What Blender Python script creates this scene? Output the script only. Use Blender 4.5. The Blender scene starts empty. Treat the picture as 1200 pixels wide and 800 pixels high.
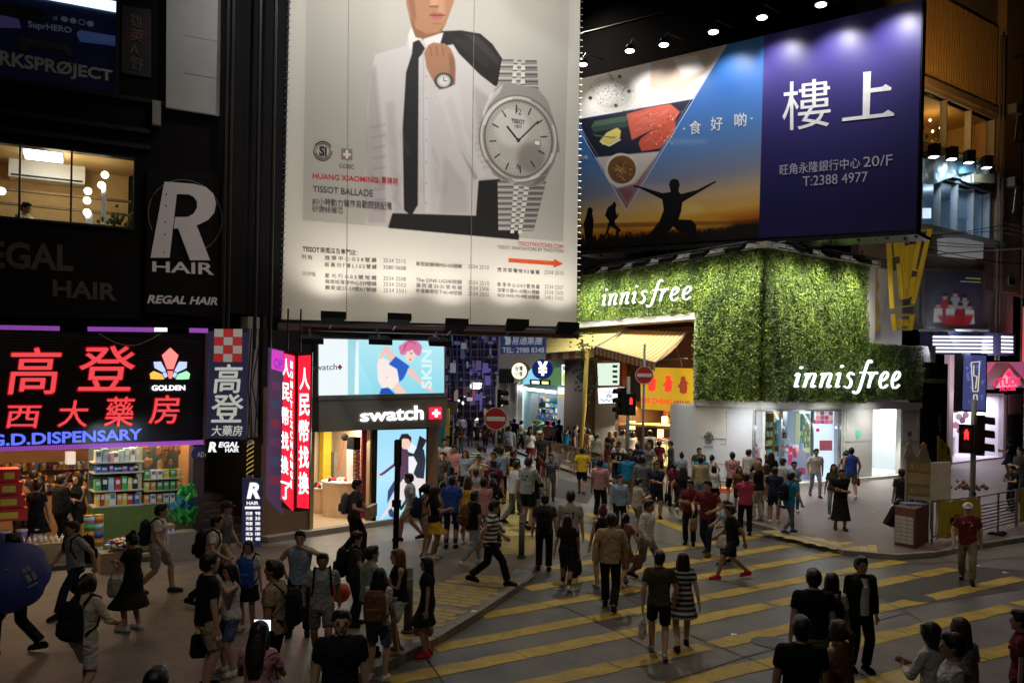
import bpy,bmesh,math,random
import numpy as np
from mathutils import Vector,Matrix
R=random.Random(7)
rad=math.radians
SC=bpy.context.scene
COL=SC.collection
# ------------------------------------------------------------------ camera
CAM_H=4.0
FPX,CX,CY,ROLL=1000.0,600.0,454.0,0.018
cam=bpy.data.cameras.new('camera');cam.sensor_width=36;cam.lens=36*FPX/1200
cam.shift_y=(CY-400)/1200;cam.clip_start=0.1;cam.clip_end=2000
camo=bpy.data.objects.new('camera',cam);COL.objects.link(camo)
c_,s_=math.cos(ROLL),math.sin(ROLL)
camo.matrix_world=Matrix(((c_,-s_,0,0),(0,0,-1,0),(s_,c_,0,CAM_H),(0,0,0,1)))
SC.camera=camo
# ------------------------------------------------------------------ night sky
w=bpy.data.worlds.new('World');SC.world=w;w.use_nodes=True
nt=w.node_tree;bg=nt.nodes['Background']
sky=nt.nodes.new('ShaderNodeTexSky');sky.sky_type='NISHITA';sky.sun_disc=False
sky.sun_elevation=rad(-6);sky.sun_rotation=rad(200)
nt.links.new(sky.outputs[0],bg.inputs[0]);bg.inputs[1].default_value=0.05
SC.view_settings.view_transform='Standard';SC.view_settings.look='None'
SC.view_settings.exposure=0.0;SC.view_settings.gamma=1.0
SC.render.engine='CYCLES'
SC.cycles.use_denoising=True
try:SC.cycles.denoiser='OPENIMAGEDENOISE'
except Exception:pass
SC.cycles.max_bounces=5;SC.cycles.diffuse_bounces=3;SC.cycles.glossy_bounces=3
SC.cycles.sample_clamp_indirect=4.0;SC.cycles.use_light_tree=True
SC.cycles.caustics_reflective=False;SC.cycles.caustics_refractive=False
def lamp(name,kind,loc,to,energy,color=(1,1,1),size=0.5,size_y=None,spot=70,blend=0.6,parent=None):
 l=bpy.data.lights.new(name,kind);l.energy=energy;l.color=color
 if kind=='AREA':
  l.size=size
  if size_y:l.shape='RECTANGLE';l.size_y=size_y
 elif kind=='SPOT':
  l.spot_size=rad(spot);l.spot_blend=blend;l.shadow_soft_size=size
 else:l.shadow_soft_size=size
 o=bpy.data.objects.new(name,l);COL.objects.link(o)
 loc=Vector(loc);o.rotation_euler=(Vector(to)-loc).to_track_quat('-Z','Y').to_euler()
 o.location=loc-(parent.location if parent else Vector())
 o.parent=parent
 return o
# ------------------------------------------------------------------ photo pixel -> ray, ground, plane
_RC,_RS=math.cos(ROLL),math.sin(ROLL)
def ray(px,py):
 a=(px-CX)/FPX;b=(CY-py)/FPX
 return (a*_RC-b*_RS,1.0,a*_RS+b*_RC)
def G(px,py,z=0.0):
 d=ray(px,py);Y=(z-CAM_H)/d[2]
 return Vector((d[0]*Y,Y,z))
def P3(px,py,Y):
 d=ray(px,py);return Vector((d[0]*Y,Y,CAM_H+d[2]*Y))
class Plane:
 def __init__(s,x,y,dx,dy):
  s.o=Vector((x,y));s.d=Vector((dx,dy)).normalized();n=Vector((s.d.y,-s.d.x))
  if n.dot(-s.o)<0:n=-n
  s.n=n;s.n3=Vector((n.x,n.y,0))
 def hit(s,px,py,off=0.0):
  d=ray(px,py);o=s.o+s.n*off
  t=o.dot(s.n)/(d[0]*s.n.x+d[1]*s.n.y)
  return Vector((d[0]*t,d[1]*t,CAM_H+d[2]*t))
 def sz(s,p):return (Vector((p[0],p[1]))-s.o).dot(s.d),p[2]
 def hs(s,px,py,off=0.0):return s.sz(s.hit(px,py,off))
 def at(s,a,z,off=0.0):
  q=s.o+s.d*a+s.n*off;return Vector((q.x,q.y,z))
# ------------------------------------------------------------------ materials
MATS={}
def mat(name,col=(.5,.5,.5),rough=.7,metal=0,emit=None,power=1.0,vary=.18,scale=6.0,bump=.15,spec=.4,alpha=1.0):
 if name in MATS:return MATS[name]
 m=bpy.data.materials.new(name);m.use_nodes=True;t=m.node_tree;b=t.nodes['Principled BSDF']
 b.inputs['Roughness'].default_value=rough;b.inputs['Metallic'].default_value=metal
 b.inputs['Specular IOR Level'].default_value=spec
 c4=(*col,1)
 b.inputs['Base Color'].default_value=c4
 if vary and emit is None:
  tc=t.nodes.new('ShaderNodeTexCoord');n=t.nodes.new('ShaderNodeTexNoise')
  n.inputs['Scale'].default_value=scale;n.inputs['Detail'].default_value=4
  t.links.new(tc.outputs['Object'],n.inputs['Vector'])
  mx=t.nodes.new('ShaderNodeMix');mx.data_type='RGBA'
  mx.inputs[6].default_value=(*[c*(1-vary) for c in col],1);mx.inputs[7].default_value=(*[min(1,c*(1+vary)) for c in col],1)
  t.links.new(n.outputs['Fac'],mx.inputs[0]);t.links.new(mx.outputs[2],b.inputs['Base Color'])
  if bump:
   bm=t.nodes.new('ShaderNodeBump');bm.inputs['Strength'].default_value=bump;bm.inputs['Distance'].default_value=.02
   t.links.new(n.outputs['Fac'],bm.inputs['Height']);t.links.new(bm.outputs[0],b.inputs['Normal'])
 if emit is not None:
  b.inputs['Emission Color'].default_value=(*emit,1);b.inputs['Emission Strength'].default_value=power
 MATS[name]=m;return m
def glow(name,col,power):return mat(name,tuple(c*.5 for c in col),.5,emit=col,power=power)
def glass_mat(name='window_glass',tint=(.9,.95,1)):
 if name in MATS:return MATS[name]
 m=bpy.data.materials.new(name);m.use_nodes=True;t=m.node_tree
 for n in list(t.nodes):t.nodes.remove(n)
 o=t.nodes.new('ShaderNodeOutputMaterial');mx=t.nodes.new('ShaderNodeMixShader');a=t.nodes.new('ShaderNodeBsdfTransparent');g=t.nodes.new('ShaderNodeBsdfGlossy')
 a.inputs[0].default_value=(*tint,1);g.inputs['Roughness'].default_value=.03;mx.inputs[0].default_value=.05
 t.links.new(a.outputs[0],mx.inputs[1]);t.links.new(g.outputs[0],mx.inputs[2]);t.links.new(mx.outputs[0],o.inputs[0])
 MATS[name]=m;return m
# ------------------------------------------------------------------ objects
def tag(o,label=None,cat=None,group=None,kind=None):
 if label:o['label']=label
 if cat:o['category']=cat
 if group:o['group']=group
 if kind:o['kind']=kind
 return o
def thing(name,label,cat,loc=(0,0,0),group=None,rz=0):
 o=bpy.data.objects.new(name,None);COL.objects.link(o);o.location=loc;o.rotation_euler=(0,0,rz)
 o.empty_display_size=.1
 return tag(o,label,cat,group)
class MB:
 def __init__(s):s.v=[];s.f=[];s.m=[]
 def add(s,vs,fs,mi=0):
  b=len(s.v);s.v+=[tuple(p) for p in vs];s.f+=[tuple(b+i for i in q) for q in fs];s.m+=[mi]*len(fs);return s
 def prism(s,pts,vec,mi=0):
  n=len(pts);a=[Vector(p) for p in pts];c=[p+Vector(vec) for p in a]
  return s.add(a+c,[tuple(range(n)),tuple(range(2*n-1,n-1,-1))]+[(i,n+i,n+(i+1)%n,(i+1)%n) for i in range(n)],mi)
 def box(s,a,b,mi=0):
  x0,y0,z0=a;x1,y1,z1=b
  return s.prism([(x0,y0,z0),(x1,y0,z0),(x1,y1,z0),(x0,y1,z0)],(0,0,z1-z0),mi)
 def pbox(s,pl,s0,s1,z0,z1,o0,o1,mi=0):
  return s.prism([pl.at(s0,z0,o1),pl.at(s1,z0,o1),pl.at(s1,z1,o1),pl.at(s0,z1,o1)],pl.n3*(o0-o1),mi)
 def ppoly(s,pl,pts,o0,o1,mi=0):
  return s.prism([pl.hit(x,y,0)+pl.n3*o1 for x,y in pts],pl.n3*(o0-o1),mi)
 def tube(s,pts,r,n=8,mi=0,r2=None):
  pts=[Vector(p) for p in pts];rings=[];m=len(pts)
  for i,p in enumerate(pts):
   t=(pts[min(i+1,m-1)]-pts[max(i-1,0)]).normalized()
   u=t.cross(Vector((0,0,1)) if abs(t.z)<.9 else Vector((1,0,0))).normalized();v=t.cross(u)
   rr=r if r2 is None else r+(r2-r)*i/max(1,m-1)
   rings.append([p+(u*math.cos(2*math.pi*k/n)+v*math.sin(2*math.pi*k/n))*rr for k in range(n)])
  vs=[q for g in rings for q in g];fs=[]
  for i in range(m-1):
   for k in range(n):fs.append((i*n+k,i*n+(k+1)%n,(i+1)*n+(k+1)%n,(i+1)*n+k))
  fs.append(tuple(range(n-1,-1,-1)));fs.append(tuple((m-1)*n+k for k in range(n)))
  return s.add(vs,fs,mi)
 def ball(s,c,r,n=10,mi=0,sc=(1,1,1)):
  c=Vector(c);vs=[c+Vector((0,0,r*sc[2]))];fs=[];h=n // 2
  for i in range(1,h):
   a=math.pi*i/h
   for k in range(n):
    b=2*math.pi*k/n
    vs.append(c+Vector((r*sc[0]*math.sin(a)*math.cos(b),r*sc[1]*math.sin(a)*math.sin(b),r*sc[2]*math.cos(a))))
  vs.append(c-Vector((0,0,r*sc[2])));L=len(vs)-1
  for k in range(n):
   fs.append((0,1+k,1+(k+1)%n));fs.append((L,L-n+(k+1)%n,L-n+k))
  for i in range(h-2):
   for k in range(n):fs.append((1+i*n+k,1+(i+1)*n+k,1+(i+1)*n+(k+1)%n,1+i*n+(k+1)%n))
  return s.add(vs,fs,mi)
 def mesh(s,name,mats,off=Vector((0,0,0)),smooth=False):
  me=bpy.data.meshes.new(name);me.from_pydata([(x-off.x,y-off.y,z-off.z) for x,y,z in s.v],[],s.f)
  mats=mats if isinstance(mats,(list,tuple)) else [mats]
  for m in mats:me.materials.append(m)
  if len(mats)>1:me.polygons.foreach_set('material_index',s.m)
  if smooth:me.polygons.foreach_set('use_smooth',[True]*len(me.polygons))
  bm=bmesh.new();bm.from_mesh(me);bmesh.ops.recalc_face_normals(bm,faces=bm.faces);bm.to_mesh(me);bm.free()
  me.update();return me
 def build(s,name,mats,parent=None,smooth=False,origin=None):
  off=Vector(origin) if origin is not None else (parent.location.copy() if parent else Vector((0,0,0)))
  if parent and origin is None and parent.parent:off=parent.location+parent.parent.location
  me=s.mesh(name,mats,off,smooth);o=bpy.data.objects.new(name,me);COL.objects.link(o)
  if parent:o.parent=parent
  elif origin is not None:o.location=off
  return o
def struct(name,mb,mats,**k):return tag(mb.build(name,mats,**k),kind='structure')
def wall_cells(pl,s0,s1,z0,z1,holes,o0,o1,mb=None):
 mb=mb or MB();ss=sorted({s0,s1,*[h[0] for h in holes],*[h[1] for h in holes]});zz=sorted({z0,z1,*[h[2] for h in holes],*[h[3] for h in holes]})
 ss=[q for q in ss if s0 <= q <= s1];zz=[q for q in zz if z0 <= q <= z1]
 for a,b in zip(ss,ss[1:]):
  run=None
  for c,d in zip(zz,zz[1:]):
   inside=any(h[0]<(a+b)/2<h[1] and h[2]<(c+d)/2<h[3] for h in holes)
   if inside:
    if run:mb.pbox(pl,a,b,run[0],run[1],o0,o1);run=None
   else:run=(run[0],d) if run else (c,d)
  if run:mb.pbox(pl,a,b,run[0],run[1],o0,o1)
 return mb
# ------------------------------------------------------------------ lettering
_tc={}
def text_mesh(body,bold=0.0,shear=0.0,ext=0.0):
 k=(body,bold,shear,ext)
 if k in _tc:return _tc[k]
 c=bpy.data.curves.new('lettering','FONT');c.body=body;c.offset=bold;c.shear=shear;c.extrude=ext;c.resolution_u=3
 o=bpy.data.objects.new('lettering',c);COL.objects.link(o)
 dg=bpy.context.evaluated_depsgraph_get();me=bpy.data.meshes.new_from_object(o.evaluated_get(dg))
 n=len(me.vertices);co=np.empty(n*3,'f');me.vertices.foreach_get('co',co);co=co.reshape(-1,3)
 fs=[tuple(p.vertices) for p in me.polygons]
 bpy.data.objects.remove(o);bpy.data.curves.remove(c);bpy.data.meshes.remove(me)
 if n:lo,hi=co.min(0),co.max(0)
 else:lo,hi=np.zeros(3),np.ones(3)
 co[:,0]=(co[:,0]-lo[0])/max(1e-6,hi[0]-lo[0]);co[:,1]=(co[:,1]-lo[1])/max(1e-6,hi[1]-lo[1]);co[:,2]-=lo[2]
 _tc[k]=(co,fs,hi[2]-lo[2]);return _tc[k]
def text(parent,body,pl,box,m,off=.02,bold=0.0,shear=0.0,depth=0.006,name='lettering',mb=None):
 cjk=any(ord(ch)>0x2000 for ch in body);strikes=[(0,0)]
 if cjk and bold:q_=bold*.45;strikes=[(-q_,0),(q_,0),(0,-q_),(0,q_)];bold=0.0;n_=max(1,len(body.split('\n')[0]));strikes=[(a/n_,b) for a,b in strikes]
 """box: (xl, top, bottom, xr, top, bottom) in photo px, on plane pl"""
 xl,t0,b0,xr,t1,b1=box if len(box)==6 else (box[0],box[1],box[2],box[3],box[1],box[2])
 co,fs,_=text_mesh(body,bold,shear,.02)
 zz=co[:,2].max() or 1.0
 TL,TR,BR,BL=pl.hit(xl,t0),pl.hit(xr,t1),pl.hit(xr,b1),pl.hit(xl,b0)
 own=mb is None;mb=mb or MB()
 for si,(ax_,ay_) in enumerate(strikes):
  vs=[]
  for x,y,z in co:
   x=float(x)+ax_;y=float(y)+ay_
   p=(BL*(1-x)+BR*x)*(1-y)+(TL*(1-x)+TR*x)*y
   vs.append(p+pl.n3*(off+.0012*si+depth*float(z)/zz))
  mb.add(vs,fs)
 return mb.build(name,m,parent) if own else mb
def pen(pl,strokes,box,off,depth,mb,pw=.09,thin=.3,ang=60,shear=.0):
 TW,Y0,YH_=INNIS_W,-.19,1.04
 xl,t0,b0,xr,t1,b1=box
 TL,TR,BR,BL=pl.hit(xl,t0),pl.hit(xr,t1),pl.hit(xr,b1),pl.hit(xl,b0)
 def mp(x,y):return (BL*(1-x)+BR*x)*(1-y)+(TL*(1-x)+TR*x)*y
 for st in strokes:
  pts=[Vector((a,b,0)) for a,b in st];out=[]
  for i in range(len(pts)-1):
   p0=pts[max(0,i-1)];p1=pts[i];p2=pts[i+1];p3=pts[min(len(pts)-1,i+2)]
   for k in range(5):
    t=k/5;out.append(.5*((2*p1)+(p2-p0)*t+(2*p0-5*p1+4*p2-p3)*t*t+(3*p1-p0-3*p2+p3)*t**3))
  out.append(pts[-1]);L=[];Rr=[]
  for i,p in enumerate(out):
   d=(out[min(i+1,len(out)-1)]-out[max(i-1,0)]);d.normalize() if d.length else None
   n=Vector((-d.y,d.x,0));a=math.degrees(math.atan2(d.y,d.x))
   wd=pw*(thin+(1-thin)*abs(math.sin(rad(a-(ang-90)+0))))
   L.append(p+n*wd/2);Rr.append(p-n*wd/2)
  n=len(out);vs=[]
  for q in L+Rr:
   vs.append(((q.x+shear*(q.y-.25))/TW,(q.y-Y0)/YH_))
  f3=[mp(x,y)+pl.n3*(off+depth) for x,y in vs];b3=[mp(x,y)+pl.n3*off for x,y in vs]
  fs=[]
  for i in range(n-1):
   fs+=[(i,i+1,n+i+1,n+i),(2*n+i,2*n+i+1,i+1,i),(n+i,n+i+1,3*n+i+1,3*n+i)]
  fs+=[(0,n,3*n,2*n),(n-1,3*n-1,4*n-1,2*n-1)]
  mb.add(f3+b3,fs)
 return mb
def letter_strokes():
 L={}
 L['i']=([[(.02,.40),(.09,.47),(.10,.40),(.07,.15),(.06,.02),(.13,.05)],[(.13,.64),(.15,.70),(.16,.66)]],.22)
 L['n']=([[(.02,.41),(.09,.47),(.09,.38),(.04,0)],[(.08,.26),(.17,.44),(.27,.47),(.30,.38),(.25,.10),(.27,.01),(.34,.06)]],.42)
 L['s']=([[(.28,.40),(.20,.47),(.12,.42),(.11,.34),(.20,.24),(.22,.10),(.14,-.01),(.02,.05)]],.33)
 L['f']=([[(.44,.76),(.40,.83),(.33,.80),(.27,.6),(.21,.3),(.15,.0),(.08,-.15),(-.02,-.17),(-.04,-.1)],[(.10,.46),(.22,.47),(.38,.46)]],.34)
 L['r']=([[(.02,.41),(.09,.47),(.09,.38),(.04,0)],[(.08,.24),(.15,.40),(.24,.47),(.27,.42)]],.31)
 L['e']=([[(.07,.20),(.20,.25),(.28,.36),(.25,.46),(.17,.46),(.08,.34),(.05,.16),(.11,.01),(.21,.01),(.30,.09)]],.37)
 x=0;out=[]
 for ch in 'innisfree':
  st,adv=L[ch];out+=[[(a+x,b) for a,b in s] for s in st];x+=adv+.045
 return out,x+.02
INNIS,INNIS_W=letter_strokes()
# ------------------------------------------------------------------ printed pictures (flat print only), painted in the board's own plane
class Print:
 def __init__(s,pl,corners,res):
  s.pl=pl;cs=[pl.hs(*c) for c in corners];a=[c[0] for c in cs];z=[c[1] for c in cs]
  s.a0,s.a1,s.z0,s.z1=min(a),max(a),min(z),max(z);s.cs=cs
  s.flip=pl.hs(corners[1][0],corners[1][1])[0]<pl.hs(corners[0][0],corners[0][1])[0]
  s.w=res;s.h=max(8,int(res*(s.z1-s.z0)/(s.a1-s.a0)));s.im=np.ones((s.h,s.w,3),'f')
 def uv(s,a,z):
  u=(a-s.a0)/(s.a1-s.a0);return (1-u if s.flip else u),(z-s.z0)/(s.z1-s.z0)
 def q(s,x,y):
  u,v=s.uv(*s.pl.hs(x,y));return u*s.w,v*s.h
 def blend(s,x0,y0,mask,col,alpha=1):
  h,w=mask.shape;reg=s.im[y0:y0+h,x0:x0+w];m=(mask*alpha)[...,None]
  reg[...]=reg*(1-m)+np.array(col,'f')*m
 def poly(s,pts,col,alpha=1,blur=0,raw=False):
  p=np.array([(x,y) if raw else s.q(x,y) for x,y in pts],'f');pad=int(blur*3)+1
  x0=max(0,int(p[:,0].min())-pad);x1=min(s.w,int(p[:,0].max())+pad+2);y0=max(0,int(p[:,1].min())-pad);y1=min(s.h,int(p[:,1].max())+pad+2)
  if x1 <= x0 or y1 <= y0:return
  S=2;X,Y=np.meshgrid(np.arange(x0,x1,1/S,dtype='f')+.25,np.arange(y0,y1,1/S,dtype='f')+.25);ins=np.zeros(X.shape,bool);n=len(p)
  for i in range(n):
   ax,ay=p[i];bx,by=p[(i+1)%n]
   if ay==by:continue
   ins ^= ((ay>Y) != (by>Y)) & (X<(bx-ax)*(Y-ay)/(by-ay)+ax)
  m=ins.astype('f');m=m.reshape(y1-y0,S,x1-x0,S).mean((1,3))
  for _ in range(3 if blur else 0):
   k=max(1,int(blur));
   for ax_ in (0,1):
    c=np.cumsum(np.pad(m,[(k,k) if a==ax_ else (0,0) for a in (0,1)],mode='edge'),axis=ax_);c=np.insert(c,0,0,axis=ax_)
    m=(np.take(c,np.arange(2*k+1,c.shape[ax_]),axis=ax_)-np.take(c,np.arange(0,c.shape[ax_]-2*k-1),axis=ax_))/(2*k+1)
    m=m[:y1-y0,:x1-x0]
  s.blend(x0,y0,m,col,alpha)
 def ell(s,cx,cy,rx,ry,col,alpha=1,blur=0,rot=0,n=40):
  c,d=math.cos(rad(rot)),math.sin(rad(rot))
  s.poly([(cx+rx*math.cos(t)*c-ry*math.sin(t)*d,cy+rx*math.cos(t)*d+ry*math.sin(t)*c) for t in np.linspace(0,2*math.pi,n,endpoint=False)],col,alpha,blur)
 def line(s,pts,wd,col,alpha=1,blur=0):
  for (ax,ay),(bx,by) in zip(pts,pts[1:]):
   L=math.hypot(bx-ax,by-ay) or 1;nx,ny=-(by-ay)/L*wd/2,(bx-ax)/L*wd/2
   s.poly([(ax+nx,ay+ny),(bx+nx,by+ny),(bx-nx,by-ny),(ax-nx,ay-ny)],col,alpha,blur)
 def vgrad(s,stops):
  v=np.linspace(0,1,s.h);ks=[a for a,_ in stops]
  for c in range(3):s.im[:,:,c]=np.interp(v,ks,[q[c] for _,q in stops])[:,None]
 def material(s,name,power=0,rough=.6,tint=1.0):
  im=bpy.data.images.new(name,s.w,s.h);a=np.ones((s.h,s.w,4),'f');a[...,:3]=np.clip(s.im,0,1);im.pixels.foreach_set(a.ravel());im.update();im.pack()
  m=bpy.data.materials.new(name);m.use_nodes=True;t=m.node_tree;b=t.nodes['Principled BSDF'];b.inputs['Roughness'].default_value=rough
  n=t.nodes.new('ShaderNodeTexImage');n.image=im;n.extension='EXTEND'
  if power:
   t.links.new(n.outputs[0],b.inputs['Emission Color']);b.inputs['Emission Strength'].default_value=power;b.inputs['Base Color'].default_value=(.1,.1,.1,1)
  else:t.links.new(n.outputs[0],b.inputs['Base Color'])
  return m
 def build(s,name,parent,m,off,thick=.01,gridn=1):
  n3=s.pl.n3;me=bpy.data.meshes.new(name);P=[s.pl.at(a,z,off)-(parent.location if parent else Vector()) for a,z in s.cs];B=[p-n3*thick for p in P]
  me.from_pydata([tuple(v) for v in P+B],[],[(0,1,2,3),(7,6,5,4)]+[(i,(i+1)%4+0,(i+1)%4+4,i+4) for i in range(4)])
  ul=me.uv_layers.new(name='UVMap');uvs=[s.uv(a,z) for a,z in s.cs]
  for l in me.loops:ul.data[l.index].uv=uvs[l.vertex_index%4]
  me.materials.append(m);o=bpy.data.objects.new(name,me);COL.objects.link(o);o.parent=parent;return o
C255=lambda r,g,b:(r/255,g/255,b/255)
PG=Plane(-7.08,19.3,.804,.595)      
PU=Plane(-7.15,19.55,.9,.436)       
PS=Plane(-2.66,25.1,.632,.775)      
PT=Plane(-5.75,21.3,.954,.298)      
PIL=Plane(10.1,34.5,-.573,.819)     
PIR=Plane(10.1,34.5,.81,.587)       
PB=Plane(10.5,35.5,.737,-.676)      
PK=Plane(-.8,57,.95,-.31)           
PE=Plane(24.7,48.0,.74,.67)         
M_BLACK=mat('black_paint',(.009,.009,.010),.75,spec=.15);M_DARK=mat('dark_metal',(.018,.018,.02),.45,.3);M_STEEL=mat('grey_steel',(.25,.26,.27),.4,.6)
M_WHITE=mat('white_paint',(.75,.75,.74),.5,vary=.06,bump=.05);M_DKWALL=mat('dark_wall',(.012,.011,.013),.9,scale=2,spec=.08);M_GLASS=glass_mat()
# ================================================================== GROUND
def ground_mat(name,c1,c2,scale,rough=.75,joints=None,jc=(.02,.02,.02)):
 m=bpy.data.materials.new(name);m.use_nodes=True;t=m.node_tree;b=t.nodes['Principled BSDF'];L=t.links.new
 tc=t.nodes.new('ShaderNodeTexCoord');n=t.nodes.new('ShaderNodeTexNoise');n.inputs['Scale'].default_value=scale;n.inputs['Detail'].default_value=8;n.inputs['Roughness'].default_value=.7
 L(tc.outputs['Object'],n.inputs[0]);n2=t.nodes.new('ShaderNodeTexNoise');n2.inputs['Scale'].default_value=60;n2.inputs['Detail'].default_value=3;L(tc.outputs['Object'],n2.inputs[0])
 r=t.nodes.new('ShaderNodeValToRGB');r.color_ramp.elements[0].position=.35;r.color_ramp.elements[1].position=.68
 r.color_ramp.elements[0].color=(*c1,1);r.color_ramp.elements[1].color=(*c2,1);L(n.outputs[0],r.inputs[0])
 mx=t.nodes.new('ShaderNodeMix');mx.data_type='RGBA';mx.blend_type='MULTIPLY';mx.inputs[0].default_value=.5
 L(r.outputs[0],mx.inputs[6]);L(n2.outputs[0],mx.inputs[7]);out=mx.outputs[2];h=n2.outputs[0]
 if joints:
  bk=t.nodes.new('ShaderNodeTexBrick');bk.inputs['Scale'].default_value=1;bk.inputs['Brick Width'].default_value=joints[0];bk.inputs['Row Height'].default_value=joints[1];bk.inputs['Mortar Size'].default_value=joints[2]
  bk.inputs['Color1'].default_value=(1,1,1,1);bk.inputs['Color2'].default_value=(.82,.82,.83,1);bk.inputs['Mortar'].default_value=(.6,.6,.6,1)
  mp=t.nodes.new('ShaderNodeMapping');mp.inputs['Rotation'].default_value=(0,0,rad(joints[3]));L(tc.outputs['Object'],mp.inputs[0]);L(mp.outputs[0],bk.inputs[0])
  m2=t.nodes.new('ShaderNodeMix');m2.data_type='RGBA';m2.blend_type='MULTIPLY';m2.inputs[0].default_value=1;L(out,m2.inputs[6]);L(bk.outputs[0],m2.inputs[7]);out=m2.outputs[2]
 L(out,b.inputs['Base Color']);bm=t.nodes.new('ShaderNodeBump');bm.inputs['Strength'].default_value=.4;bm.inputs['Distance'].default_value=.01;L(h,bm.inputs['Height']);L(bm.outputs[0],b.inputs['Normal'])
 rr=t.nodes.new('ShaderNodeMapRange');rr.inputs[3].default_value=rough-.25;rr.inputs[4].default_value=rough+.1;L(n.outputs[0],rr.inputs[0]);L(rr.outputs[0],b.inputs['Roughness'])
 return m
M_ROAD=ground_mat('asphalt',(.05,.055,.06),(.20,.195,.175),.7,.58)
M_PAVE=ground_mat('pavement_concrete',(.20,.17,.14),(.37,.32,.27),.6,.55,(.40,.20,.008,-38))
M_PAVE2=ground_mat('pavement_brick',(.15,.11,.095),(.27,.205,.18),.8,.7,(.42,.21,.012,35))
M_YEL=ground_mat('yellow_road_paint',(.36,.25,.03),(.66,.47,.05),1.7,.7)
def wear(m,base):
 t=m.node_tree;b=t.nodes['Principled BSDF'];src=b.inputs['Base Color'].links[0].from_socket;n=t.nodes.new('ShaderNodeTexNoise');n.inputs['Scale'].default_value=3.2;n.inputs['Detail'].default_value=9;n.inputs['Roughness'].default_value=.75
 tc=t.nodes.new('ShaderNodeTexCoord');t.links.new(tc.outputs['Object'],n.inputs[0]);r=t.nodes.new('ShaderNodeValToRGB');r.color_ramp.elements[0].position=.55;r.color_ramp.elements[1].position=.66;r.color_ramp.elements[1].color=(.75,.75,.75,1)
 t.links.new(n.outputs[0],r.inputs[0]);mx=t.nodes.new('ShaderNodeMix');mx.data_type='RGBA';mx.inputs[7].default_value=(*base,1);t.links.new(r.outputs[0],mx.inputs[0]);t.links.new(src,mx.inputs[6]);t.links.new(mx.outputs[2],b.inputs['Base Color'])
wear(M_YEL,(.09,.085,.07))
M_TACT=ground_mat('yellow_paver',(.45,.36,.10),(.68,.55,.20),2.0,.7)
M_KERB=ground_mat('kerb_stone',(.20,.19,.17),(.36,.34,.30),2.0,.7)
M_SEAL=mat('tar_seal',(.015,.015,.015),.6)
g=MB();g.box((-300,-60,-.5),(300,400,0));struct('road',g,M_ROAD)
KL=[(300,835),(380,802),(440,782),(480,762),(511,747),(560,717),(608,685),(622,672),(631,655),(635,640),(634,620),(629,600),(618,572),(602,548),(585,528),(566,512)]
KR=[(590,522),(620,534),(656,547),(697,560),(740,577),(790,590),(840,602),(900,617),(945,632),(990,645),(1050,650),(1095,647),(1155,636),(1200,629),(1300,612)]
PH=.12
def pave(name,kerb,close,m,inset_left):
 pts=[G(x,y,PH) for x,y in kerb];full=pts+[Vector((x,y,PH)) for x,y in close]
 mb=MB();mb.prism([(p.x,p.y,.001) for p in full],(0,0,PH-.001));o=struct(name,mb,m)
 dist=0;segs=list(zip(pts,pts[1:]));n=0
 for a,b in segs:
  L=(b-a).length;k=max(1,round(L/(.9 if a.y<40 else 2.5)));d=(b-a)/k;nn=Vector((-d.y,d.x,0)).normalized()*inset_left
  for i in range(k):
   p=a+d*i;q=a+d*(i+1);e=d.normalized()*.008;kb=MB()
   h=.128+R.uniform(-.003,.004)
   kb.prism([(p+e-nn*.02).xy.to_3d()+Vector((0,0,.002)),(q-e-nn*.02).xy.to_3d()+Vector((0,0,.002)),(q-e+nn*.13).xy.to_3d()+Vector((0,0,.002)),(p+e+nn*.13).xy.to_3d()+Vector((0,0,.002))],(0,0,h))
   kb.build('kerb_stone',M_KERB,o)
 return o,[(p.x,p.y) for p in full]
pavL,POLYL=pave('pavement',KL,[(-6,75),(-60,75),(-60,6),(-6,6)],M_PAVE,1)
pavR,POLYR=pave('pavement',KR,[(70,95),(0,95)],M_PAVE2,1)
def inpoly(x,y,P):
 c=False;n=len(P)
 for i in range(n):
  ax,ay=P[i];bx,by=P[(i+1)%n]
  if (ay>y) != (by>y) and x<(bx-ax)*(y-ay)/(by-ay)+ax:c=not c
 return c
def floor_z(x,y):return PH if inpoly(x,y,POLYL) or inpoly(x,y,POLYR) else 0.0
STR=[((641,666),(895,627),8),((617,690),(936,637),9),((565,722),(991,646),10),((509,760),(1055,657),11.5),((455,798),(1117,666),13.5),((520,824),(1196,677),14),((690,826),(1275,690),17),((1000,806),(1290,733),19)]
def worn(mb,a,b,n3,z):
 d=b-a;L=d.length;d.normalize();x=0;n=Vector((-d.y,d.x,0))
 hw=n3
 while x<L:
  run=min(L-x,R.uniform(1.6,4.2));k=8;up=[];dn=[]
  for i in range(k+1):
   p=a+d*(x+run*i/k);up.append(p+n*(hw+R.uniform(-.025,.03)));dn.append(p-n*(hw+R.uniform(-.025,.03)))
  poly=up+dn[::-1]
  mb.prism([(p.x,p.y,z) for p in poly],(0,0,.003));x+=run+(R.uniform(.015,.05) if R.random()<.75 else R.uniform(.1,.3))
for (a,b,t) in STR:
 A,B=G(*a),G(*b);my=(a[1]+b[1])/2;mid=G((a[0]+b[0])/2,my);mid2=G((a[0]+b[0])/2,my+t)
 hw=.27
 mb=MB();worn(mb,A,B,hw*.68,.004);struct('crossing_stripe',mb,M_YEL)
for a,b,hw in [((680,624),(706,638),.2),((690,601),(742,626),.2),((726,592),(806,622),.22),((762,577),(835,603),.2),((655,640),(668,647),.2),((660,612),(700,606),.06),((640,622),(690,614),.06),((700,655),(730,672),.05)]:
 mb=MB();worn(mb,G(*a),G(*b),hw,.004);struct('crossing_stripe',mb,M_YEL)
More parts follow.
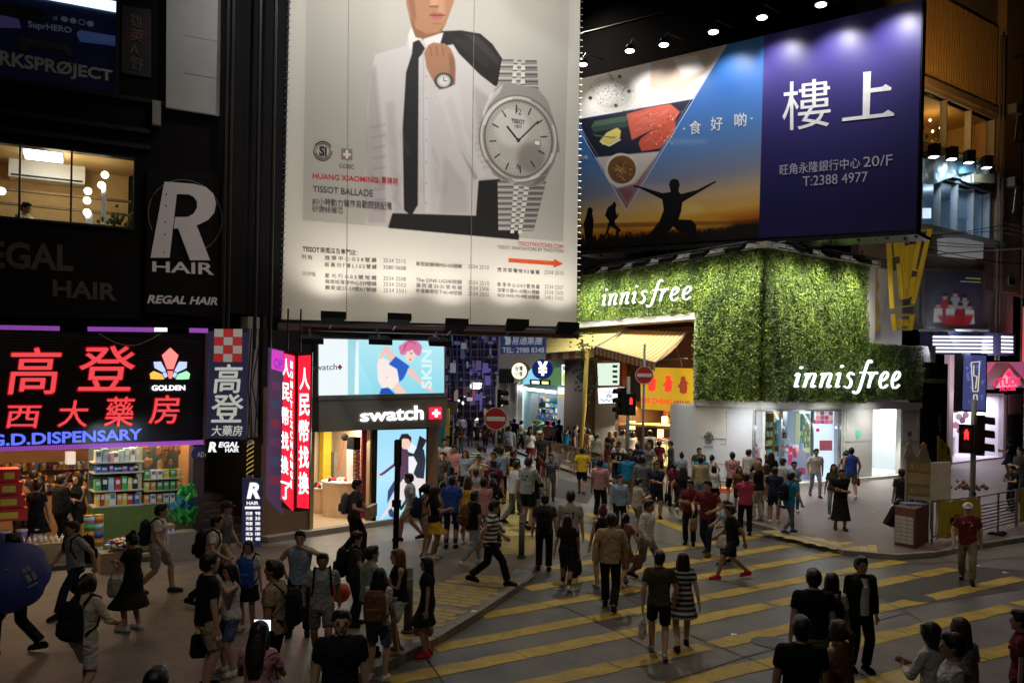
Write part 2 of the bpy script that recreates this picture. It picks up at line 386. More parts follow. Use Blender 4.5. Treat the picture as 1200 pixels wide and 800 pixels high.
for pts in [[(440,700),(500,770),(540,830)],[(735,700),(800,740),(870,768),(950,800)],[(760,806),(870,770),(985,738),(1060,718)],[(655,708),(720,738),(780,770)],[(1000,690),(1060,715),(1130,760)],[(640,690),(760,700)],[(600,700),(660,712)],[(660,640),(740,628),(800,640)],[(1080,660),(1200,652)],[(640,655),(700,650)]]:
 mb=MB();q=[G(x,y,.0085) for x,y in pts]
 for a,b in zip(q,q[1:]):
  d=(b-a).normalized();n=Vector((-d.y,d.x,0))*.012;mb.prism([a+n,b+n,b-n,a-n],(0,0,.001))
 struct('road_joint',mb,M_SEAL)
def pavers(pts_px,wd,step,rowlen,parent,side=1):
 me=None
 P=[G(x,y,PH) for x,y in pts_px]
 for a,b in zip(P,P[1:]):
  d=(b-a);L=d.length;d.normalize();n=Vector((-d.y,d.x,0))*side;k=int(L/step)
  for i in range(k):
   m_=rowlen+(i%2)*.28+R.choice((0,.14))
   j=-(i%2)*.2;cnt=int(m_/.42)
   for q in range(cnt):
    c=a+d*(step*(i+.5))+n*(j+.42*q+.2+(.1 if i%2 else 0))
    if me is None:
     mb=MB();mb.box((-.2,-.1,0),(.2,.1,.004));me=mb.mesh('paver',M_TACT)
    o=bpy.data.objects.new('paver',me);COL.objects.link(o);o.parent=parent;o.location=(c.x,c.y,PH+.0015);o.rotation_euler=(0,0,math.atan2(n.y,n.x))
pavers([(548,712),(590,688),(606,676)],.21,.215,1.3,pavL)
pavers([(624,650),(629,628),(624,600),(612,575)],.21,.215,1.1,pavL)
pavers([(478,750),(505,738),(548,712)],.21,.215,1.0,pavL)
pavers([(890,622),(935,633),(985,644),(1035,648)],.21,.215,.85,pavR)
gr=MB();c0=[G(592,676,PH+.002),G(604,667,PH+.002),G(626,673,PH+.002),G(614,683,PH+.002)]
dr=thing('drain_grate','square steel drain grate beside the kerb at the yellow pavers','drain grate',c0[0])
for i in range(9):
 t=i/8;a=c0[0].lerp(c0[1],t);b=c0[3].lerp(c0[2],t);mb=MB();mb.tube([a,b],.015,4);mb.build('bar',M_STEEL,dr)
for i in range(6):
 t=i/5;a=c0[0].lerp(c0[3],t);b=c0[1].lerp(c0[2],t);mb=MB();mb.tube([a,b],.012,4);mb.build('bar',M_STEEL,dr)
mc=[G(1025,800,.004),G(1060,783,.004),G(1100,797,.004),G(1060,815,.004)]
mb=MB();mb.prism(mc,(0,0,.004));tag(mb.build('manhole_cover',M_TACT),'yellow painted manhole cover on the road near the bottom edge','manhole cover')
M_PATCH=ground_mat('patched_asphalt',(.03,.032,.035),(.085,.085,.08),1.5,.8);M_CONC=ground_mat('pale_concrete',(.12,.12,.11),(.24,.235,.22),1.2,.8)
for pts,m_ in [([(655,560),(700,572),(688,590),(650,582)],M_PATCH),([(1000,690),(1150,664),(1200,668),(1200,690),(1060,712)],M_PATCH),([(960,745),(1075,722),(1130,760),(1010,800)],M_CONC),([(700,700),(775,690),(800,712),(722,726)],M_PATCH),([(1100,650),(1200,636),(1200,650),(1130,662)],M_CONC),([(640,600),(665,604),(655,622),(637,618)],M_CONC)]:
 mb=MB();q=[G(x,y,.0012) for x,y in pts];mb.prism(q,(0,0,.002));struct('road_patch',mb,m_)
for x,y,lab in ((1075,700,'round iron manhole cover on the road below the capped man'),(690,612,'round iron manhole cover on the side street roadway'),(905,752,'round iron manhole cover between stripes near the waiting group')):
 c=G(x,y,.0075);t=thing('manhole_cover',lab,'manhole cover',c);mb=MB();mb.tube([c,c+Vector((0,0,.003))],.33,24);mb.build('lid',mat('iron_lid',(.05,.05,.05),.5,.4),t);mb=MB()
 for k in range(5):mb.box((c.x-.22,c.y-.2+.1*k-.015,.0108),(c.x+.22,c.y-.2+.1*k+.015,.0125))
 tag(mb.build('tread_bars',mat('iron_bar',(.1,.1,.1),.4,.5),t),kind='stuff')
for i,(x,y,t) in enumerate([(860,744,'on a stripe in the middle of the crossing'),(1146,663,'beside the kerb by the capped man'),(1178,671,'on the grey road near the yellow banner'),(555,725,'against the kerb near the woman in black'),(1023,604,'on the brick pavement by the newspaper stand'),(150,675,'below the pharmacy step')]):
 c=G(x,y,.0);c.z=floor_z(c.x,c.y)+.006;mb=MB();mb.prism([c+Vector((-.06,-.03,0)),c+Vector((.05,-.05,.01)),c+Vector((.07,.04,0)),c+Vector((-.03,.05,.015))],(0,0,.006))
 tag(mb.build('litter',M_WHITE),'small white scrap of litter '+t,'litter')
# ================================================================== BUILDINGS (bodies)
def wallblock(name,pts,z0,z1,m,parent=None):
 mb=MB();mb.prism([(x,y,z0) for x,y in pts],(0,0,z1-z0));return mb.build(name,m,parent)
def slab_room(parent,pl,s0,s1,z0,z1,depth,mw,mf,mc_=None,off=0.0):
 """shop interior behind plane pl: floor, ceiling, back and two sides"""
 for nm,a in (('floor',(s0,s1,z0-.08,z0,-depth,off)),('ceiling',(s0,s1,z1,z1+.08,-depth,off)),('back_wall',(s0,s1,z0,z1,-depth-.1,-depth)),('side_wall',(s0-.1,s0,z0,z1,-depth,off)),('side_wall',(s1,s1+.1,z0,z1,-depth,off))):
  mb=MB();mb.pbox(pl,*a);mb.build(nm,mf if nm=='floor' else (mc_ or mw) if nm=='ceiling' else mw,parent)
# --- left building: shop level + upper level
LB=thing('corner_building','dark tenement over the pharmacy with its unlit upper floors','building',(-12,22,0))
sGl=PG.hs(-60,500)[0];sGr=PG.hs(240,500)[0]
wl=PU.hs(-60,180);wr=PU.hs(158,180)
def pr(pl,x0,y0,x1,y1):
 a=pl.hs(x0,y0);b=pl.hs(x1,y1);c=pl.hs(x1,y0);d=pl.hs(x0,y1)
 s0,s1=sorted(((a[0]+d[0])/2,(b[0]+c[0])/2));return s0,s1,min(b[1],d[1]),max(a[1],c[1])
salon=(PU.hs(-60,200)[0],PU.hs(158,200)[0],PU.hs(158,270)[1],PU.hs(158,184)[1])
upwin=(PU.hs(-60,50)[0],PU.hs(137,50)[0],PU.hs(137,112)[1],15.5)
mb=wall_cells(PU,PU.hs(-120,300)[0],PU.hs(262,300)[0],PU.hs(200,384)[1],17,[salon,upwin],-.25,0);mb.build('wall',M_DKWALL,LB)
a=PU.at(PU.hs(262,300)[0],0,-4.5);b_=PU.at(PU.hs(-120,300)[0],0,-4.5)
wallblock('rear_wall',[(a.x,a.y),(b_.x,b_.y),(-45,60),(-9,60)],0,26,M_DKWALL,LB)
mb=MB();p=PS
s240,s515=PS.hs(238,500)[0],PS.hs(515,500)[0]
zt=5.65
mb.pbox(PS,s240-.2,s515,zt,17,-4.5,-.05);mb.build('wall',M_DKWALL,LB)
for (x0,y0,x1,y1) in [(0,128,175,158)]:
 for k in range(2):
  mb=MB();A=PU.hs(-60,130+26*k);B=PU.hs(176,150+14*k);z=(A[1]+B[1])/2;mb.pbox(PU,A[0],B[0],z-.05,z+.05,-.02,.12);mb.build('ledge',M_DARK,LB)
for x in (176,184,262,268,300,318):
 mb=MB();q=P3(x,300,19.4 if x<270 else 20.3);mb.tube([(q.x,q.y,4.8),(q.x,q.y,14)],.045,6);mb.build('drain_pipe',M_DARK,LB)
M_CREAM=mat('cream_wall',(.55,.38,.17),.8);M_WOODF=mat('brown_floor',(.18,.1,.05),.5)
slab_room(LB,PU,salon[0]-.2,salon[1]+.3,salon[2]-.02,salon[3]+.2,3.0,M_CREAM,M_WOODF,off=-.26)
mb=MB();mb.pbox(PU,salon[0],salon[1],salon[2]-.02,salon[3]+.02,-.14,-.13);mb.build('window_pane',M_GLASS,LB)
mb=MB()
for k in (0,.36,.64,1):
 s=salon[0]+(salon[1]-salon[0])*k;mb.pbox(PU,s-.02,s+.02,salon[2],salon[3],-.16,-.1)
mb.pbox(PU,salon[0],salon[1],salon[3]-.05,salon[3],-.18,.03);mb.pbox(PU,salon[0],salon[1],salon[2],salon[2]+.05,-.18,.05);mb.build('window_frame',M_DARK,LB)
for k,z in enumerate((.42,.62)):
 mb=MB();zz=salon[2]+(salon[3]-salon[2])*z;mb.pbox(PU,salon[0],salon[1],zz,zz+.05,-2.2,-2.1);mb.build('picture_rail',mat('rail_brown',(.2,.13,.07)),LB)
def onPU(x,y,off):return PU.hit(x,y,off)
M_BULB=glow('bulb_glow',(1,.86,.55),9.0)
bl=[(123,205),(119,217),(103,224),(102,235),(102,249),(2,224)]
for i,(x,y) in enumerate(bl):
 c=onPU(x,y,-1.6);t=thing('globe_bulb',['topmost round salon bulb on the mirror frame','second salon bulb just under the topmost one','top bulb of the three stacked salon bulbs','middle bulb of the three stacked salon bulbs','lowest bulb of the three stacked salon bulbs','lone salon bulb at the picture edge'][i],'light bulb',c)
 mb=MB();mb.ball(c,.085,12);mb.build('bulb',M_BULB,t,True);mb=MB();mb.tube([c-PU.n3*.08,c-PU.n3*.2],.03,8);mb.build('socket',M_STEEL,t)
c=onPU(50,177,-1.2);t=thing('ceiling_light','bright rectangular ceiling light in the salon','ceiling light',c);mb=MB();q=PU.sz(c);mb.pbox(PU,q[0]-.38,q[0]+.38,salon[3]+.1,salon[3]+.17,-1.9,-1.2);mb.build('diffuser',glow('tube_white',(1,.97,.9),7),t)
mb=MB();mb.pbox(PU,q[0]-.4,q[0]+.4,salon[3]+.17,salon[3]+.19,-1.92,-1.18);mb.build('tray',M_STEEL,t)
lamp('salon_light','POINT',onPU(70,205,-1.3),(0,0,0),38,(1,.74,.40),.3)
c=onPU(58,200,-2.3);t=thing('air_conditioner','white wall air conditioner inside the salon','air conditioner',c);q=PU.sz(c)
mb=MB();mb.pbox(PU,q[0]-.85,q[0]+.75,q[1]-.2,q[1]+.22,-2.9,-2.45);mb.build('casing',M_WHITE,t);mb=MB();mb.pbox(PU,q[0]-.8,q[0]+.7,q[1]-.17,q[1]-.13,-2.46,-2.43);mb.build('vent',M_DARK,t)
c=onPU(125,262,-1.5);t=thing('salon_mirror_stand','salon mirror post with clutter at the window side','mirror stand',c);q=PU.sz(c)
mb=MB();mb.pbox(PU,q[0]-.12,q[0]-.02,q[1]-.1,q[1]+1.0,-1.9,-1.8);mb.pbox(PU,q[0]-.45,q[0]-.3,q[1]-.1,q[1]+.25,-1.9,-1.7);mb.build('post',mat('chrome',(.5,.5,.5),.25,.9),t)
mb=MB();mb.pbox(PU,q[0]-.6,q[0]+.7,q[1]-.16,q[1]-.08,-2.1,-1.5);mb.build('shelf',M_WHITE,t)
mb=MB()
for k in range(40):mb.ball(Vector(PU.at(q[0]+.25+R.gauss(0,.16),q[1]+.12+R.gauss(0,.12),-1.7+R.gauss(0,.1))),.05,6)
mb.build('plant',mat('dark_leaf',(.04,.07,.03)),t)
slab_room(LB,PU,upwin[0]-.1,upwin[1]+.1,upwin[2],upwin[3],2.2,mat('navy_wall',(.03,.04,.12),.6),M_DARK,off=-.26)
up=thing('shop_window_display','dark blue upper shop window with faint lettering','shop window',PU.at(upwin[1]-1,upwin[2],0))
mb=MB();mb.pbox(PU,upwin[0],upwin[1],upwin[2],upwin[3],-.2,-.18);mb.build('backing',mat('navy_vinyl',(.012,.015,.05),.3,emit=(.02,.03,.12),power=.03),up)
mb=MB();mb.ppoly(PU,[(0,-14),(80,-12),(139,0),(139,12),(80,1)],-.16,-.12);mb.build('light_strip',glow('cold_white',(.6,.85,1),1.6),up)
tx=mat('grey_letters',(.3,.3,.27),.5,emit=(.3,.3,.26),power=.05);bx=mat('blue_letters',(.3,.35,.5),.5,emit=(.3,.35,.55),power=.07)
text(up,'ORKSPRØJECT',PU,(-22,55,79,132,83,100),tx,.03,bold=.03)
text(up,'SuprHERO',PU,(33,25,35,84,33,42),bx,.03,bold=.02)
text(up,'d ●●○●',PU,(62,18,24,110,26,33),bx,.03)
mb=MB();mb.ppoly(PU,[(-5,2),(45,11),(53,17),(48,22),(-5,13)],-.17,.02);mb.build('badge',mat('green_badge',(.05,.09,.07)),up)
mb=MB();mb.ppoly(PU,[(90,39),(94,36),(136,43),(136,51),(94,46)],-.17,.02);mb.build('badge',mat('blue_badge',(.05,.09,.25),emit=(.04,.07,.2),power=.3),up)
mb=MB();mb.ppoly(PU,[(-5,17),(22,23),(24,30),(-5,29)],-.17,.02);mb.build('badge',mat('violet_badge',(.08,.06,.2),emit=(.08,.06,.18),power=.2),up)
mb=MB();mb.ppoly(PU,[(21,43),(82,53),(86,67),(78,66),(76,60),(32,54),(31,60),(25,59)],-.17,.02);mb.build('shelf_outline',mat('pale_line',(.16,.17,.2)),up)
mb=MB();mb.pbox(PU,upwin[1]-.03,upwin[1]+.05,upwin[2]-.05,upwin[3],-.1,.08);mb.pbox(PU,upwin[0],upwin[1]+1.0,upwin[2]-.08,upwin[2],-.1,.1);mb.build('window_frame',M_DARK,up)
po=thing('wall_poster','dim framed poster beside the blue upper window','poster',PU.hit(160,60,.02));mb=MB();mb.ppoly(PU,[(143,7),(177,13),(177,92),(142,86)],0,.05);mb.build('panel',mat('dim_poster',(.035,.03,.03)),po)
text(po,'雄\n英\nA\n野',PU,(152,16,82,168,20,86),mat('dim_white',(.14,.14,.13)),.06)
mb=MB();mb.ppoly(PU,[(144,40),(172,33),(176,42),(150,50)],.05,.055);mb.build('stain',mat('dim_red',(.1,.02,.015)),po)
pn=thing('blank_sign_panel','large blank grey sign panel high on the dark wall','sign panel',PU.hit(225,136,0))
mb=MB();mb.ppoly(PU,[(194.5,-8),(258,-2),(256,137),(194,128)],.05,.16)
mb.build('panel',mat('grey_panel',(.5,.5,.5),.7,vary=.12,scale=3),pn)
for yy,y2 in ((44,52),(88,95)):
 mb=MB();mb.ppoly(PU,[(215,yy),(256,y2),(256,y2+.7),(215,yy+.7)],.16,.164);mb.build('seam',M_STEEL,pn)
mb=MB();mb.ppoly(PU,[(178,120),(188,122),(188,150),(178,148)],.02,.2);tag(mb.build('meter_box',mat('grey_box',(.3,.3,.3))),'small grey meter box on the dark wall edge','meter box')
sg=thing('salon_sign','large round-lettered R hair sign above the pharmacy','sign',PU.hit(215,360,.1))
mb=MB();mb.ppoly(PU,[(172,200),(263,205),(262,373),(170,366)],.02,.14);mb.build('board',M_BLACK,sg)
MP=mat('pale_letter',(.5,.47,.47),.5,emit=(.5,.46,.47),power=.13)
def ring_r(pl,off,dep):
 mb=MB()
 mb.ppoly(pl,[(192,215),(208,216),(198,303),(176,303)],off,off+dep)
 mb.ppoly(pl,[(207,216),(226,217.5),(240,221),(249,229),(252,240),(250,251),(243,259),(233,264),(220,269),(203,269),(204.5,256),(219,256),(226,252),(230,245),(230,238),(226,232),(220,229.5),(206.5,229)],off,off+dep)
 mb.ppoly(pl,[(207,266),(229,264.5),(245,306),(222,306)],off,off+dep);return mb
ring_r(PU,.14,.05).build('letter',MP,sg)
text(sg,'HAIR',PU,(178,307,319,250,309,323),MP,.15,bold=.02)
text(sg,'REGAL HAIR',PU,(172,346,356,254,349,358),MP,.15,bold=.03,shear=.25)
mb=MB()
for y in (228,241,260,275,296):q=PU.hit(195-(y-228)*.04,y,.195);mb.ball(q,.018,8)
mb.build('bolt',M_DARK,sg)
mb=MB();cc=PU.hs(217,255);pts=[PU.at(cc[0]+.78*math.cos(t),cc[1]+.82*math.sin(t),.16) for t in np.linspace(-1.2,3.6,30)];mb.tube(pts,.01,5);mb.build('ring',M_STEEL,sg)
s2=thing('salon_name_board','black board with faint regal hair lettering under the salon window','sign',PU.hit(80,370,.1))
mb=MB();mb.ppoly(PU,[(-40,262),(162,276),(163,374),(-40,373)],.02,.1);mb.build('board',M_BLACK,s2)
MPD=mat('dull_letter',(.11,.105,.09),.6)
text(s2,'REGAL',PU,(-40,281,313,86,288,319),MPD,.11,bold=.03);text(s2,'HAIR',PU,(62,328,348,137,333,353),MPD,.11,bold=.03)
# --- pharmacy
PHB=thing('pharmacy','open-fronted pharmacy under the red neon sign','shop',PG.at(-3,0,0))
zs=PG.hs(120,519)[1]   
s0g,s1g=PG.hs(-60,600)[0],PG.hs(238,600)[0]
M_SHOPW=mat('shop_wall_warm',(.55,.3,.14),.8);M_SHOPF=mat('shop_floor_tile',(.4,.3,.24),.4)
PF0=PH
slab_room(PHB,PG,s0g,s1g-.1,PF0+.06,zs+.3,4.0,M_SHOPW,M_SHOPF,mat('shop_ceiling',(.6,.5,.4)))
mb=MB();mb.pbox(PG,s0g,s1g,PF0,PF0+.1,0,.35);mb.build('step',mat('step_dark',(.06,.05,.05)),PHB)
mb=MB();mb.pbox(PG,s1g-.25,s1g,PF0,zs+2.4,-.3,.02);mb.build('pillar',mat('pillar_dark',(.07,.06,.06)),PHB)
mb=MB();mb.pbox(PG,PG.hs(166,600)[0],PG.hs(172,600)[0],1.0,zs,-.6,-.5);mb.build('post',mat('cream_post',(.6,.5,.3)),PHB)
for i,x in enumerate((-30,30,85,130,200)):
 c=PG.hit(x,530,-1.6);t=thing('shop_tube_light','fluorescent tube under the pharmacy ceiling above '+['the far counter','the bottled display','the woman in black','the shelf rack','the snack shelf'][i],'ceiling light',(c.x,c.y,zs+.25))
 q=PG.sz(c);mb=MB();mb.pbox(PG,q[0]-.45,q[0]+.45,zs+.2,zs+.25,-1.65,-1.55);mb.build('tube',glow('warm_tube',(1,.75,.45),2.5),t)
 mb=MB();mb.pbox(PG,q[0]-.5,q[0]+.5,zs+.25,zs+.3,-1.7,-1.5);mb.build('holder',M_WHITE,t)
q=PG.hit(145,525,1.1);lamp('sign_underlight','AREA',(q.x,q.y,zs+.05),(q.x-.3,q.y+1.2,1.0),16,(.7,.9,1),1.2)
for x,e in ((40,60),(150,45),(210,25)):
 q=PG.hit(x,535,-.9);lamp('pharmacy_light','AREA',(q.x,q.y,zs+.15),(q.x,q.y,0),e*.8,(1,.68,.36),1.2)
# --- shelves with goods (each packet a thing, shelf planks are parts)
rk=thing('shelf_rack','tall pharmacy rack of medicine boxes beside the open front','shelf rack',PG.hit(140,640,-.5))
rs0,rs1=PG.hs(112,560,-.4)[0],PG.hs(168,560,-.4)[0]
def zof(y,x=140,off=-.4):return PG.hs(x,y,off)[1]
mb=MB();mb.pbox(PG,rs0-.04,rs1+.9,zof(592),zof(515),-1.0,-.95);mb.build('back_panel',mat('rack_back',(.1,.16,.2)),rk)
mb=MB();mb.pbox(PG,rs0-.04,rs1+.95,PF0+.1,zof(594),-.95,-.42);mb.build('green_counter',mat('green_counter',(.12,.19,.05),.5),rk)
sh=[zof(541),zof(553),zof(574),zof(592)]
for z in sh:
 mb=MB();mb.pbox(PG,rs0-.03,rs1+.02,z-.03,z,-.95,-.42);mb.build('shelf',mat('shelf_board',(.5,.5,.45)),rk)
PK_COL={'white':(.8,.8,.78),'pale blue':(.4,.6,.75),'blue':(.06,.15,.5),'red':(.6,.05,.04),'yellow':(.75,.6,.1),'green':(.1,.4,.1),'orange':(.75,.3,.05),'pink':(.75,.35,.45),'purple':(.3,.1,.45),'black':(.03,.03,.03)}
_used={}
def packet(s,z,o,wd,ht,dp,colname,where,pl=PG,kind='packet',cat='medicine box'):
 key=(colname,where,cat);_used[key]=_used.get(key,0)+1;lab=f'{ORD[_used[key]]} {colname} {cat} {where}'
 m=mat('pack_'+colname.replace(' ','_'),PK_COL[colname],.45,vary=.1)
 c=pl.at(s,z,o);mb=MB();mb.pbox(pl,s-wd/2,s+wd/2,z+.002,z+ht,o-dp,o)
 lm=mat('pack_label',(.75,.75,.7),.5);m2=mat('pack_band',(.1,.25,.3),.5)
 root=thing(kind,lab,cat,c,group=f'{colname} {cat}s {where}')
 ct_=mb.build('carton',m,root);b2=MB();b2.pbox(pl,s-wd*.36,s+wd*.36,z+ht*.5,z+ht*.85,o,o+.003);b2.build('printed_label',lm if colname != 'white' else m2,ct_)
ORD=['','first','second','third','fourth','fifth','sixth','seventh','eighth','ninth','tenth','eleventh','twelfth','thirteenth','fourteenth']
rows=[(sh[0],.26,['white','pale blue','pink'],'on the top shelf of the pharmacy rack'),(sh[1],.13,['blue','black','purple'],'on the narrow second shelf of the pharmacy rack'),(sh[2],.26,['yellow','black','pale blue','red','green'],'on the third shelf of the pharmacy rack'),(sh[3],.27,['yellow','red','blue','white','orange'],'on the lowest shelf of the pharmacy rack')]
for z,ht,cs,where in rows:
 s=rs0+.07;i=0
 while s<rs1-.05:
  wd=R.uniform(.07,.13);packet(s,z,-.45-R.uniform(0,.06),wd,ht*R.uniform(.7,1.15),.2,cs[i%len(cs)] if R.random()<.7 else R.choice(cs),where);s+=wd+R.uniform(.004,.02);i+=1
s=rs1+.12;i=0
for z in (zof(592),zof(577),zof(563)):
 s=rs1+.1
 while s<rs1+.85:
  packet(s,z,-.5,.11,.19,.2,R.choice(['green','yellow','orange','white']),'on the snack shelf right of the pharmacy rack',cat='snack packet');s+=.14
 mb=MB();mb.pbox(PG,rs1+.03,rs1+.92,z-.025,z,-.95,-.45);mb.build('shelf',mat('shelf_board'),rk)
mb=MB()
for k in range(26):
 q=PG.at(rs1+.1+R.random()*.75,zof(530)+R.uniform(-.35,.3),-.7+R.uniform(-.1,.1));mb.ball(q,R.uniform(.05,.1),6,0,(1,1,R.uniform(.8,2)))
tag(mb.build('hanging_goods',mat('dried_goods',(.45,.25,.12),.7)),'dried goods hanging above the snack shelf','dried goods',kind='stuff')
def jar_stack(x,yb,n,where,cols,r=.11,h=.16):
 b=PG.hit(x,yb,.15);z=PF0+.1
 for k in range(n):
  cn=cols[k%len(cols)];t=thing('tin',f'{cn} tin, {["lowest","second","third","fourth","fifth","topmost"][k]} in {where}','tin',(b.x,b.y,z))
  mb=MB();mb.tube([(b.x,b.y,z+.002),(b.x,b.y,z+h*.86)],r,14);mb.build('can',mat('pack_'+cn.replace(' ','_'),PK_COL[cn],.4),t,True)
  mb=MB();mb.tube([(b.x,b.y,z+h*.86),(b.x,b.y,z+h-.004)],r*1.04,14);mb.build('lid',mat('tin_lid',(.6,.35,.1),.5),t);z+=h
jar_stack(114,658,6,'the column beside the snack bin',['blue','pale blue','orange']);jar_stack(104,662,6,'the column nearest the doorway',['green','pale blue','blue','orange'])
def ground_box(name,label,cat,x,y,w_,d_,h_,m,z=PH,lean=0):
 c=G(x,y,z);t=thing(name,label,cat,c);mb=MB();d=PG.d;n=-PG.n
 pts=[c.xy+d*(-w_/2),c.xy+d*(w_/2),c.xy+d*(w_/2)+n*d_,c.xy+d*(-w_/2)+n*d_]
 mb.prism([(p.x,p.y,z+.002) for p in pts],(0,0,h_));mb.build('box',m,t);return t,c,pts
M_CARD=mat('cardboard',(.38,.28,.17),.85)
t,c,pts=ground_box('cardboard_carton','brown carton holding snack bags in front of the rack','carton',134,672,.5,.4,.42,M_CARD)
mb=MB()
for k in range(70):
 q=Vector((c.x+R.uniform(-.22,.3),c.y+R.uniform(.05,.5),PH+.44+R.uniform(0,.2)));mb.ball(q,.07,6,R.randrange(4),(1.1,.8,.6))
tag(mb.build('snack_bags',[mat('pack_red'),mat('pack_blue'),mat('pack_yellow'),mat('pack_white')]),'heap of red blue and yellow snack bags on the carton','snack bags',kind='stuff')
t,c,pts=ground_box('display_carton','carton shelf of purple drink boxes before the green counter','carton',192,656,.45,.3,.75,M_CARD)
for r_ in range(3):
 for k in range(4):
  q=c+Vector((PG.d.x,PG.d.y,0))*(-.17+.11*k);mb=MB();z=PH+.12+.22*r_
  packet(PG.sz(q)[0],z,PG.n.dot(Vector((q.x,q.y))-PG.o)+.08,.09,.13,.08,'purple','stacked on the carton shelf before the green counter',cat='drink box',kind='drink_box')
gb=G(216,655,PH);mb=MB()
for k in range(70):
 zz=R.uniform(0,.75);q=Vector((gb.x+R.gauss(0,.16-zz*.1),gb.y+R.gauss(0,.1),PH+.75+zz));mb.tube([q,q+Vector((R.uniform(-.1,.1),0,R.uniform(.1,.2)))],.055,6,(0,0,1)[int(zz*6)%3],.03)
tag(mb.build('wrapped_bottles',[mat('green_wrap',(.03,.35,.07),.2),mat('blue_wrap',(.04,.2,.45),.2)]),'green and blue plastic wrapped goods at the pharmacy edge','wrapped goods',kind='stuff')
t,c,pts=ground_box('water_pack','clear plastic wrapped pack of water under the green goods','water pack',214,657,.6,.4,.62,mat('pale_wrap',(.35,.37,.33),.25))
t,c,pts=ground_box('display_table','low table of tubs and white bottles at the pharmacy front','display table',28,668,1.9,.6,.5,mat('table_tan',(.4,.28,.16)))
for k in range(9):
 q=c.xy+PG.d*(-.1+.1*k)-PG.n*(.1+.08*(k%2));mb=MB();t2=thing('white_bottle','small white bottle in the cluster on the pharmacy display table','bottle',(q.x,q.y,PH+.5),'white bottles on the pharmacy display table')
 mb.tube([(q.x,q.y,PH+.505),(q.x,q.y,PH+.62)],.036,8);mb.build('body',M_WHITE,t2,True);mb=MB();mb.tube([(q.x,q.y,PH+.62),(q.x,q.y,PH+.66)],.016,8);mb.build('cap',M_WHITE,t2)
for k,(dx,cn,tx_) in enumerate([(-.55,'red','tub with red label standing leftmost'),(-.3,'blue','tub with blue label behind the bottles'),(0,'purple','tub with purple label nearest the bottles'),(.3,'white','tub with white label near the doorway')]):
 q=c.xy+PG.d*dx-PG.n*.42;t2=thing('tub','plastic '+tx_+' on the table','tub',(q.x,q.y,PH+.5));mb=MB();mb.tube([(q.x,q.y,PH+.505),(q.x,q.y,PH+.73)],.1,12);mb.build('jar',mat('pack_'+cn,PK_COL[cn]),t2,True);mb=MB();mb.tube([(q.x,q.y,PH+.73),(q.x,q.y,PH+.77)],.11,12);mb.build('lid',M_WHITE,t2)
for k in range(4):
 q=PG.hit(10,600,-.3);wd=.34-k*.05;t2=thing('gift_box',f'red gift box, {["lowest","second","third","topmost"][k]} of the red tower inside the pharmacy','gift box',(q.x,q.y,1.1+.27*k));mb=MB();s_=PG.sz(q)[0];mb.pbox(PG,s_-wd,s_+wd,1.1+.27*k,1.35+.27*k,-.8,-.3);mb.build('carton',mat('pack_red'),t2);mb=MB();mb.pbox(PG,s_-wd*.5,s_+wd*.5,1.15+.27*k,1.28+.27*k,-.3,-.296);mb.build('printed_label',mat('pack_yellow'),t2)
t2=thing('glass_counter','lit glass counter of goods at the back of the pharmacy','counter',PG.hit(60,600,-3));mb=MB();a,b=PG.hs(0,600,-3)[0],PG.hs(100,600,-3)[0]
mb.pbox(PG,a,b,.2,1.2,-3.4,-2.9);mb.build('cabinet',mat('counter_wood',(.35,.2,.12)),t2);mb=MB();mb.pbox(PG,a+1.4,b-.2,1.95,2.25,-3.5,-3.2);mb.build('lit_case',glow('case_glow',(1,.9,.75),.6),t2)
mb=MB()
for k in range(420):
 s_=a+R.random()*(b-a+.4);z=R.choice((1.3,1.55,1.8,2.6,2.85));wd=R.uniform(.05,.1);mb.pbox(PG,s_,s_+wd,z,z+R.uniform(.1,.2),-3.8,-3.5,R.randrange(6))
tag(mb.build('small_goods',[mat('pack_red'),mat('pack_yellow'),mat('pack_white'),mat('pack_orange'),mat('pack_blue'),mat('pack_black')]),'rows of small goods on the pharmacy back wall','goods',kind='stuff')
# --- pharmacy neon sign
NS=thing('neon_sign','red neon pharmacy sign board with blue english lettering','sign',PG.hit(120,519,.1))
mb=MB();mb.ppoly(PG,[(-60,388),(240,392),(237,517),(-60,531)],.04,.22);mb.build('board',mat('sign_black',(.015,.014,.018),.35),NS)
mb=MB()
zt_=PG.hs(100,396)[1];zb_=PG.hs(100,441)[1]
for k in range(15):
 z=zb_+(zt_-zb_)*k/14;mb.pbox(PG,PG.hs(-60,400)[0],PG.hs(232,400)[0],z,z+.022,.22,.26)
tag(mb.build('louvre_slats',mat('louvre',(.05,.04,.05),.35)),kind='stuff')
mb=MB();mb.ppoly(PG,[(236,391),(243,391),(240,519),(234,519)],.04,.3);mb.build('frame',mat('rust_frame',(.12,.09,.08)),NS)
M_NRED=mat('led_red',(.3,.02,.02),.4,emit=(1,.085,.10),power=.85);M_NHALO=mat('led_edge',(.3,0,0),.4,emit=(.5,.0,.01),power=.6)
def neon(parent,ch,box,sh=.12):
 xl,t,b,xr=box;text(parent,ch,PG,(xl-1,t-1,b+1,xr+1),M_NHALO,.262,bold=.035,shear=sh,name='letter_edge');text(parent,ch,PG,box,M_NRED,.28,bold=.016,shear=sh,name='letter')
for ch,bx_ in [('高',(8,408,461,69)),('登',(89,406,457,154)),('西',(6,475,500,46)),('大',(65,469,499,100)),('藥',(119,465,498,154)),('房',(171,463,495,206))]:neon(NS,ch,bx_)
text(NS,'G.D.DISPENSARY',PG,(-14,508,522,163,501,514),mat('led_blue',(.05,.06,.3),emit=(.13,.18,.95),power=1.1),.27,bold=.03)
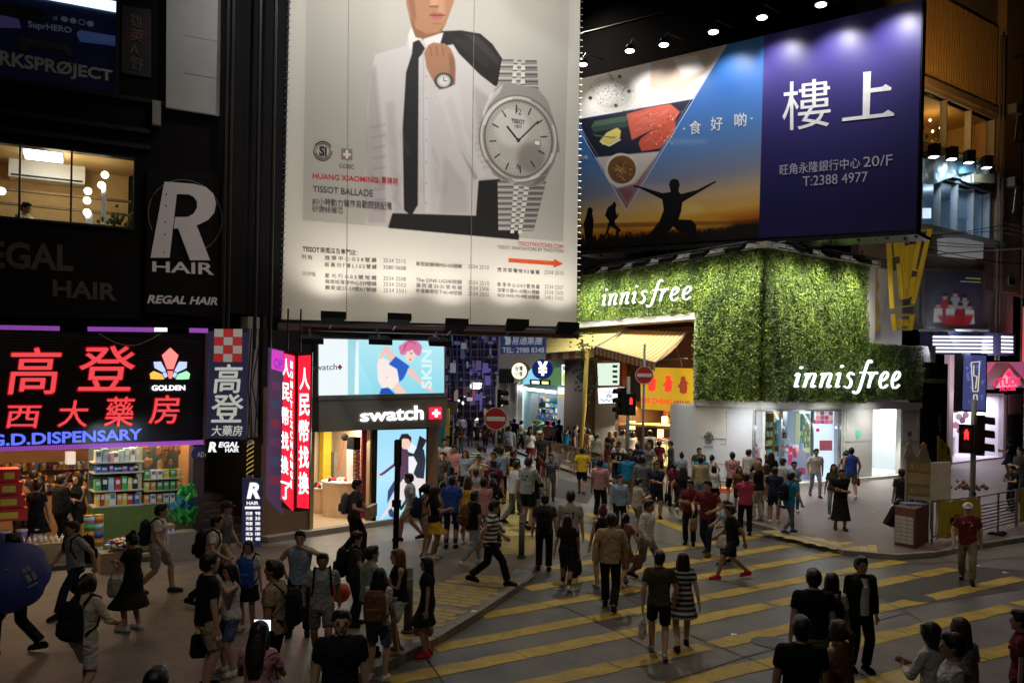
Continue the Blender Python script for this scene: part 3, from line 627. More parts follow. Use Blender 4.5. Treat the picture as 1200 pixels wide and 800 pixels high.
text(NS,'GOLDEN',PG,(174,451,457.5,213,451,457),glow('led_white',(.95,.93,1),1.6),.27,bold=.04)
def lg(pts,m):mb=MB();mb.ppoly(PG,[(60+x/5.716,380+y/5.714) for x,y in pts],.262,.29);mb.build('logo_petal',m,NS)
lr,lb,ly,lgn=glow('led_pink',(1,.25,.22),1.2),glow('led_paleblue',(.45,.55,1),1.3),glow('led_amber',(1,.55,.1),1.1),glow('led_green',(.4,1,.55),1.1)
lg([(775,158),(828,208),(795,300),(755,300),(720,208)],lr);lg([(757,312),(793,312),(785,362),(766,362)],lr)
lg([(665,252),(712,250),(745,310),(728,322),(672,292)],lb);lg([(885,252),(835,250),(803,310),(820,322),(882,292)],lb)
lg([(640,330),(665,312),(722,335),(705,352),(700,368),(645,365)],ly);lg([(905,330),(882,312),(824,335),(840,352),(845,368),(898,365)],lgn)
lg([(725,330),(745,318),(757,345),(742,358)],lb);lg([(820,330),(803,318),(790,345),(805,358)],lb);lg([(706,355),(725,340),(735,366),(706,368)],ly);lg([(840,355),(822,340),(812,366),(840,368)],lgn)
M_PUR=mat('led_purple',(.1,.02,.12),emit=(.38,.09,.55),power=.7)
for x0,x1,yl,yr in [(-60,68,383,385.5),(100,178,386,387),(218,240,387.5,388),(-60,237,527,517)]:
 t=NS if x1==237 else None;mb=MB();n=int((x1-x0)/2.2)
 for k in range(n):
  xa=x0+(x1-x0)*k/n;ya=yl+(yr-yl)*k/n;mb.ppoly(PG,[(xa,ya-2.6),(xa+1.5,ya-2.6),(xa+1.5,ya+2.6),(xa,ya+2.6)],.24,.28)
 tag(mb.build('led_strip',M_PUR,NS),kind='stuff')
mb=MB();mb.ppoly(PG,[(177,384.5),(192,384.7),(192,389),(177,389)],.24,.28);mb.build('led_end',glow('hot_white',(1,.85,1),1.5),NS)
mb=MB();q=[PG.hit(116+9*k,391+14*math.sin(math.pi*k/8),.32) for k in range(9)];mb.tube(q,.012,5);mb.build('cable',mat('grey_cable',(.25,.22,.2)),NS)
c=PG.hit(231,531,.25);t=thing('alarm_box','round blue alarm box on the pharmacy pillar','alarm box',c);mb=MB();mb.tube([c,c+PG.n3*.08],.15,20);mb.build('case',mat('alarm_blue',(.05,.06,.2)),t);text(t,'ADT',PG,(226,528,534,237),M_WHITE,.335,bold=.03)
VS=thing('vertical_sign','dark blue vertical pharmacy sign with chequered top','sign',PG.hit(265,515,.2))
PV=Plane(-5.9,18.9,.9,.436)
mb=MB();mb.ppoly(PV,[(245,388),(291,390),(288,514),(242,513)],-.1,.1);mb.build('board',mat('sign_navy',(.03,.03,.07),.5,emit=(.05,.05,.12),power=.25),VS)
cw,cr=mat('check_white',(.6,.55,.5),emit=(.5,.46,.42),power=.35),mat('check_red',(.4,.02,.02),emit=(.45,.03,.03),power=.5)
for r_ in range(4):
 for k in range(3):
  x0=250.5+11*k-r_*.2;y0=385.5+9.7*r_;mb=MB();mb.ppoly(PV,[(x0,y0),(x0+10.6,y0+.2),(x0+10.5,y0+9.5),(x0-.1,y0+9.3)],.1,.105);mb.build('tile',cr if (r_+k)%2==1 else cw,VS)
lt=mat('sign_letter',(.7,.72,.66),emit=(.62,.66,.6),power=.55)
for ch,bx_ in [('高',(250,427,460,283)),('登',(247,462,494,284))]:text(VS,ch,PV,bx_,lt,.11,bold=.035,shear=.1)
text(VS,'大藥房',PV,(247,498,510,283),lt,.11,bold=.03,shear=.1)
t=thing('salon_light_box','small lit salon sign under the chequered sign','sign',PV.hit(260,531,0));mb=MB();mb.ppoly(PV,[(241,514.5),(282,516),(281,532),(240,531)],-.1,.12);mb.build('box',M_BLACK,t)
text(t,'R',PV,(243,517,529,253),glow('letter_white',(.95,.97,1),1.0),.13,bold=.05,shear=.2);text(t,'EGAL',PV,(255,517,523.5,279),glow('letter_white',(1,1,1),1),.13,bold=.04,shear=.2);text(t,'HAIR',PV,(263,524,529,279),glow('letter_white',(1,1,1),1),.13,bold=.03)
c0=PV.hit(294,519,.3);c1=PV.hit(293,558,.3);t=thing('barber_pole','yellow and black striped barber pole over the salon light box','barber pole',c1)
mb=MB();mb.tube([c1,c0],.068,12);mb.build('cylinder',M_BLACK,t,True)
for k in range(7):
 z=c1.z+.06+k*.1;pts=[(c1.x+.07*math.cos(a),c1.y+.07*math.sin(a),z+.05*(a+2.6)/1.2) for a in np.linspace(-2.9,-.2,8)];mb=MB();mb.tube(pts,.014,5);mb.build('stripe',mat('pole_yellow',(.7,.55,.15),emit=(.6,.45,.1),power=.4),t)
mb=MB();mb.ball(c0,.08,10);mb.ball(c1,.08,10);mb.build('cap',M_STEEL,t)
PR_=Plane(-5.62,18.5,.95,.31);t=thing('price_light_box','tall lit salon price list box standing by the dark stairway','light box',PR_.hit(296,640,0))
mb=MB();mb.ppoly(PR_,[(284,560),(308,561),(306,641),(283,640)],-.12,0);mb.build('box',mat('box_navy',(.02,.02,.05),emit=(.03,.03,.08),power=.4),t);lw=glow('letter_white',(1,1,1),1)
text(t,'R',PR_,(289,565,584,305),lw,.005,bold=.05,shear=.2);text(t,'HAIR',PR_,(289,587,591,303),lw,.005,bold=.03)
mb=MB();mb.ppoly(PR_,[(287,593),(305,593),(305,596),(287,596)],0,.01);mb.build('bar',lw,t)
for k,(a_,b_) in enumerate([('剪髮','98'),('洗髮','35'),('電髮','380'),('染髮','280'),('焗油','180'),('電髮套','480')]):
 y=599+k*6.0;text(t,a_,PR_,(288,y,y+4,296),lw,.005,bold=.03);text(t,b_,PR_,(299,y,y+4,305),lw,.005,bold=.03)
t=thing('stairway_entrance','dark stairway entrance between the pharmacy and the money changer','entrance',PS.hit(262,640,0));a,b=PS.hs(241,600)[0],PS.hs(310,600)[0]
mb=MB();mb.pbox(PS,a,b,PH,5.65,-2.5,-2.4);mb.pbox(PS,b-.1,b,PH,5.65,-2.4,-.05);mb.build('wall',mat('stair_dark',(.02,.02,.02)),t)
for k in range(6):mb=MB();mb.pbox(PS,a,b-.1,PH+.17*k,PH+.17*(k+1)-.004,-2.4,-.3-.28*k);mb.build('step',mat('stair_step',(.08,.08,.08)),t)
mb=MB();mb.pbox(PS,PS.hs(289,450)[0],PS.hs(303,450)[0],PS.hs(295,512)[1],5.6,-.3,0);mb.build('plaster_strip',mat('pale_plaster',(.4,.4,.4)),t)
mb=MB()
for k in range(9):x=286+k*3;mb.tube([PS.hit(x,385,.3),PS.hit(x-6+R.uniform(-6,6),450,.35),PS.hit(x-4+R.uniform(-6,6),520,.3)],.015,5)
mb.build('cables',M_DARK,t)
# ================================================================== money changer sign
MX=thing('money_changer_sign','red lit three-sided money changer box sign on the wall corner','sign',(-4.8,19.2,1.1))
C0=PU  
def pl2(a,b):return Plane(a[0],a[1],b[0]-a[0],b[1]-a[1])
a0=P3(347.5,500,19.0);a1=P3(364.5,500,19.25);a2=P3(331.5,500,19.7)
PA=pl2(a0,a1);PBx=pl2(a0,a2)
M_RED=mat('lit_red',(.5,.01,.02),.4,emit=(1,.015,.04),power=1.25);M_PINK=mat('lit_pink',(.5,.05,.2),.4,emit=(1,.05,.22),power=1.2);LW2=glow('letter_hot_white',(1,.93,.93),1.7)
mb=MB();top,bot=4.72,1.15
mb.prism([(a0.x,a0.y,bot),(a1.x,a1.y,bot),(a1.x-.1,a1.y+.5,bot),(a2.x,a2.y+.25,bot),(a2.x,a2.y,bot)],(0,0,top-bot));mb.build('frame',mat('frame_brown',(.06,.03,.03),.5),MX)
mb=MB();mb.ppoly(PA,[(349.5,417),(363.3,416),(361,595.5),(347.8,594)],.005,.03);mb.build('lit_face',M_RED,MX)
mb=MB();mb.ppoly(PBx,[(334.3,414),(345.8,417),(344,598),(330.6,584)],.005,.03);mb.build('lit_face',M_RED,MX)
mb=MB();mb.ppoly(PBx,[(334.4,414.5),(345.7,417.5),(345.6,436),(334,434)],.031,.034);mb.build('lit_face',M_PINK,MX)
for k,ch in enumerate('人民幣找換'):
 y=431+k*30.5;text(MX,ch,PA,(350.3-k*.3,y,y+25,361.7-k*.3),LW2,.032,bold=.05)
 y=420+k*28.5;text(MX,ch,PBx,(333.4-k*.5,y-.5,y+19,341-k*.4,y+1,y+22),LW2,.032,bold=.04)
text(MX,'\n'.join('MONEYEXCHANGE'),PBx,(342,422,570,345,424,574),LW2,.035,bold=.03)
text(MX,'了',PBx,(331,563,582,342,566,588),LW2,.032,bold=.04)
mb=MB()
for x in (337,352):q=P3(x,405,19.4);mb.tube([(q.x,q.y,top),(q.x,q.y,5.7)],.02,6)
mb.build('hanger',M_DARK,MX)
t=thing('hanging_light_box','old dim violet light box hanging behind the red money sign','light box',P3(322,610,20.2));POld=Plane(*P3(322,500,20.2).xy,.75,.66)
mb=MB();mb.ppoly(POld,[(315.5,407),(332,411),(330,602),(312.5,583)],-.06,.06);mb.build('box',mat('old_box',(.12,.1,.15),emit=(.08,.04,.1),power=.6),t)
mb=MB();mb.ppoly(POld,[(317,409),(330.5,412),(330,436),(316.5,432)],.06,.075);mb.build('lit_face',mat('lit_magenta',(.5,.05,.4),emit=(.8,.08,.7),power=.7),t)
text(t,'OP',POld,(319,419,431,329,421,433),mat('op_purple',(.2,.02,.3),emit=(.35,.03,.5),power=1),.08,bold=.04)
for k in range(6):
 y=446+22*k;mb=MB();mb.ppoly(POld,[(317-k*.4,y),(327,y+2),(326.5,y+13),(317-k*.4,y+10)],.06,.066);mb.build('faded_panel',mat('faded_'+str(k%3),[(.2,.1,.2),(.12,.12,.2),(.25,.07,.1)][k%3],emit=[(.12,.04,.12),(.05,.06,.13),(.2,.03,.07)][k%3],power=.6),t)
# ================================================================== watch shop
SW=thing('watch_shop','watch shop with lit fascia and open wooden interior','shop',PS.hit(440,630,0))
S=lambda x,y=500,o=0:PS.hs(x,y,o)[0]
Zs=lambda x,y,o=0:PS.hs(x,y,o)[1]
M_TAN=mat('beige_wall',(.62,.5,.36),.7,vary=.08);M_FLOORW=mat('shop_floor_oak',(.62,.48,.33),.35,vary=.1)
sL,sR=S(366),S(497);zc=Zs(440,502)
slab_room(SW,PS,sL,sR,PH+.12,zc,4.2,M_TAN,M_FLOORW,mat('shop_ceiling',(.6,.5,.4)))
mb=MB();mb.pbox(PS,S(308),S(515),PH,PH+.14,0,.3);mb.build('step',mat('step_stone',(.3,.26,.22)),SW)
mb=MB();mb.pbox(PS,S(308),sL,PH,3.9,-.5,0);mb.build('pillar',mat('brown_stone',(.28,.17,.11),.5),SW)
mb=MB();mb.pbox(PS,S(495),S(514),PH,zc,-.4,0);mb.build('pillar',mat('brown_stone'),SW)
for x in (364,433):mb=MB();mb.pbox(PS,S(x),S(x+4),PH,zc,-.1,.04);mb.build('door_frame',mat('frame_oak',(.5,.36,.2),.4),SW)
for x0,x1,m_,h_ in [(383,392,mat('wall_yellow',(.8,.6,.05)),1),(396,425,mat('wall_grey',(.35,.36,.3)),.62),(410,428,mat('wall_clay',(.5,.33,.22)),1)]:
 mb=MB();mb.pbox(PS,S(x0,500,-3.8),S(x1,500,-3.8),PH+.2,PH+.2+(zc-.4)*h_,-4.15,-3.95);mb.build('wall_panel',m_,SW)
for (x,o,col) in [(378,-2.3,'round display table of watches near the yellow wall'),(403,-1.4,'pale wooden counter of watches inside the shop')]:
 c=PS.hit(x,600,o);c.z=PH+.12;t=thing('display_table',col,'display table',c);mb=MB();mb.tube([c+Vector((0,0,.002)),c+Vector((0,0,.95))],.62,20) if o>-2 else mb.tube([c+Vector((0,0,.002)),c+Vector((0,0,.7))],.4,18)
 mb.build('body',mat('pale_oak',(.7,.52,.36),.45),t,False);mb=MB();h=.95 if o>-2 else .7;mb.tube([c+Vector((0,0,h)),c+Vector((0,0,h+.04))],.66 if o>-2 else .44,20);mb.build('table_top',M_WHITE,t)
 mb=MB()
 for k in range(26):q=c+Vector((R.uniform(-.5,.5),R.uniform(-.4,.4),h+.06));mb.ball(q,.05,6,k%3,(1,.7,1.6))
 tag(mb.build('watches',[M_WHITE,mat('pack_red'),M_DARK],t),kind='stuff')
q0=PS.hit(396,552,-1.5);q1=PS.hit(404,512,-1.5);t=thing('wall_lamp','red angled display lamp in the watch shop','lamp',q0)
mb=MB();mb.tube([q0,q1],.018,6);mb.build('arm',mat('lamp_red',(.6,.05,.04)),t);mb=MB();mb.ball(q1,.11,10);mb.build('lamp_head',M_BLACK,t)
t=thing('watch_rack','narrow black topped rack of watches by the poster','rack',PS.hit(419,600,-.9));sa,sb=S(415,500,-.9),S(423,500,-.9)
mb=MB();mb.pbox(PS,sa,sb,PH+.13,2.15,-1.2,-.92);mb.build('column',M_WHITE,t);mb=MB();mb.pbox(PS,sa,sb,2.15,2.5,-1.2,-.9);mb.build('top_sign',M_BLACK,t)
for k in range(11):mb=MB();mb.pbox(PS,sa+.03,sb-.03,.9+.115*k,.955+.115*k,-.92,-.86);mb.build('watch_box',mat('watch_box',(.5,.3,.18)),t)
mb=MB();mb.pbox(PS,S(424,500,-.6),S(431,500,-.6),PH+.13,zc,-.62,-.56);mb.build('red_panel',mat('crimson_panel',(.35,.04,.07)),SW)
for x,o in ((385,-1.5),(415,-2.6),(455,-2.0)):
 c=PS.hit(x,500,o);lamp('watch_shop_light','AREA',(c.x,c.y,zc-.1),(c.x,c.y,0),55,(1,.86,.66),1.0)
c=PS.hit(400,560,-.4);lamp('watch_shop_light','AREA',(c.x,c.y,zc-.15),(c.x+.4,c.y-3,0),45,(1,.88,.7),1.4)
mb=MB();mb.ppoly(PS,[(365,464.5),(516,461),(514.5,499),(365,505.5)],.02,.3)
m_f=mat('brushed_steel',(.26,.25,.23),.35,.25,vary=.05,scale=3);mb.build('fascia',m_f,SW)
mb=MB();mb.ppoly(PS,[(365,467.5),(515.5,464),(515.5,465),(365,468.5)],.3,.31);mb.build('seam',M_STEEL,SW)
WW=glow('sign_white',(1,1,1),1.5)
text(SW,'swatch',PS,(413,479.5,493.5,487,474,491),WW,.32,bold=.02,depth=.02)
mb=MB();mb.ppoly(PS,[(494,477),(507.5,476.5),(507.5,490),(494,490.5)],.31,.36);mb.build('emblem',mat('swiss_red',(.6,.02,.05),emit=(1,.02,.07),power=1.1),SW)
mb=MB();mb.ppoly(PS,[(499.3,479),(502.2,479),(502.2,488),(499.3,488)],.36,.38);mb.ppoly(PS,[(496.2,482.2),(505.3,482),(505.3,484.9),(496.2,485)],.36,.379);mb.build('cross',WW,SW)
LBX=thing('advert_light_box','wide pale blue light box with a pink-haired dancer','light box',PS.hit(440,463,.2))
mb=MB();mb.ppoly(PS,[(364,395),(515,398),(514.5,462),(364,465)],.02,.26);mb.build('box',M_STEEL,LBX)
p=Print(PS,[(366,397),(513,400),(513,460),(366,463)],620)
p.vgrad([(0,(.55,.85,.92)),(1,(.72,.92,.96))]);X=lambda x:340+x/6.156;Y_=lambda y:390+y/6.154
def pp(pts):return [(X(a),Y_(b)) for a,b in pts]
p.poly([(360,390),(400,390),(400,470),(360,470)],(.93,.97,.98));p.poly([(400,390),(412,390),(412,470),(400,470)],(.62,.84,.88))
p.poly(pp([(430,60),(445,60),(448,440),(418,440)]),(.95,1,1),1,2)
skin=(.95,.78,.74)
p.poly(pp([(650,90),(715,170),(690,225),(640,150)]),skin,1,.6);p.poly(pp([(600,150),(630,180),(720,240),(745,300),(735,350),(700,400),(620,400),(585,340),(580,230)]),(.98,.92,.9),1,.8)
p.poly(pp([(630,100),(660,110),(620,180),(590,190)]),skin,1,.6)
p.poly(pp([(715,170),(815,240),(770,330),(742,352),(725,260),(665,225)]),(.1,.36,.78),1,.5);p.poly(pp([(610,400),(660,392),(710,440),(598,440)]),(.08,.3,.7),1,.5);p.poly(pp([(700,380),(735,360),(800,435),(712,435)]),(.97,.82,.76),1,.6)
p.poly(pp([(800,260),(825,250),(900,340),(985,405),(985,425),(960,420),(880,360),(800,290)]),skin,1,.6)
p.ell(X(820),Y_(160),5.5,8.5,(.97,.84,.8),1,.5,10)
for dx,dy,r in [(-8,-60,7),(-45,-40,6),(30,-60,7),(55,-20,5),(-50,-10,4),(10,-75,6),(50,-45,6),(60,0,3),(-20,-45,6)]:p.ell(X(818+dx),Y_(150+dy),r,r*.8,(.85,.45,.62),.9,.8)
p.line(pp([(775,100),(815,60),(860,80)]),1.2,(.65,.28,.45));p.line(pp([(770,130),(790,90)]),1.2,(.68,.3,.48));p.line(pp([(812,195),(828,190)]),1.3,(.8,.15,.2));p.line(pp([(818,150),(835,146)]),1,(.2,.2,.3))
p.poly(pp([(640,318),(660,314),(658,320)]),(.75,.6,.55))
p.build('picture',LBX,p.material('dancer_print',power=1.0),.265)
text(LBX,'SKIN',PS,(0,0,0,0,0,0),WW,.27) if False else None
PSk=[PS.hit(494,455,.28),PS.hit(494,410,.28),PS.hit(506,410,.28),PS.hit(506,455,.28)]  
co,fs,_=text_mesh('SKIN',.02,0,.02);mb=MB()
mb.add([(PSk[0]*(1-float(x))+PSk[1]*float(x))*float(y)+(PSk[3]*(1-float(x))+PSk[2]*float(x))*(1-float(y))+PS.n3*(.004 if z>.01 else 0) for x,y,z in co],fs);mb.build('lettering',glow('skin_white',(.66,.88,.93),1.0),LBX)
text(LBX,'swatch',PS,(358,427,434,387,426,433),mat('print_grey',(.1,.1,.12)),.27);text(LBX,'+',PS,(388,427,433,393),mat('print_red',(.6,.02,.03)),.27,bold=.08)
lamp('fascia_glow','AREA',PS.hit(440,430,.5),PS.hit(440,430,4)+Vector((0,0,-2)),26,(.75,.92,1),3.0,1.2)
LP=thing('poster_light_box','tall blue light box with a dancing man in purple','light box',PS.hit(465,612,.1))
mb=MB();mb.ppoly(PS,[(435.5,500),(497,499),(495,610),(433.5,619)],.02,.16);mb.build('box',M_BLACK,LP)
p=Print(PS,[(438,503.5),(495,502),(493.2,607),(436,616)],460);p.vgrad([(0,(.55,.83,.95)),(.5,(.7,.9,.98)),(1,(.62,.86,.97))])
X=lambda x:380+x/5;Y_=lambda y:480+y/5
p.poly(pp([(350,560),(430,400),(470,400),(520,330),(570,400),(560,480),(470,500),(350,600),(310,640),(290,660),(300,640)]),(.9,.85,.86),1,.6)
p.poly(pp([(415,210),(440,205),(470,240),(475,330),(440,400),(380,480),(345,545),(350,470),(400,390),(415,300)]),(.18,.25,.42),1,.5)
p.poly(pp([(415,215),(445,208),(475,250),(478,380),(450,400),(418,400),(412,310),(330,372),(298,390),(292,380),(320,362),(400,300)]),(.33,.2,.32),1,.4)
p.poly(pp([(470,240),(520,210),(560,230),(570,290),(560,400),(520,395),(500,370),(520,310),(500,270),(470,270)]),(.1,.14,.22),1,.4)
p.poly(pp([(470,270),(500,270),(522,310),(500,360),(470,375)]),(.93,.93,.95),1,.3)
p.poly(pp([(520,210),(535,150),(575,175),(570,190),(545,240)]),(.08,.09,.12),1,.3)
p.poly(pp([(455,200),(470,245),(500,255),(520,215),(485,190)]),(.9,.95,.97),1,.3)
p.ell(X(457),Y_(185),6,9,(.95,.8,.74),1,.4,15);p.poly(pp([(415,170),(430,140),(465,138),(487,160),(485,190),(470,168),(440,165),(420,185)]),(.12,.09,.1),1,.3)
p.poly(pp([(350,590),(370,570),(390,610),(380,628),(360,620)]),(.15,.25,.42),1,.4);p.ell(X(297),Y_(385),2.2,1.5,(.95,.8,.74));p.poly(pp([(285,655),(320,640),(325,660),(290,668)]),(.85,.8,.85))
p.build('picture',LP,p.material('dancing_man_print',power=1.05),.165)
# ================================================================== tall billboard
TB=thing('billboard','huge lit watch billboard with a man in white shirt and tie','billboard',PT.hit(500,382,0))
mb=MB();mb.ppoly(PT,[(340,-90),(682,-90),(676,386),(328.5,376)],-.35,-.02);mb.build('frame',M_DARK,TB)
p=Print(PT,[(342,-90),(681,-90),(675.5,383),(330,374)],1000)
p.vgrad([(0,C255(232,228,218)),(.35,C255(226,222,212)),(1,C255(205,200,190))])
p.poly([(361,-95),(670,-95),(660,283),(354.5,258)],C255(196,192,184));p.poly([(361,-95),(450,-95),(430,264),(354.5,258)],C255(182,177,168),.5,14);p.poly([(560,-95),(670,-95),(669,60),(600,20)],C255(165,158,148),.5,18)
SH=C255(214,208,206)
p.poly([(483,30),(475,54),(440,64),(433,90),(430,130),(431,170),(427,205),(432,225),(428,263),(452,266),(460,250),(557,253),(561,211),(570,209),(584,210),(600,160),(583,100),(566,86),(545,62),(520,42)],SH,1,.6)
for q,c,a,b in [([(433,85),(440,75),(448,160),(452,262),(430,262),(428,200)],(.62,.58,.58),.5,4),([(452,120),(462,118),(470,250),(462,252)],(.66,.62,.62),.35,4),([(530,110),(545,170),(562,205),(556,212),(535,165),(522,120)],(.55,.52,.52),.55,2.5),([(555,100),(580,120),(580,200),(560,170)],(.64,.6,.6),.5,5),([(495,110),(500,108),(505,250),(496,250)],(.93,.92,.92),.5,5),([(520,180),(545,215),(550,250),(515,250)],(.66,.63,.62),.4,5),([(435,205),(452,215),(450,220),(434,212)],(.55,.5,.5),.4,2)]:p.poly(q,c,a,b)
p.poly([(509,48),(517,37),(540,36),(563,40),(577,52),(589,70),(588,100),(580,101),(563,88),(538,63),(531,52),(520,54)],C255(22,20,20),1,.6);p.poly([(530,45),(560,48),(575,75),(570,80),(545,60)],C255(44,40,38),.7,3)
p.poly([(561,212),(586,210),(588,245),(608,258),(608,281),(455,267),(460,250),(558,253)],C255(24,21,20),1,.5)
p.poly([(476,-12),(476,5),(482,30),(487,48),(512,44),(522,30),(532,2),(532,-12)],C255(178,128,96),1,.8);p.poly([(480,20),(488,34),(500,40),(514,38),(520,30),(516,44),(488,48)],C255(138,92,66),.8,1.6)
p.poly([(476,-12),(484,-12),(488,20),(484,32)],C255(140,96,72),.7,2.5);p.poly([(512,-12),(520,-12),(522,20),(514,26)],C255(205,158,124),.7,3)
p.poly([(505,-10),(512,-10),(514,6),(504,8)],C255(205,160,128),.9,1.2);p.line([(503,8),(514,8)],1.8,C255(120,76,56),.9,.8)
p.poly([(503,17),(509,15),(512,16.5),(516,15.5),(522,18),(512,19)],C255(160,84,76),1,.4);p.poly([(503,18),(512,19),(522,18),(516,24),(508,23.5)],C255(184,104,94),1,.5);p.line([(503,18),(512,19),(522,18)],.9,C255(96,46,42),.9)
p.line([(507,28),(517,28)],2,C255(150,104,78),.7,1);p.line([(490,-6),(500,-7)],2.4,C255(60,40,32),.9,.6);p.line([(517,-7),(526,-6)],2.4,C255(60,40,32),.9,.6)
p.poly([(482,32),(478,42),(480,60),(488,50),(496,46),(487,44)],C255(232,228,224),1,.4);p.poly([(496,46),(520,38),(516,52),(502,58)],C255(228,224,222),1,.4)
p.poly([(484,50),(491,47),(498,57),(494,64),(490.5,68),(490,150),(489.5,240),(482,253),(473.5,246),(472,150),(476,85),(483,63)],C255(28,25,26),1,.4)
_rs=random.Random(5)
for k in range(30):
 x=_rs.uniform(436,556);y=_rs.uniform(75,240)
 if 470<x<492 or (x>500 and y<115):continue
 L_=_rs.uniform(10,34);a_=rad(_rs.choice((75,95,110,60))+_rs.uniform(-12,12));p.line([(x,y),(x+L_*math.cos(a_),y+L_*math.sin(a_))],_rs.uniform(2,5),_rs.choice([(.55,.52,.53),(.62,.59,.59),(.93,.91,.91)]),_rs.uniform(.1,.24),_rs.uniform(3,6))
for k in range(9):p.line([(434+k*.5,150+k*12),(452,146+k*12.5)],2,(.5,.47,.47),.35,2)
for k in range(10):p.line([(562-k,128+k*8),(574,132+k*7)],1.6,(.5,.47,.47),.3,2)
for yb_ in (90,115,140,165,190,215,238):p.ell(499.5,yb_,.9,.9,C255(150,145,140),.8,.3,n=10)
p.line([(496,60),(497,250)],.8,(.6,.57,.57),.6,.8)
p.poly([(540,38),(560,42),(586,70),(583,78),(556,50)],C255(74,68,64),.6,3);p.line([(545,62),(580,96)],2,C255(18,16,16),.7,2)
p.poly([(497,62),(502,53),(508,50),(515,51),(521,51),(528,57),(532,66),(534,80),(533,100),(515,106),(506,92),(500,80)],C255(172,122,92),1,.7)
for x in (504,511,518):p.line([(x,54),(x+2,66)],1.1,C255(120,80,60),.8,.5)
p.poly([(526,60),(533,70),(533,98),(527,98)],C255(135,92,70),.7,2)
p.ell(520,95,11,9.5,C255(60,55,52),1,.4);p.ell(520,95,8.2,7.6,C255(190,188,184),1,.3);p.ell(520,95,5.8,5.4,C255(222,220,216));p.line([(520,95),(520,90.5)],.8,(.2,.2,.2));p.line([(520,95),(524,95)],.8,(.2,.2,.2))
p.poly([(512,112),(514,106),(536,99),(540,112),(545,150),(570,206),(560,208),(530,160),(520,130)],C255(222,217,215),.8,1.4)
def band(y0,y1,xl0,xr0,xl1,xr1,rows):
 for r_ in range(rows):
  ta,tb=r_/rows,(r_+1)/rows;ya,yb=y0+(y1-y0)*ta,y0+(y1-y0)*tb
  for k in range(5):
   L0=xl0+(xl1-xl0)*ta;R0=xr0+(xr1-xr0)*ta;L1=xl0+(xl1-xl0)*tb;R1=xr0+(xr1-xr0)*tb
   ed=[0,.34,.45,.56,.67,1];oy=(yb-ya)*(.5 if k in (1,3) else 0);f=.12*((R0-L0)/40)
   x0a,x1a,x0b,x1b=L0+(R0-L0)*ed[k],L0+(R0-L0)*ed[k+1],L1+(R1-L1)*ed[k],L1+(R1-L1)*ed[k+1];g_=[165,225,190,228,140][k]/255;sl=(k/5)*1.2
   p.poly([(x0a,ya+oy+sl),(x1a,ya+oy+sl),(x1b,yb+oy+sl),(x0b,yb+oy+sl)],(g_,g_*.98,g_*.95));p.poly([(x0a,ya+oy+sl),(x1a,ya+oy+sl),(x1a,ya+oy+sl+1.5),(x0a,ya+oy+sl+1.5)],C255(82,76,70),.9);p.poly([(x0b,yb+oy+sl-3),(x1b,yb+oy+sl-3),(x1b,yb+oy+sl-1.6),(x0b,yb+oy+sl-1.6)],C255(245,243,238),.6)
band(70,118,588,629,580,632,6);band(212,270,583,640,584,625,9)
p.poly([(580,104),(590,96),(630,104),(642,118),(652,150),(650,190),(636,216),(622,220),(590,212),(578,205),(566,175),(564,145)],C255(160,154,147),1,.7)
p.poly([(650,166),(655,166),(656,178),(650,180)],C255(150,146,140));
for rx,ry,c in [(46,52,(120,112,104)),(44.5,50.5,(222,218,212)),(42,48,(172,165,156)),(40,46,(95,88,82)),(38.5,44.5,(170,165,158)),(37,43,(190,184,176)),(29,34,(206,200,192)),(28,33,(192,186,178))]:p.ell(607.5,163,rx,ry,C255(*c),1,.35,-14)
p.ell(600,150,20,22,C255(235,232,226),.6,6);p.ell(622,185,16,18,C255(120,113,106),.6,6)
for h_ in range(12):
 a=rad(h_*30-90-4);ca,sa_=math.cos(a),math.sin(a)
 p.line([(607.5+26*ca,163+31*sa_),(607.5+34*ca,163+40*sa_)],1.6,C255(60,54,50))
p.line([(607.5,165),(594,148)],2.2,C255(55,50,46));p.line([(607.5,165),(631,142)],1.8,C255(55,50,46));p.ell(607.5,164.5,2.2,2.4,C255(55,50,46));p.poly([(626,164),(633,165),(633,171),(626,170)],(.95,.95,.93));p.line([(626,164),(633,165),(633,171),(626,170),(626,164)],.7,(.3,.28,.26))
p.line([(572,190),(600,214),(640,205)],1.5,C255(250,248,244),.6,1)
for x0,x1 in ((409,406),(557,551)):p.line([(x0,-90),(x1,380)],.9,C255(120,116,110),.8)
for a0_,a1_,r1_,r2_,c1_,al in ((200,260,43.3,49.3,(1,1,1),.75),(20,70,43.3,49.3,(1,1,1),.6),(100,150,43.3,49.3,(.25,.23,.2),.45),(290,340,43.3,49.3,(.3,.28,.25),.4),(210,250,33,38,(1,1,1),.35)):
 aa=[rad(a0_+(a1_-a0_)*k/12) for k in range(13)];p.line([(607.5+r1_*math.cos(a)*.98,163+r2_*math.sin(a)*.98) for a in aa],2.2,c1_,al,1.5)
for k in range(60):a=rad(k*6-94);p.line([(607.5+35*math.cos(a),163+41*math.sin(a)),(607.5+36.5*math.cos(a),163+42.6*math.sin(a))],.6,C255(80,74,68),.8)
p.poly([(566,130),(574,112),(590,98),(586,108),(572,124),(566,142)],(1,1,1),.5,1.5);p.poly([(646,190),(638,212),(622,219),(634,204)],(.35,.33,.3),.5,2)
p.build('printed_sheet',TB,p.material('billboard_print',rough=.75),.0,.02)
BK,RDp,GY=mat('print_black',(.03,.03,.03)),mat('print_red',(.6,.02,.03)),mat('print_grey',(.1,.1,.12));ORp=mat('print_orange',(.75,.1,.02));GYL=mat('print_light_grey',(.22,.21,.2))
T=lambda*a,**k:text(TB,a[0],PT,a[1],a[2],.004,depth=.003,**k)
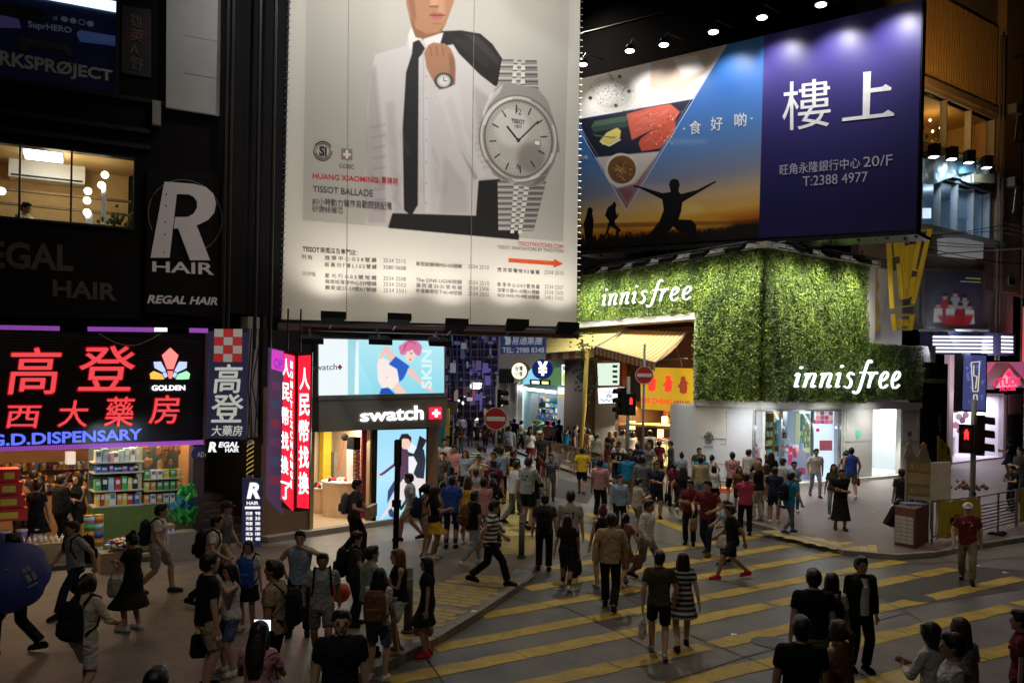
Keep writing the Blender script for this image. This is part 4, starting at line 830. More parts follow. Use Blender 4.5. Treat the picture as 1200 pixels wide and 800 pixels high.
T('HUANG XIAOMING.',(366.5,203,209.5,445,208.5,214.5),RDp,bold=.015);T('黃曉明',(447,207,215,466,209,218),RDp)
T('TISSOT BALLADE',(366.5,217.5,225,437,223,231),GY,bold=.015);T('80小時動力儲存自動腕錶配備',(366,231.5,240,459,237,246.5),GY);T('矽游絲機芯',(366,240.5,248.5,402,243,251),GY)
for r_,wd_ in ((11,1.1),(8.6,.8)):
 mb=MB();c=(378.5,177);q=[PT.hit(c[0]+r_*.97*math.cos(a),c[1]+r_*math.sin(a),.006) for a in np.linspace(0,2*math.pi*(.93 if r_>9 else 1),28)];mb.tube(q,.011*wd_,4);mb.build('logo_ring',BK,TB)
T('Si',(374,171,183,383,171.5,183.5),BK,bold=.04)
mb=MB();mb.ppoly(PT,[(400,174),(413,175),(413,188),(400,187)],.002,.005);mb.build('logo_patch',mat('print_taupe',(.3,.2,.18)),TB);mb=MB();mb.ppoly(PT,[(405,176),(408,176),(408,186),(405,186)],.006,.008);mb.ppoly(PT,[(402,179.5),(411,180),(411,183),(402,182.5)],.006,.0075);mb.build('logo_cross',M_WHITE,TB)
T('COSC',(397,192,196.5,415,193.5,198.5),GYL,bold=.02);T('TISSOT',(599,139,144,615,141,146),GY,bold=.03);T('1853',(603,146,149.5,611,147,150.5),GY);T('12',(604,127,134,611,128,135),GY)
T('6',(605,191,198,609,191.5,198.5),GY)
T('TISSOT',(354.5,289,294.5,374.5,290.5,296),BK,bold=.02);T('旗艦店及專門店：',(375,289.5,296,419,293,299.5),GY)
T('旺角',(354,298,303.5,365.5,299,304.5),GYL);T('尖沙咀',(354,317.5,322.5,370,319,324),GYL)
rows=[(380.5,299.3,'雅 蘭 中 心 G 3 8 號 舖','2534 2515'),(380.5,307.3,'朗 豪 坊 7 樓 L 1 0 2 號 舖','3580 0608'),(380.5,320,'星 光 行 G 0 3 號 地 舖','2534 2508'),(380.5,327,'海港城海洋中心339號舖','2534 2503'),(380.5,334,'廣東道27-33號A1號舖','2534 2501')]
for x,y,a_,b_ in rows:T(a_,(x,y,y+5.2,441,y+3,y+8.2),GYL,bold=.01);T(b_,(449,y+3.4,y+8,475.5,y+4.8,y+9.4),GYL)
for y,a_,b_ in [(306.5,'新世紀廣場M51-52號舖','2534 2510'),(325,'The ONE UG08號舖','2534 2515'),(331.5,'海 防 道 33-35 號 地 舖','2534 2506'),(338,'中港廣場地下46-48號舖','2534 2502')]:T(a_,(487.5,y,y+5,541,y+3,y+8),GYL,bold=.01);T(b_,(548.5,y+3.4,y+8,573,y+4.8,y+9.4),GYL)
for y,a_,b_ in [(313.5,'西 洋 菜 南 街 5 2 號 舖','2534 2515'),(330.5,'新 港 中 心 G 0 3 號 地 舖','2534 2507'),(337,'加拿分道41-43號A1號舖','2534 2505'),(343,'iSQUARE M18號28號舖','3483 5505')]:T(a_,(583,y,y+5,632,y+3,y+8),GYL,bold=.01);T(b_,(638,y+3,y+7.6,660,y+4.3,y+8.9),GYL)
T('TISSOTWATCHES.COM',(606.5,283,287.5,660,287,291.5),RDp);T('TISSOT, INNOVATORS BY TRADITION',(583,287.5,292,660,292.5,297),GYL,bold=0)
mb=MB();mb.ppoly(PT,[(596,302.6),(649,306.2),(649.3,303.4),(660,309.2),(648.4,313.8),(648.8,311),(596,307.2)],.002,.006);mb.build('arrow',ORp,TB)
mb=MB();mb.ppoly(PT,[(326,378),(679,388),(679,396),(326,386)],-.3,.02);mb.ppoly(PT,[(355,381),(676,390),(676,392),(355,383)],.02,.1);mb.build('catwalk',mat('catwalk_brown',(.1,.06,.055)),TB)
mb=MB()
for k in range(60):
 y=-80+k*7.5;q=PT.hit(341-.026*(y) ,y,.01);mb.tube([q,q-PT.n3*0+Vector((-.09,0,0))],.012,4);q=PT.hit(679.5-.01*y,y,.01);mb.tube([q,q+Vector((.09,0,0))],.012,4)
tag(mb.build('lacing',M_STEEL,TB),kind='stuff')
for k,(x,y) in enumerate([(390,369),(467,371),(534,377),(605,377.5),(664,381)]):
 c=PT.hit(x,y+2,.95);c.z-=.02;t=thing('floodlight',['leftmost black floodlight under the watch billboard','second floodlight from the left under the watch billboard','middle floodlight under the watch billboard','fourth floodlight from the left under the watch billboard','rightmost floodlight under the watch billboard'][k],'floodlight',c)
 d=Vector((PT.d.x,PT.d.y,0));n=PT.n3;u=Vector((0,0,1));mb=MB()
 mb.prism([c-d*.30+n*.16+u*.14,c+d*.30+n*.16+u*.14,c+d*.24-n*.2-u*.0,c-d*.24-n*.2-u*.0],(0,0,-.16));mb.build('housing',M_BLACK,t)
 mb=MB();mb.prism([c-d*.22+n*.10+u*.121,c+d*.22+n*.10+u*.121,c+d*.2-n*.15+u*.024,c-d*.2-n*.15+u*.024],u*.004);mb.build('lamp_glass',glow('flood_glow',(1,.93,.82),6),t)
 mb=MB();mb.tube([c-u*.05,c-n*.95-u*.22],.025,6);mb.build('arm',M_DARK,t)
 lamp('flood','SPOT',c+u*.2,PT.hit(x,170,0),135,(1,.93,.84),.12,spot=125,blend=1,parent=t)
for x in (390,510,630):lamp('billboard_top_light','SPOT',PT.at(PT.hs(x,0)[0],16.2,4.2),PT.hit(x,90,0),800,(1,.97,.92),.2,spot=100,blend=1)
for k,(x,y) in enumerate([(364,397),(445,398),(515,400)]):
 c=PT.hit(x,y,1.0);t=thing('floodlight',['black floodlight hanging over the white end of the dancer light box','black floodlight hanging in front of the pink-haired dancer','black floodlight hanging at the far end of the dancer light box'][k],'floodlight',c);d=Vector((PT.d.x,PT.d.y,0));n=PT.n3;mb=MB()
 mb.prism([c-d*.28+n*.1,c+d*.3+n*.1,c+d*.24-n*.25+Vector((0,0,.12)),c-d*.24-n*.25+Vector((0,0,.12))],(0,0,-.13));mb.build('housing',M_BLACK,t)
 mb=MB();mb.tube([c,c+Vector((0,0,.28))-n*.5],.025,6);mb.build('arm',M_DARK,t)
# ================================================================== side street backdrop
BK_=thing('scaffolded_building','dark building wrapped in violet lit scaffolding up the side street','building',(-3,62,0))
PQ=Plane(-1.5,63,.97,-.1)
mb=MB();mb.ppoly(PQ,[(470,100),(700,100),(700,560),(470,560)],-6,0);mb.build('wall',mat('violet_wall',(.07,.07,.09),.8),BK_)
for k in range(15):
 y=372+k*9;mb=MB();mb.ppoly(PQ,[(505,y),(602,y+1),(602,y+2.6),(505,y+1.6)],.3,.5);mb.build('scaffold_rail',mat('rail_violet',(.15,.15,.2),.5),BK_)
for k in range(12):
 x=512+k*8;mb=MB();mb.tube([PQ.hit(x,300,.6),PQ.hit(x-1,500,.6)],.06,6);mb.build('scaffold_pole',mat('rail_violet'),BK_)
_r5=random.Random(11);pal=[((.22,.2,.55),.4),((.3,.2,.4),.35),((.14,.15,.3),.35),((.8,.5,.25),.4),((.7,.1,.15),.45),((.5,.6,.65),.35),((.9,.85,.7),.6),((.1,.3,.35),.3),((.2,.12,.1),.3)]
for k in range(120):
 x=_r5.uniform(512,600);y=_r5.uniform(386,505);w_=_r5.choice((1.5,2.5,4,6));h_=_r5.choice((1.5,3,4,7,11));ci=_r5.choice((0,0,0,1,2,2,7,8,8,5)) if y<455 else _r5.randrange(9);c,e=pal[ci]
 mb=MB();o_=_r5.uniform(.6,3.5);mb.ppoly(PQ,[(x,y),(x+w_,y+.2),(x+w_,y+h_),(x,y+h_)],o_,o_+.15);mb.build('sign_panel',mat(f'street_glow_{ci}',tuple(q*.3 for q in c),emit=c,power=e*.55),BK_)
for k in range(9):x=_r5.uniform(512,596);y=_r5.uniform(455,500);q=PQ.hit(x,y,2.5);mb=MB();mb.ball(q,.09,6);mb.build('bulb',glow('stall_bulb',(1,.9,.75),1.5),BK_)
mb=MB()
for k in range(8):x=515+k*11;mb.tube([PQ.hit(x,360,.75),PQ.hit(x+9,470,.75)],.035,5)
mb.build('scaffold_brace',mat('rail_violet'),BK_)
t=thing('lit_script_sign','small white glowing sign over the far entrance','sign',PQ.hit(560,455,.9))
text(t,'es',PQ,(553,448,456,567,448,456),glow('sign_white',(1,1,1),1.5),.95,bold=.12,shear=.2)
lamp('violet_street_light','POINT',P3(565,440,58),(0,0,0),200,(.55,.45,1),1)
t=thing('notice_board','pale notice board on two posts at the side street','notice board',G(531,532));mb=MB();a=P3(517,470,42);b=P3(536,471,42);mb.prism([(a.x,a.y,a.z),(b.x,b.y,b.z),(b.x,b.y,b.z-.62),(a.x,a.y,a.z-.62)],(0,.08,0));mb.build('board',mat('dull_red_board',(.22,.15,.14)),t)
for x in (522,531):q=P3(x,490,42.1);mb=MB();mb.tube([(q.x,q.y,PH),(q.x,q.y,3.0)],.05,6);mb.build('post',M_STEEL,t)
t=thing('display_banner','yellow and teal goods hanging at the watch shop corner','banner',P3(512,520,33));mb=MB();q=P3(512,508,33);mb.box((q.x-.35,q.y,q.z-.5),(q.x+.3,q.y+.3,q.z+.55));mb.build('teal_cloth',mat('teal_cloth',(.03,.2,.25)),t);mb=MB();q=P3(520,493,34);mb.box((q.x-.2,q.y,q.z-.6),(q.x+.22,q.y+.2,q.z+.5));mb.build('yellow_cloth',mat('yellow_cloth',(.6,.45,.05)),t)
KS=thing('food_kiosk','brightly lit white food kiosk up the side street','kiosk',PK.hit(625,528,0))
K=lambda x:PK.hs(x,480)[0]
kz=PK.hs(630,450)[1]
mb=wall_cells(PK,K(583),K(706),0,9.5,[(K(612),K(653),1.0,kz),(K(672),K(690),.1,kz-.8)],-.3,0);mb.build('front_wall',mat('kiosk_white',(.7,.72,.75)),KS)
for x in (586,594,604):mb=MB();mb.pbox(PK,K(x),K(x)+.14,0,kz,0,.15);mb.build('frame_post',M_WHITE,KS)
slab_room(KS,PK,K(606),K(692),0,kz,3,mat('kiosk_inside',(.3,.42,.44)),mat('kiosk_floor',(.5,.5,.5)),off=-.3)
for x in (616,640,681):c=PK.hit(x,460,-1.2);lamp('kiosk_light','AREA',(c.x,c.y,kz-.15),(c.x,c.y,0),60,(.92,1,1),1.5)
c=PK.hit(600,470,2.5);lamp('kiosk_front_light','AREA',(c.x+1,c.y,kz),(c.x+2,c.y-3,0),120,(.92,.98,1),2.5)
mb=MB();mb.ppoly(PK,[(609,453),(652,458),(652,461),(609,456)],.1,.3);tag(mb.build('tube_light',glow('cold_tube',(.95,1,1),5),KS))
mb=MB()
for k in range(170):
 s__=K(613)+R.random()*(K(652)-K(613));z=R.choice((1.5,1.9,2.3,2.7,3.1));wd=R.uniform(.1,.3);mb.pbox(PK,s__,s__+wd,z,z+R.uniform(.15,.36),-3.0,-2.8+R.random()*.1,R.randrange(5))
mb.pbox(PK,K(614),K(622),.5,3.6,-1.9,-1.6,5);mb.pbox(PK,K(630),K(650),3.3,3.9,-2.2,-2.1,6)
tag(mb.build('kiosk_goods',[mat('goods_white',(.8,.8,.75)),mat('goods_teal',(.1,.45,.45)),mat('pack_blue'),M_DARK,mat('snack_tan',(.6,.4,.2)),M_STEEL,mat('menu_dark',(.1,.12,.15))]),'shelves of goods at the back of the kiosk','goods',kind='stuff')
mb=MB();mb.pbox(PK,K(600),K(656),0,1.0,.0,.9);mb.build('counter',M_STEEL,KS)
mb=MB()
for k in range(120):mb.ball(PK.at(K(602)+R.random()*3.0,1.05+R.random()*.1,R.uniform(.1,.85)),.1,6,R.randrange(4))
tag(mb.build('snacks',[mat('snack_tan',(.6,.4,.2)),mat('snack_orange',(.7,.3,.1)),mat('pack_white'),mat('pack_green')]),'trays of snacks along the kiosk counter','snacks',kind='stuff')
def flat_sign(name,label,pl,pts,m,o0=.05,o1=.25,cat='sign'):
 cx_=sum(p_[0] for p_ in pts)/len(pts);cy_=max(p_[1] for p_ in pts);t=thing(name,label,cat,pl.hit(cx_,cy_,o1));mb=MB();mb.ppoly(pl,pts,o0,o1);mb.build('panel',m,t);return t
def disc(cx_,cy_,rx,ry,n=26):return [(cx_+rx*math.cos(a),cy_+ry*math.sin(a)) for a in np.linspace(0,2*math.pi,n,endpoint=False)]
t=flat_sign('round_sign','round lit white sign above the kiosk',PK,disc(613,435,9.5,10.5),mat('sign_orange_rim',(.4,.12,.03)),.2,.8);mb=MB();mb.ppoly(PK,disc(613,435,8.4,9.4),.8,.9);mb.build('lit_face',mat('lit_cream',(.5,.5,.4),emit=(.95,.97,.8),power=1.2),t)
text(t,'台灣\n小食',PK,(608.5,429,441,617.5),mat('leaf_green_letter',(.05,.25,.08)),.92,bold=.03)
t=flat_sign('round_sign','round dark blue currency sign with a white yen mark',PK,disc(641,433,11.5,11.5),mat('sign_deep_blue',(.02,.03,.2),emit=(.02,.03,.25),power=.4),.9,1.2);text(t,'¥',PK,(636,424,440.5,648),glow('sign_white',(1,1,1),1.5),1.22,bold=.06)
t=flat_sign('kiosk_awning_sign','blue and green printed fascia behind the yen sign',PK,[(617,438),(636,430),(652,432),(660,430),(660,452),(612,450)],mat('fascia_green',(.15,.3,.12),emit=(.18,.4,.15),power=.5),.3,.6)
mb=MB();mb.ppoly(PK,[(617,441),(626,432),(636,443),(632,450),(616,450)],.6,.63);mb.build('blue_print',mat('print_sky',(.2,.5,.8),emit=(.3,.7,.95),power=.9),t)
t=flat_sign('small_light_boxes','pair of small white and yellow lit boxes over the counter',PK,[(627,444.5),(650,445.5),(650,451.5),(627,450.5)],M_BLACK,1.0,1.2)
mb=MB();mb.ppoly(PK,[(629.5,446.3),(638,446.7),(638,450),(629.5,449.6)],1.2,1.23);mb.build('lit_face',glow('sign_white',(1,1,1),1.5),t);mb=MB();mb.ppoly(PK,[(641,446.8),(648.5,447.2),(648.5,450.5),(641,450.1)],1.2,1.23);mb.build('lit_face',glow('sign_yellow',(1,.85,.3),1.3),t)
t=flat_sign('lit_advert','bright white and yellow lit advert beside the yen sign',PK,[(661.5,426),(681.5,427),(681.5,453),(661.5,452.5)],M_STEEL,.3,.9);mb=MB();mb.ppoly(PK,[(662.5,427.5),(680.7,428.3),(680.7,452),(662.5,451.5)],.9,.95);mb.build('lit_face',glow('advert_white',(.9,.95,1),1.3),t)
mb=MB();mb.ppoly(PK,disc(671,444,8,9.5),.95,.97);mb.build('print',mat('print_yellow',(.6,.6,.1),emit=(.8,.85,.2),power=.9),t);mb=MB();mb.ppoly(PK,disc(672,440,6,8),.97,.99);mb.build('print',mat('print_mint',(.5,.6,.6),emit=(.55,.65,.65),power=.9),t)
text(t,'奶茶',PK,(664,429,434.5,679),mat('print_grey'),1.0,bold=.05)
t=flat_sign('lit_advert','white lit panel with olive lower band below the advert',PK,[(658,454),(680,455),(680,466),(658,465)],glow('advert_white',(.9,.95,1),1.3),.4,.9);mb=MB();mb.ppoly(PK,[(658,461.5),(680,462.5),(680,467),(658,466)],.9,.93);mb.build('print',mat('print_olive',(.3,.3,.08),emit=(.5,.48,.15),power=.7),t)
t=flat_sign('estate_sign','blue hanging estate agency sign with a telephone number',Plane(1.0,40,.99,-.1),[(586.5,390.5),(640,391.5),(639.5,414),(586.5,414.5)],mat('sign_blue',(.03,.05,.17),emit=(.03,.05,.17),power=.35),-.1,.1);PEs=Plane(1.0,40,.99,-.1)
sl_=mat('sign_silver',(.4,.42,.45),emit=(.28,.3,.33),power=.6);text(t,'易通集團',PEs,(600,393.5,404,636),sl_,.11,bold=.03,shear=.2);text(t,'TEL: 2988 8348',PEs,(589,407,413.5,638),sl_,.11,bold=.02);mb=MB();mb.ppoly(PEs,[(591,394),(598,394),(599,399),(598,404),(592,404),(593,399)],.1,.11);mb.build('logo',sl_,t)
mb=MB()
for x in (592,634):q=PEs.hit(x,391);mb.tube([q,q+Vector((0,0,1.2))],.03,6)
mb.build('hanger',M_DARK,t)
t=flat_sign('striped_panel','grey striped metal panel over the kiosk',PK,[(586,432),(604,432),(604,449),(586,449)],M_STEEL,.1,.3,'panel')
for k in range(6):mb=MB();mb.ppoly(PK,[(588+k*2.7,433),(589.2+k*2.7,433),(589+k*2.7,448),(587.6+k*2.7,448)],.3,.33);mb.build('stripe',M_DARK,t)
# ================================================================== green shop (leaf walls)
GS=thing('leaf_wall_shop','white corner shop clad in green leaf walls','shop',(10.1,34.5,0))
i_=lambda x,y=500:PIL.hs(x,y)[0]
r_=lambda x,y=500:PIR.hs(x,y)[0]
ZT,ZB=9.75,3.62
sA,sB=i_(817,400),i_(600,400)   
sC,sD=r_(1012,400),r_(1077,440)
M_OFFW=mat('shopfront_white',(.62,.62,.60),.55,vary=.05,bump=.04)
mb=MB();mb.pbox(PIL,.3,sA,ZB,ZT,-.9,-.06);mb.pbox(PIL,sA,sB+3,7.45,ZT,-.9,-.06);mb.build('cladding_frame',M_OFFW,GS)
mb=MB();mb.pbox(PIR,.05,sC,ZB,ZT,-1.2,-.06);mb.build('cladding_frame',M_OFFW,GS)
mb=MB();mb.pbox(PIR,sC,sC+.7,6.3,ZT,-1.2,.12);mb.pbox(PIR,sC,sD,3.9,6.35,-1.2,-.06);mb.build('cladding_frame',M_OFFW,GS)
mb=MB();mb.pbox(PIL,-.02,sB+3,ZT+.03,ZT+.28,-1.0,.35);mb.build('cornice',M_OFFW,GS);mb=MB();mb.pbox(PIR,-.3,sC+.7,ZT+.03,ZT+.28,-1.2,.35);mb.build('cornice',M_OFFW,GS)
mb=MB();mb.pbox(PIL,sA-.05,sB+3,7.15,7.43,-.9,.1);mb.pbox(PIL,sA-.02,sA+.13,PH,7.15,-.5,.05);mb.build('awning_beam',M_OFFW,GS)
for pl,a,b in ((PIL,0,sB+2),(PIR,0,sC+.6)):
 mb=MB();mb.tube([pl.at(a,ZT+.2,1.0),pl.at(b,ZT+.2,1.0)],.035,6);mb.tube([pl.at(a,ZT+.0,.7),pl.at(b,ZT+.0,.7)],.03,6)
 k=0
 while a+k*1.1<b:mb.tube([pl.at(a+k*1.1,ZT+.2,.1),pl.at(a+k*1.1,ZT+.2,1.0),pl.at(a+k*1.1+.5,ZT,.7)],.025,5);k+=1
 mb.build('light_rail',M_DARK,GS)
def leaf_mat():
 m=bpy.data.materials.new('wall_leaves');m.use_nodes=True;t=m.node_tree;b=t.nodes['Principled BSDF'];L=t.links.new;tc=t.nodes.new('ShaderNodeTexCoord')
 n1=t.nodes.new('ShaderNodeTexNoise');n1.inputs['Scale'].default_value=.9;n1.inputs['Detail'].default_value=4;L(tc.outputs['Object'],n1.inputs[0])
 at=t.nodes.new('ShaderNodeAttribute');at.attribute_name='shade';at.attribute_type='GEOMETRY'
 a1=t.nodes.new('ShaderNodeMath');a1.operation='ADD';L(n1.outputs[0],a1.inputs[0]);L(at.outputs['Fac'],a1.inputs[1])
 r=t.nodes.new('ShaderNodeValToRGB');e=r.color_ramp.elements;e[0].position=.45;e[0].color=(.03,.07,.012,1);e[1].position=1.15;e[1].color=(.27,.37,.05,1);x=e.new(.85);x.color=(.12,.20,.03,1)
 L(a1.outputs[0],r.inputs[0]);L(r.outputs[0],b.inputs['Base Color']);b.inputs['Roughness'].default_value=.5;return m
M_LEAF=leaf_mat()
def leaves(pl,rects,dens,parent,base=.0):
 rng=np.random.default_rng(3+len(rects));V=[];F=[];A=[];n=0
 for s0,s1,z0,z1 in rects:
  N=int((s1-s0)*(z1-z0)*dens);s=rng.uniform(s0,s1,N);z=rng.uniform(z0,z1,N)
  bumpy=.05*np.sin(s*3.1+z*1.7)+.05*np.sin(s*7-z*5)*np.sin(z*6.3+s*2);o=base+.12+bumpy+rng.uniform(-.1,.16,N);sz=rng.uniform(.022,.042,N);ang=rng.uniform(0,6.28,N);tilt=rng.uniform(.15,1.1,N)
  d=np.array([pl.d.x,pl.d.y,0]);nn=np.array([pl.n.x,pl.n.y,0]);up=np.array([0,0,1.])
  o3=np.array([pl.o.x,pl.o.y,0]);c=o3+s[:,None]*d+z[:,None]*up+o[:,None]*nn
  u=np.cos(ang)[:,None]*d+np.sin(ang)[:,None]*up;v=-np.sin(ang)[:,None]*d+np.cos(ang)[:,None]*up;v=v*np.cos(tilt)[:,None]+nn*np.sin(tilt)[:,None]
  w4=np.stack([c-u*sz[:,None]*1.3,c-v*sz[:,None]*.7,c+u*sz[:,None]*1.3,c+v*sz[:,None]*.7],1);V.append(w4.reshape(-1,3));A.append(np.repeat(rng.uniform(-.1,.62,N),4));F.append(np.arange(n,n+4*N));n+=4*N
 V=np.concatenate(V);A=np.concatenate(A);me=bpy.data.meshes.new('leaf_cladding');me.vertices.add(len(V));V=V-np.array(parent.location);me.vertices.foreach_set('co',V.ravel());N=len(V) // 4
 me.loops.add(len(V));me.loops.foreach_set('vertex_index',np.arange(len(V)));me.polygons.add(N);me.polygons.foreach_set('loop_start',np.arange(N)*4);me.update()
 a=me.attributes.new('shade','FLOAT','POINT');a.data.foreach_set('value',A.astype('f'));me.materials.append(M_LEAF);o=bpy.data.objects.new('leaf_cladding',me);COL.objects.link(o);o.parent=parent;tag(o,kind='stuff')
leaves(PIL,[(0,sA,ZB-.02,ZT),(sA,sB+3,7.43,ZT)],1400,GS);leaves(PIR,[(-.08,sC,ZB-.02,ZT),(sC,sD,3.75,6.32)],1400,GS)
for mbp,a in ((PIL,(0,sA,ZB,ZT)),(PIL,(sA,sB+3,7.45,ZT)),(PIR,(0,sC,ZB,ZT)),(PIR,(sC,sD,3.9,6.3))):mb=MB();mb.pbox(mbp,*a,-.06,-.03);mb.build('moss_backing',mat('moss_dark',(.04,.07,.015)),GS)
ltr=thing('shop_name_letters','white italic shop name letters on the upper side leaf wall','sign lettering',PIL.hit(765,360,.4));mb=MB();pen(PIL,INNIS,(713,336,364,822,324,357),.36,.07,mb,pw=.052,shear=.1);mb.build('lettering',mat('letter_painted',(.85,.85,.85),.4,emit=(1,1,1),power=.55),ltr)
ltr=thing('shop_name_letters','glowing white italic shop name letters over the shop windows','sign lettering',PIR.hit(985,460,.4));mb=MB();pen(PIR,INNIS,(921,425,460,1049,420,462),.36,.09,mb,pw=.046,shear=.12);mb.build('lettering',glow('letter_cool_white',(.88,.93,1),2.0),ltr)
for x in (945,985,1025):c=PIR.hit(x,441,.9);lamp('letter_glow','POINT',c,c,3.5,(.6,.75,1),.15)
fl=[(PIL,679,315),(PIL,694,327),(PIL,723,322),(PIL,752,320),(PIL,783,316),(PIL,820,314),(PIL,862,311),(PIR,940,311),(PIR,973,315),(PIR,1010,317)]
wh=['first','second','third','fourth','fifth','sixth','seventh']
for k,(pl,x,y) in enumerate(fl):
 c=pl.hit(x,y,.95);c.z=ZT-.05;lab=(f'{wh[k]} floodlight counted from the far end of the side leaf wall' if k<7 else f'{["first", "second", "third"][k-7]} floodlight along the corner leaf wall, counted from the corner')
 t=thing('floodlight',lab,'floodlight',c);d=Vector((pl.d.x,pl.d.y,0));n=pl.n3;u=Vector((0,0,1));mb=MB()
 mb.prism([c-d*.4+n*.22-u*.12,c+d*.4+n*.22-u*.12,c+d*.34-n*.22+u*.14,c-d*.34-n*.22+u*.14],u*.2);mb.build('housing',M_BLACK,t);mb=MB();mb.tube([c+u*.15,c+u*.5],.03,6);mb.build('arm',M_DARK,t)
 mb=MB();mb.prism([c-d*.3+n*.12-u*.064,c+d*.3+n*.12-u*.064,c+d*.28-n*.16+u*.101,c-d*.28-n*.16+u*.101],-u*.004);mb.build('lamp_glass',glow('flood_glow',(1,.93,.82),6),t)
 lamp('flood','SPOT',c-u*.25+n*.75,pl.at(pl.sz(c)[0],ZT-2.6,0),680 if pl is PIL else 780,(1,.97,.80),.3,spot=112,blend=1,parent=t)
wl_=[(i_(882),i_(858),PH+.15,3.3)]
hol=[(min(i_(883),i_(859)),max(i_(883),i_(859)),PH+.15,3.25)]
mb=wall_cells(PIL,0,sA,PH,ZB-.02,hol+[(i_(841),i_(819),1.0,1.65)],-.25,0);mb.build('wall',M_OFFW,GS)
mb=MB();mb.pbox(PIL,i_(851),i_(816),2.0,ZB-.25,0,.06);mb.build('panel',M_OFFW,GS)
mb=MB();mb.pbox(PIL,i_(841),i_(819),1.0,1.65,-.2,-.15);mb.build('vent_grille',M_DARK,GS)
text(GS,'❀',PIL,(826,506,519,837),mat('logo_grey',(.12,.12,.12)),.065) ;mb=MB()
for k in range(9):
 for j in range(6):a=PIL.hit(831.5,512,.065);b=Vector((PIL.d.x,PIL.d.y,0));q=a+b*(.22*(j/5)*math.cos(k*.7))+Vector((0,0,.24*(j/5)*math.sin(k*.7)));mb.ball(q,.035,6,0,(1,.3,1))
mb.build('logo',mat('logo_grey'),GS);text(GS,'innisfree',PIL,(826,521,524,837),mat('logo_grey'),.065)
door_s=(r_(1022,540),r_(1055,540));wz=3.3
holes=[(r_(884),r_(915),PH+.15,wz),(r_(915),r_(952),PH+.15,wz),(r_(952),r_(984),PH+.15,wz),(door_s[0],door_s[1],PH,wz)]
mb=wall_cells(PIR,.0,r_(1078),PH,ZB-.02,holes,-.25,0);mb.build('wall',M_OFFW,GS)
mb=MB();mb.pbox(PIR,-.1,r_(1078),wz+.06,ZB+.02,0,.1);mb.build('fascia_board',M_OFFW,GS);mb=MB();mb.pbox(PIL,-.05,sA,wz+.06,ZB+.02,0,.1);mb.build('fascia_board',M_OFFW,GS)
mb=MB()
for x in (884,915,952,984):mb.pbox(PIR,r_(x)-.05,r_(x)+.05,PH,wz,-.05,.05)
mb.pbox(PIR,r_(884),r_(984),wz-.08,wz,-.05,.05);wf_=mb.build('window_frame',M_STEEL,GS)
for x0,x1 in ((884,915),(915,952),(952,984)):mb=MB();mb.pbox(PIR,r_(x0)+.05,r_(x1)-.05,PH+.15,wz-.08,-.02,-.01);mb.build('window_pane',M_GLASS,wf_)
mb=MB();mb.pbox(PIR,r_(988),r_(1020),PH+.1,wz,0,.05);mb.pbox(PIR,r_(990),r_(1018),PH+1.75,wz-.1,.05,.08);mb.pbox(PIR,r_(990),r_(1018),PH+.25,PH+1.6,.05,.08);mb.build('door_leaf',M_OFFW,GS)
mb=MB();q=PIR.hit(1004,508,.1);mb.ball(q,.2,12,0,(1,.2,1));mb.build('emblem',mat('emblem_green',(.1,.4,.25),emit=(.25,.8,.5),power=.35),GS);c=PIR.hit(1004,502,.5);lamp('emblem_light','POINT',c,c,4,(.9,1,.92),.05)
for y,ch in ((505,'◉'),(514,'悅\n詩')):text(GS,ch,PIR,(1063,y,y+(6 if y==505 else 12),1068),mat('logo_grey'),.02)
M_IN=mat('shop_inside_white',(.6,.64,.7),.5,vary=.03)
slab_room(GS,PIR,.1,r_(1078),PH+.1,wz+.05,5,M_IN,M_IN,off=-.25)
for x,o in ((900,-2.0),(935,-2.0),(970,-2),(1038,-1.5)):
 c=PIR.hit(x,480,o);lamp('shop_light','AREA',(c.x,c.y,wz-.05),(c.x,c.y,0),160 if x>1000 else 34,(.88,.94,1) if x<1000 else (1,1,.86),1.4)
mb=MB();mb.pbox(PIR,door_s[0]-.5,door_s[1]+.8,PH+.1,wz,-4.2,-4.1);mb.build('lit_back_panel',glow('door_glow',(1,.98,.85),1.3),GS)
rx=lambda x,o:PIR.hs(x,520,o)[0]
M_SHV=mat('shelf_honey',(.55,.33,.1),.5);goods=[mat('goods_green',(.25,.5,.3)),mat('goods_white',(.8,.8,.75)),mat('goods_lime',(.6,.7,.25)),mat('goods_teal',(.1,.45,.45))]
gm=MB();zt_s=3.1
for (xa,xb,o,zs_) in ((888,906,-1.1,[2.55,2.15,1.75,1.35]),(906,921,-1.5,[2.7,2.2,1.7,1.2]),(937,950,-1.1,[2.85,2.6,2.35,2.1,1.85,1.6])):
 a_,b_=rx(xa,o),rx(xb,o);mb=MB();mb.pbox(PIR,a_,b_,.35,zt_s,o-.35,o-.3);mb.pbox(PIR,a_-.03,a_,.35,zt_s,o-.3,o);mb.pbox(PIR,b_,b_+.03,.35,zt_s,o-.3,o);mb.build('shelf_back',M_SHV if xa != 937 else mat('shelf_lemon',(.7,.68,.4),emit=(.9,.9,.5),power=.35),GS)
 for z in zs_:
  mb=MB();mb.pbox(PIR,a_,b_,z-.05,z,o-.3,o+.03);mb.build('shelf',M_SHV,GS);s__=a_+.03
  while s__<b_-.06:wd=R.uniform(.05,.11);gm.pbox(PIR,s__,s__+wd,z+.003,z+R.uniform(.12,.24),o-.2,o-.02,R.randrange(4));s__+=wd+R.uniform(.01,.06)
tag(gm.build('bottles',goods),'rows of bottles on the leaf wall shop shelves','bottles',kind='stuff')
for z in (1.75,2.35):mb=MB();mb.pbox(PIR,rx(909,-1.3),rx(916,-1.3),z,z+.45,-1.3,-1.25);mb.build('teal_picture',mat('goods_teal'),GS)
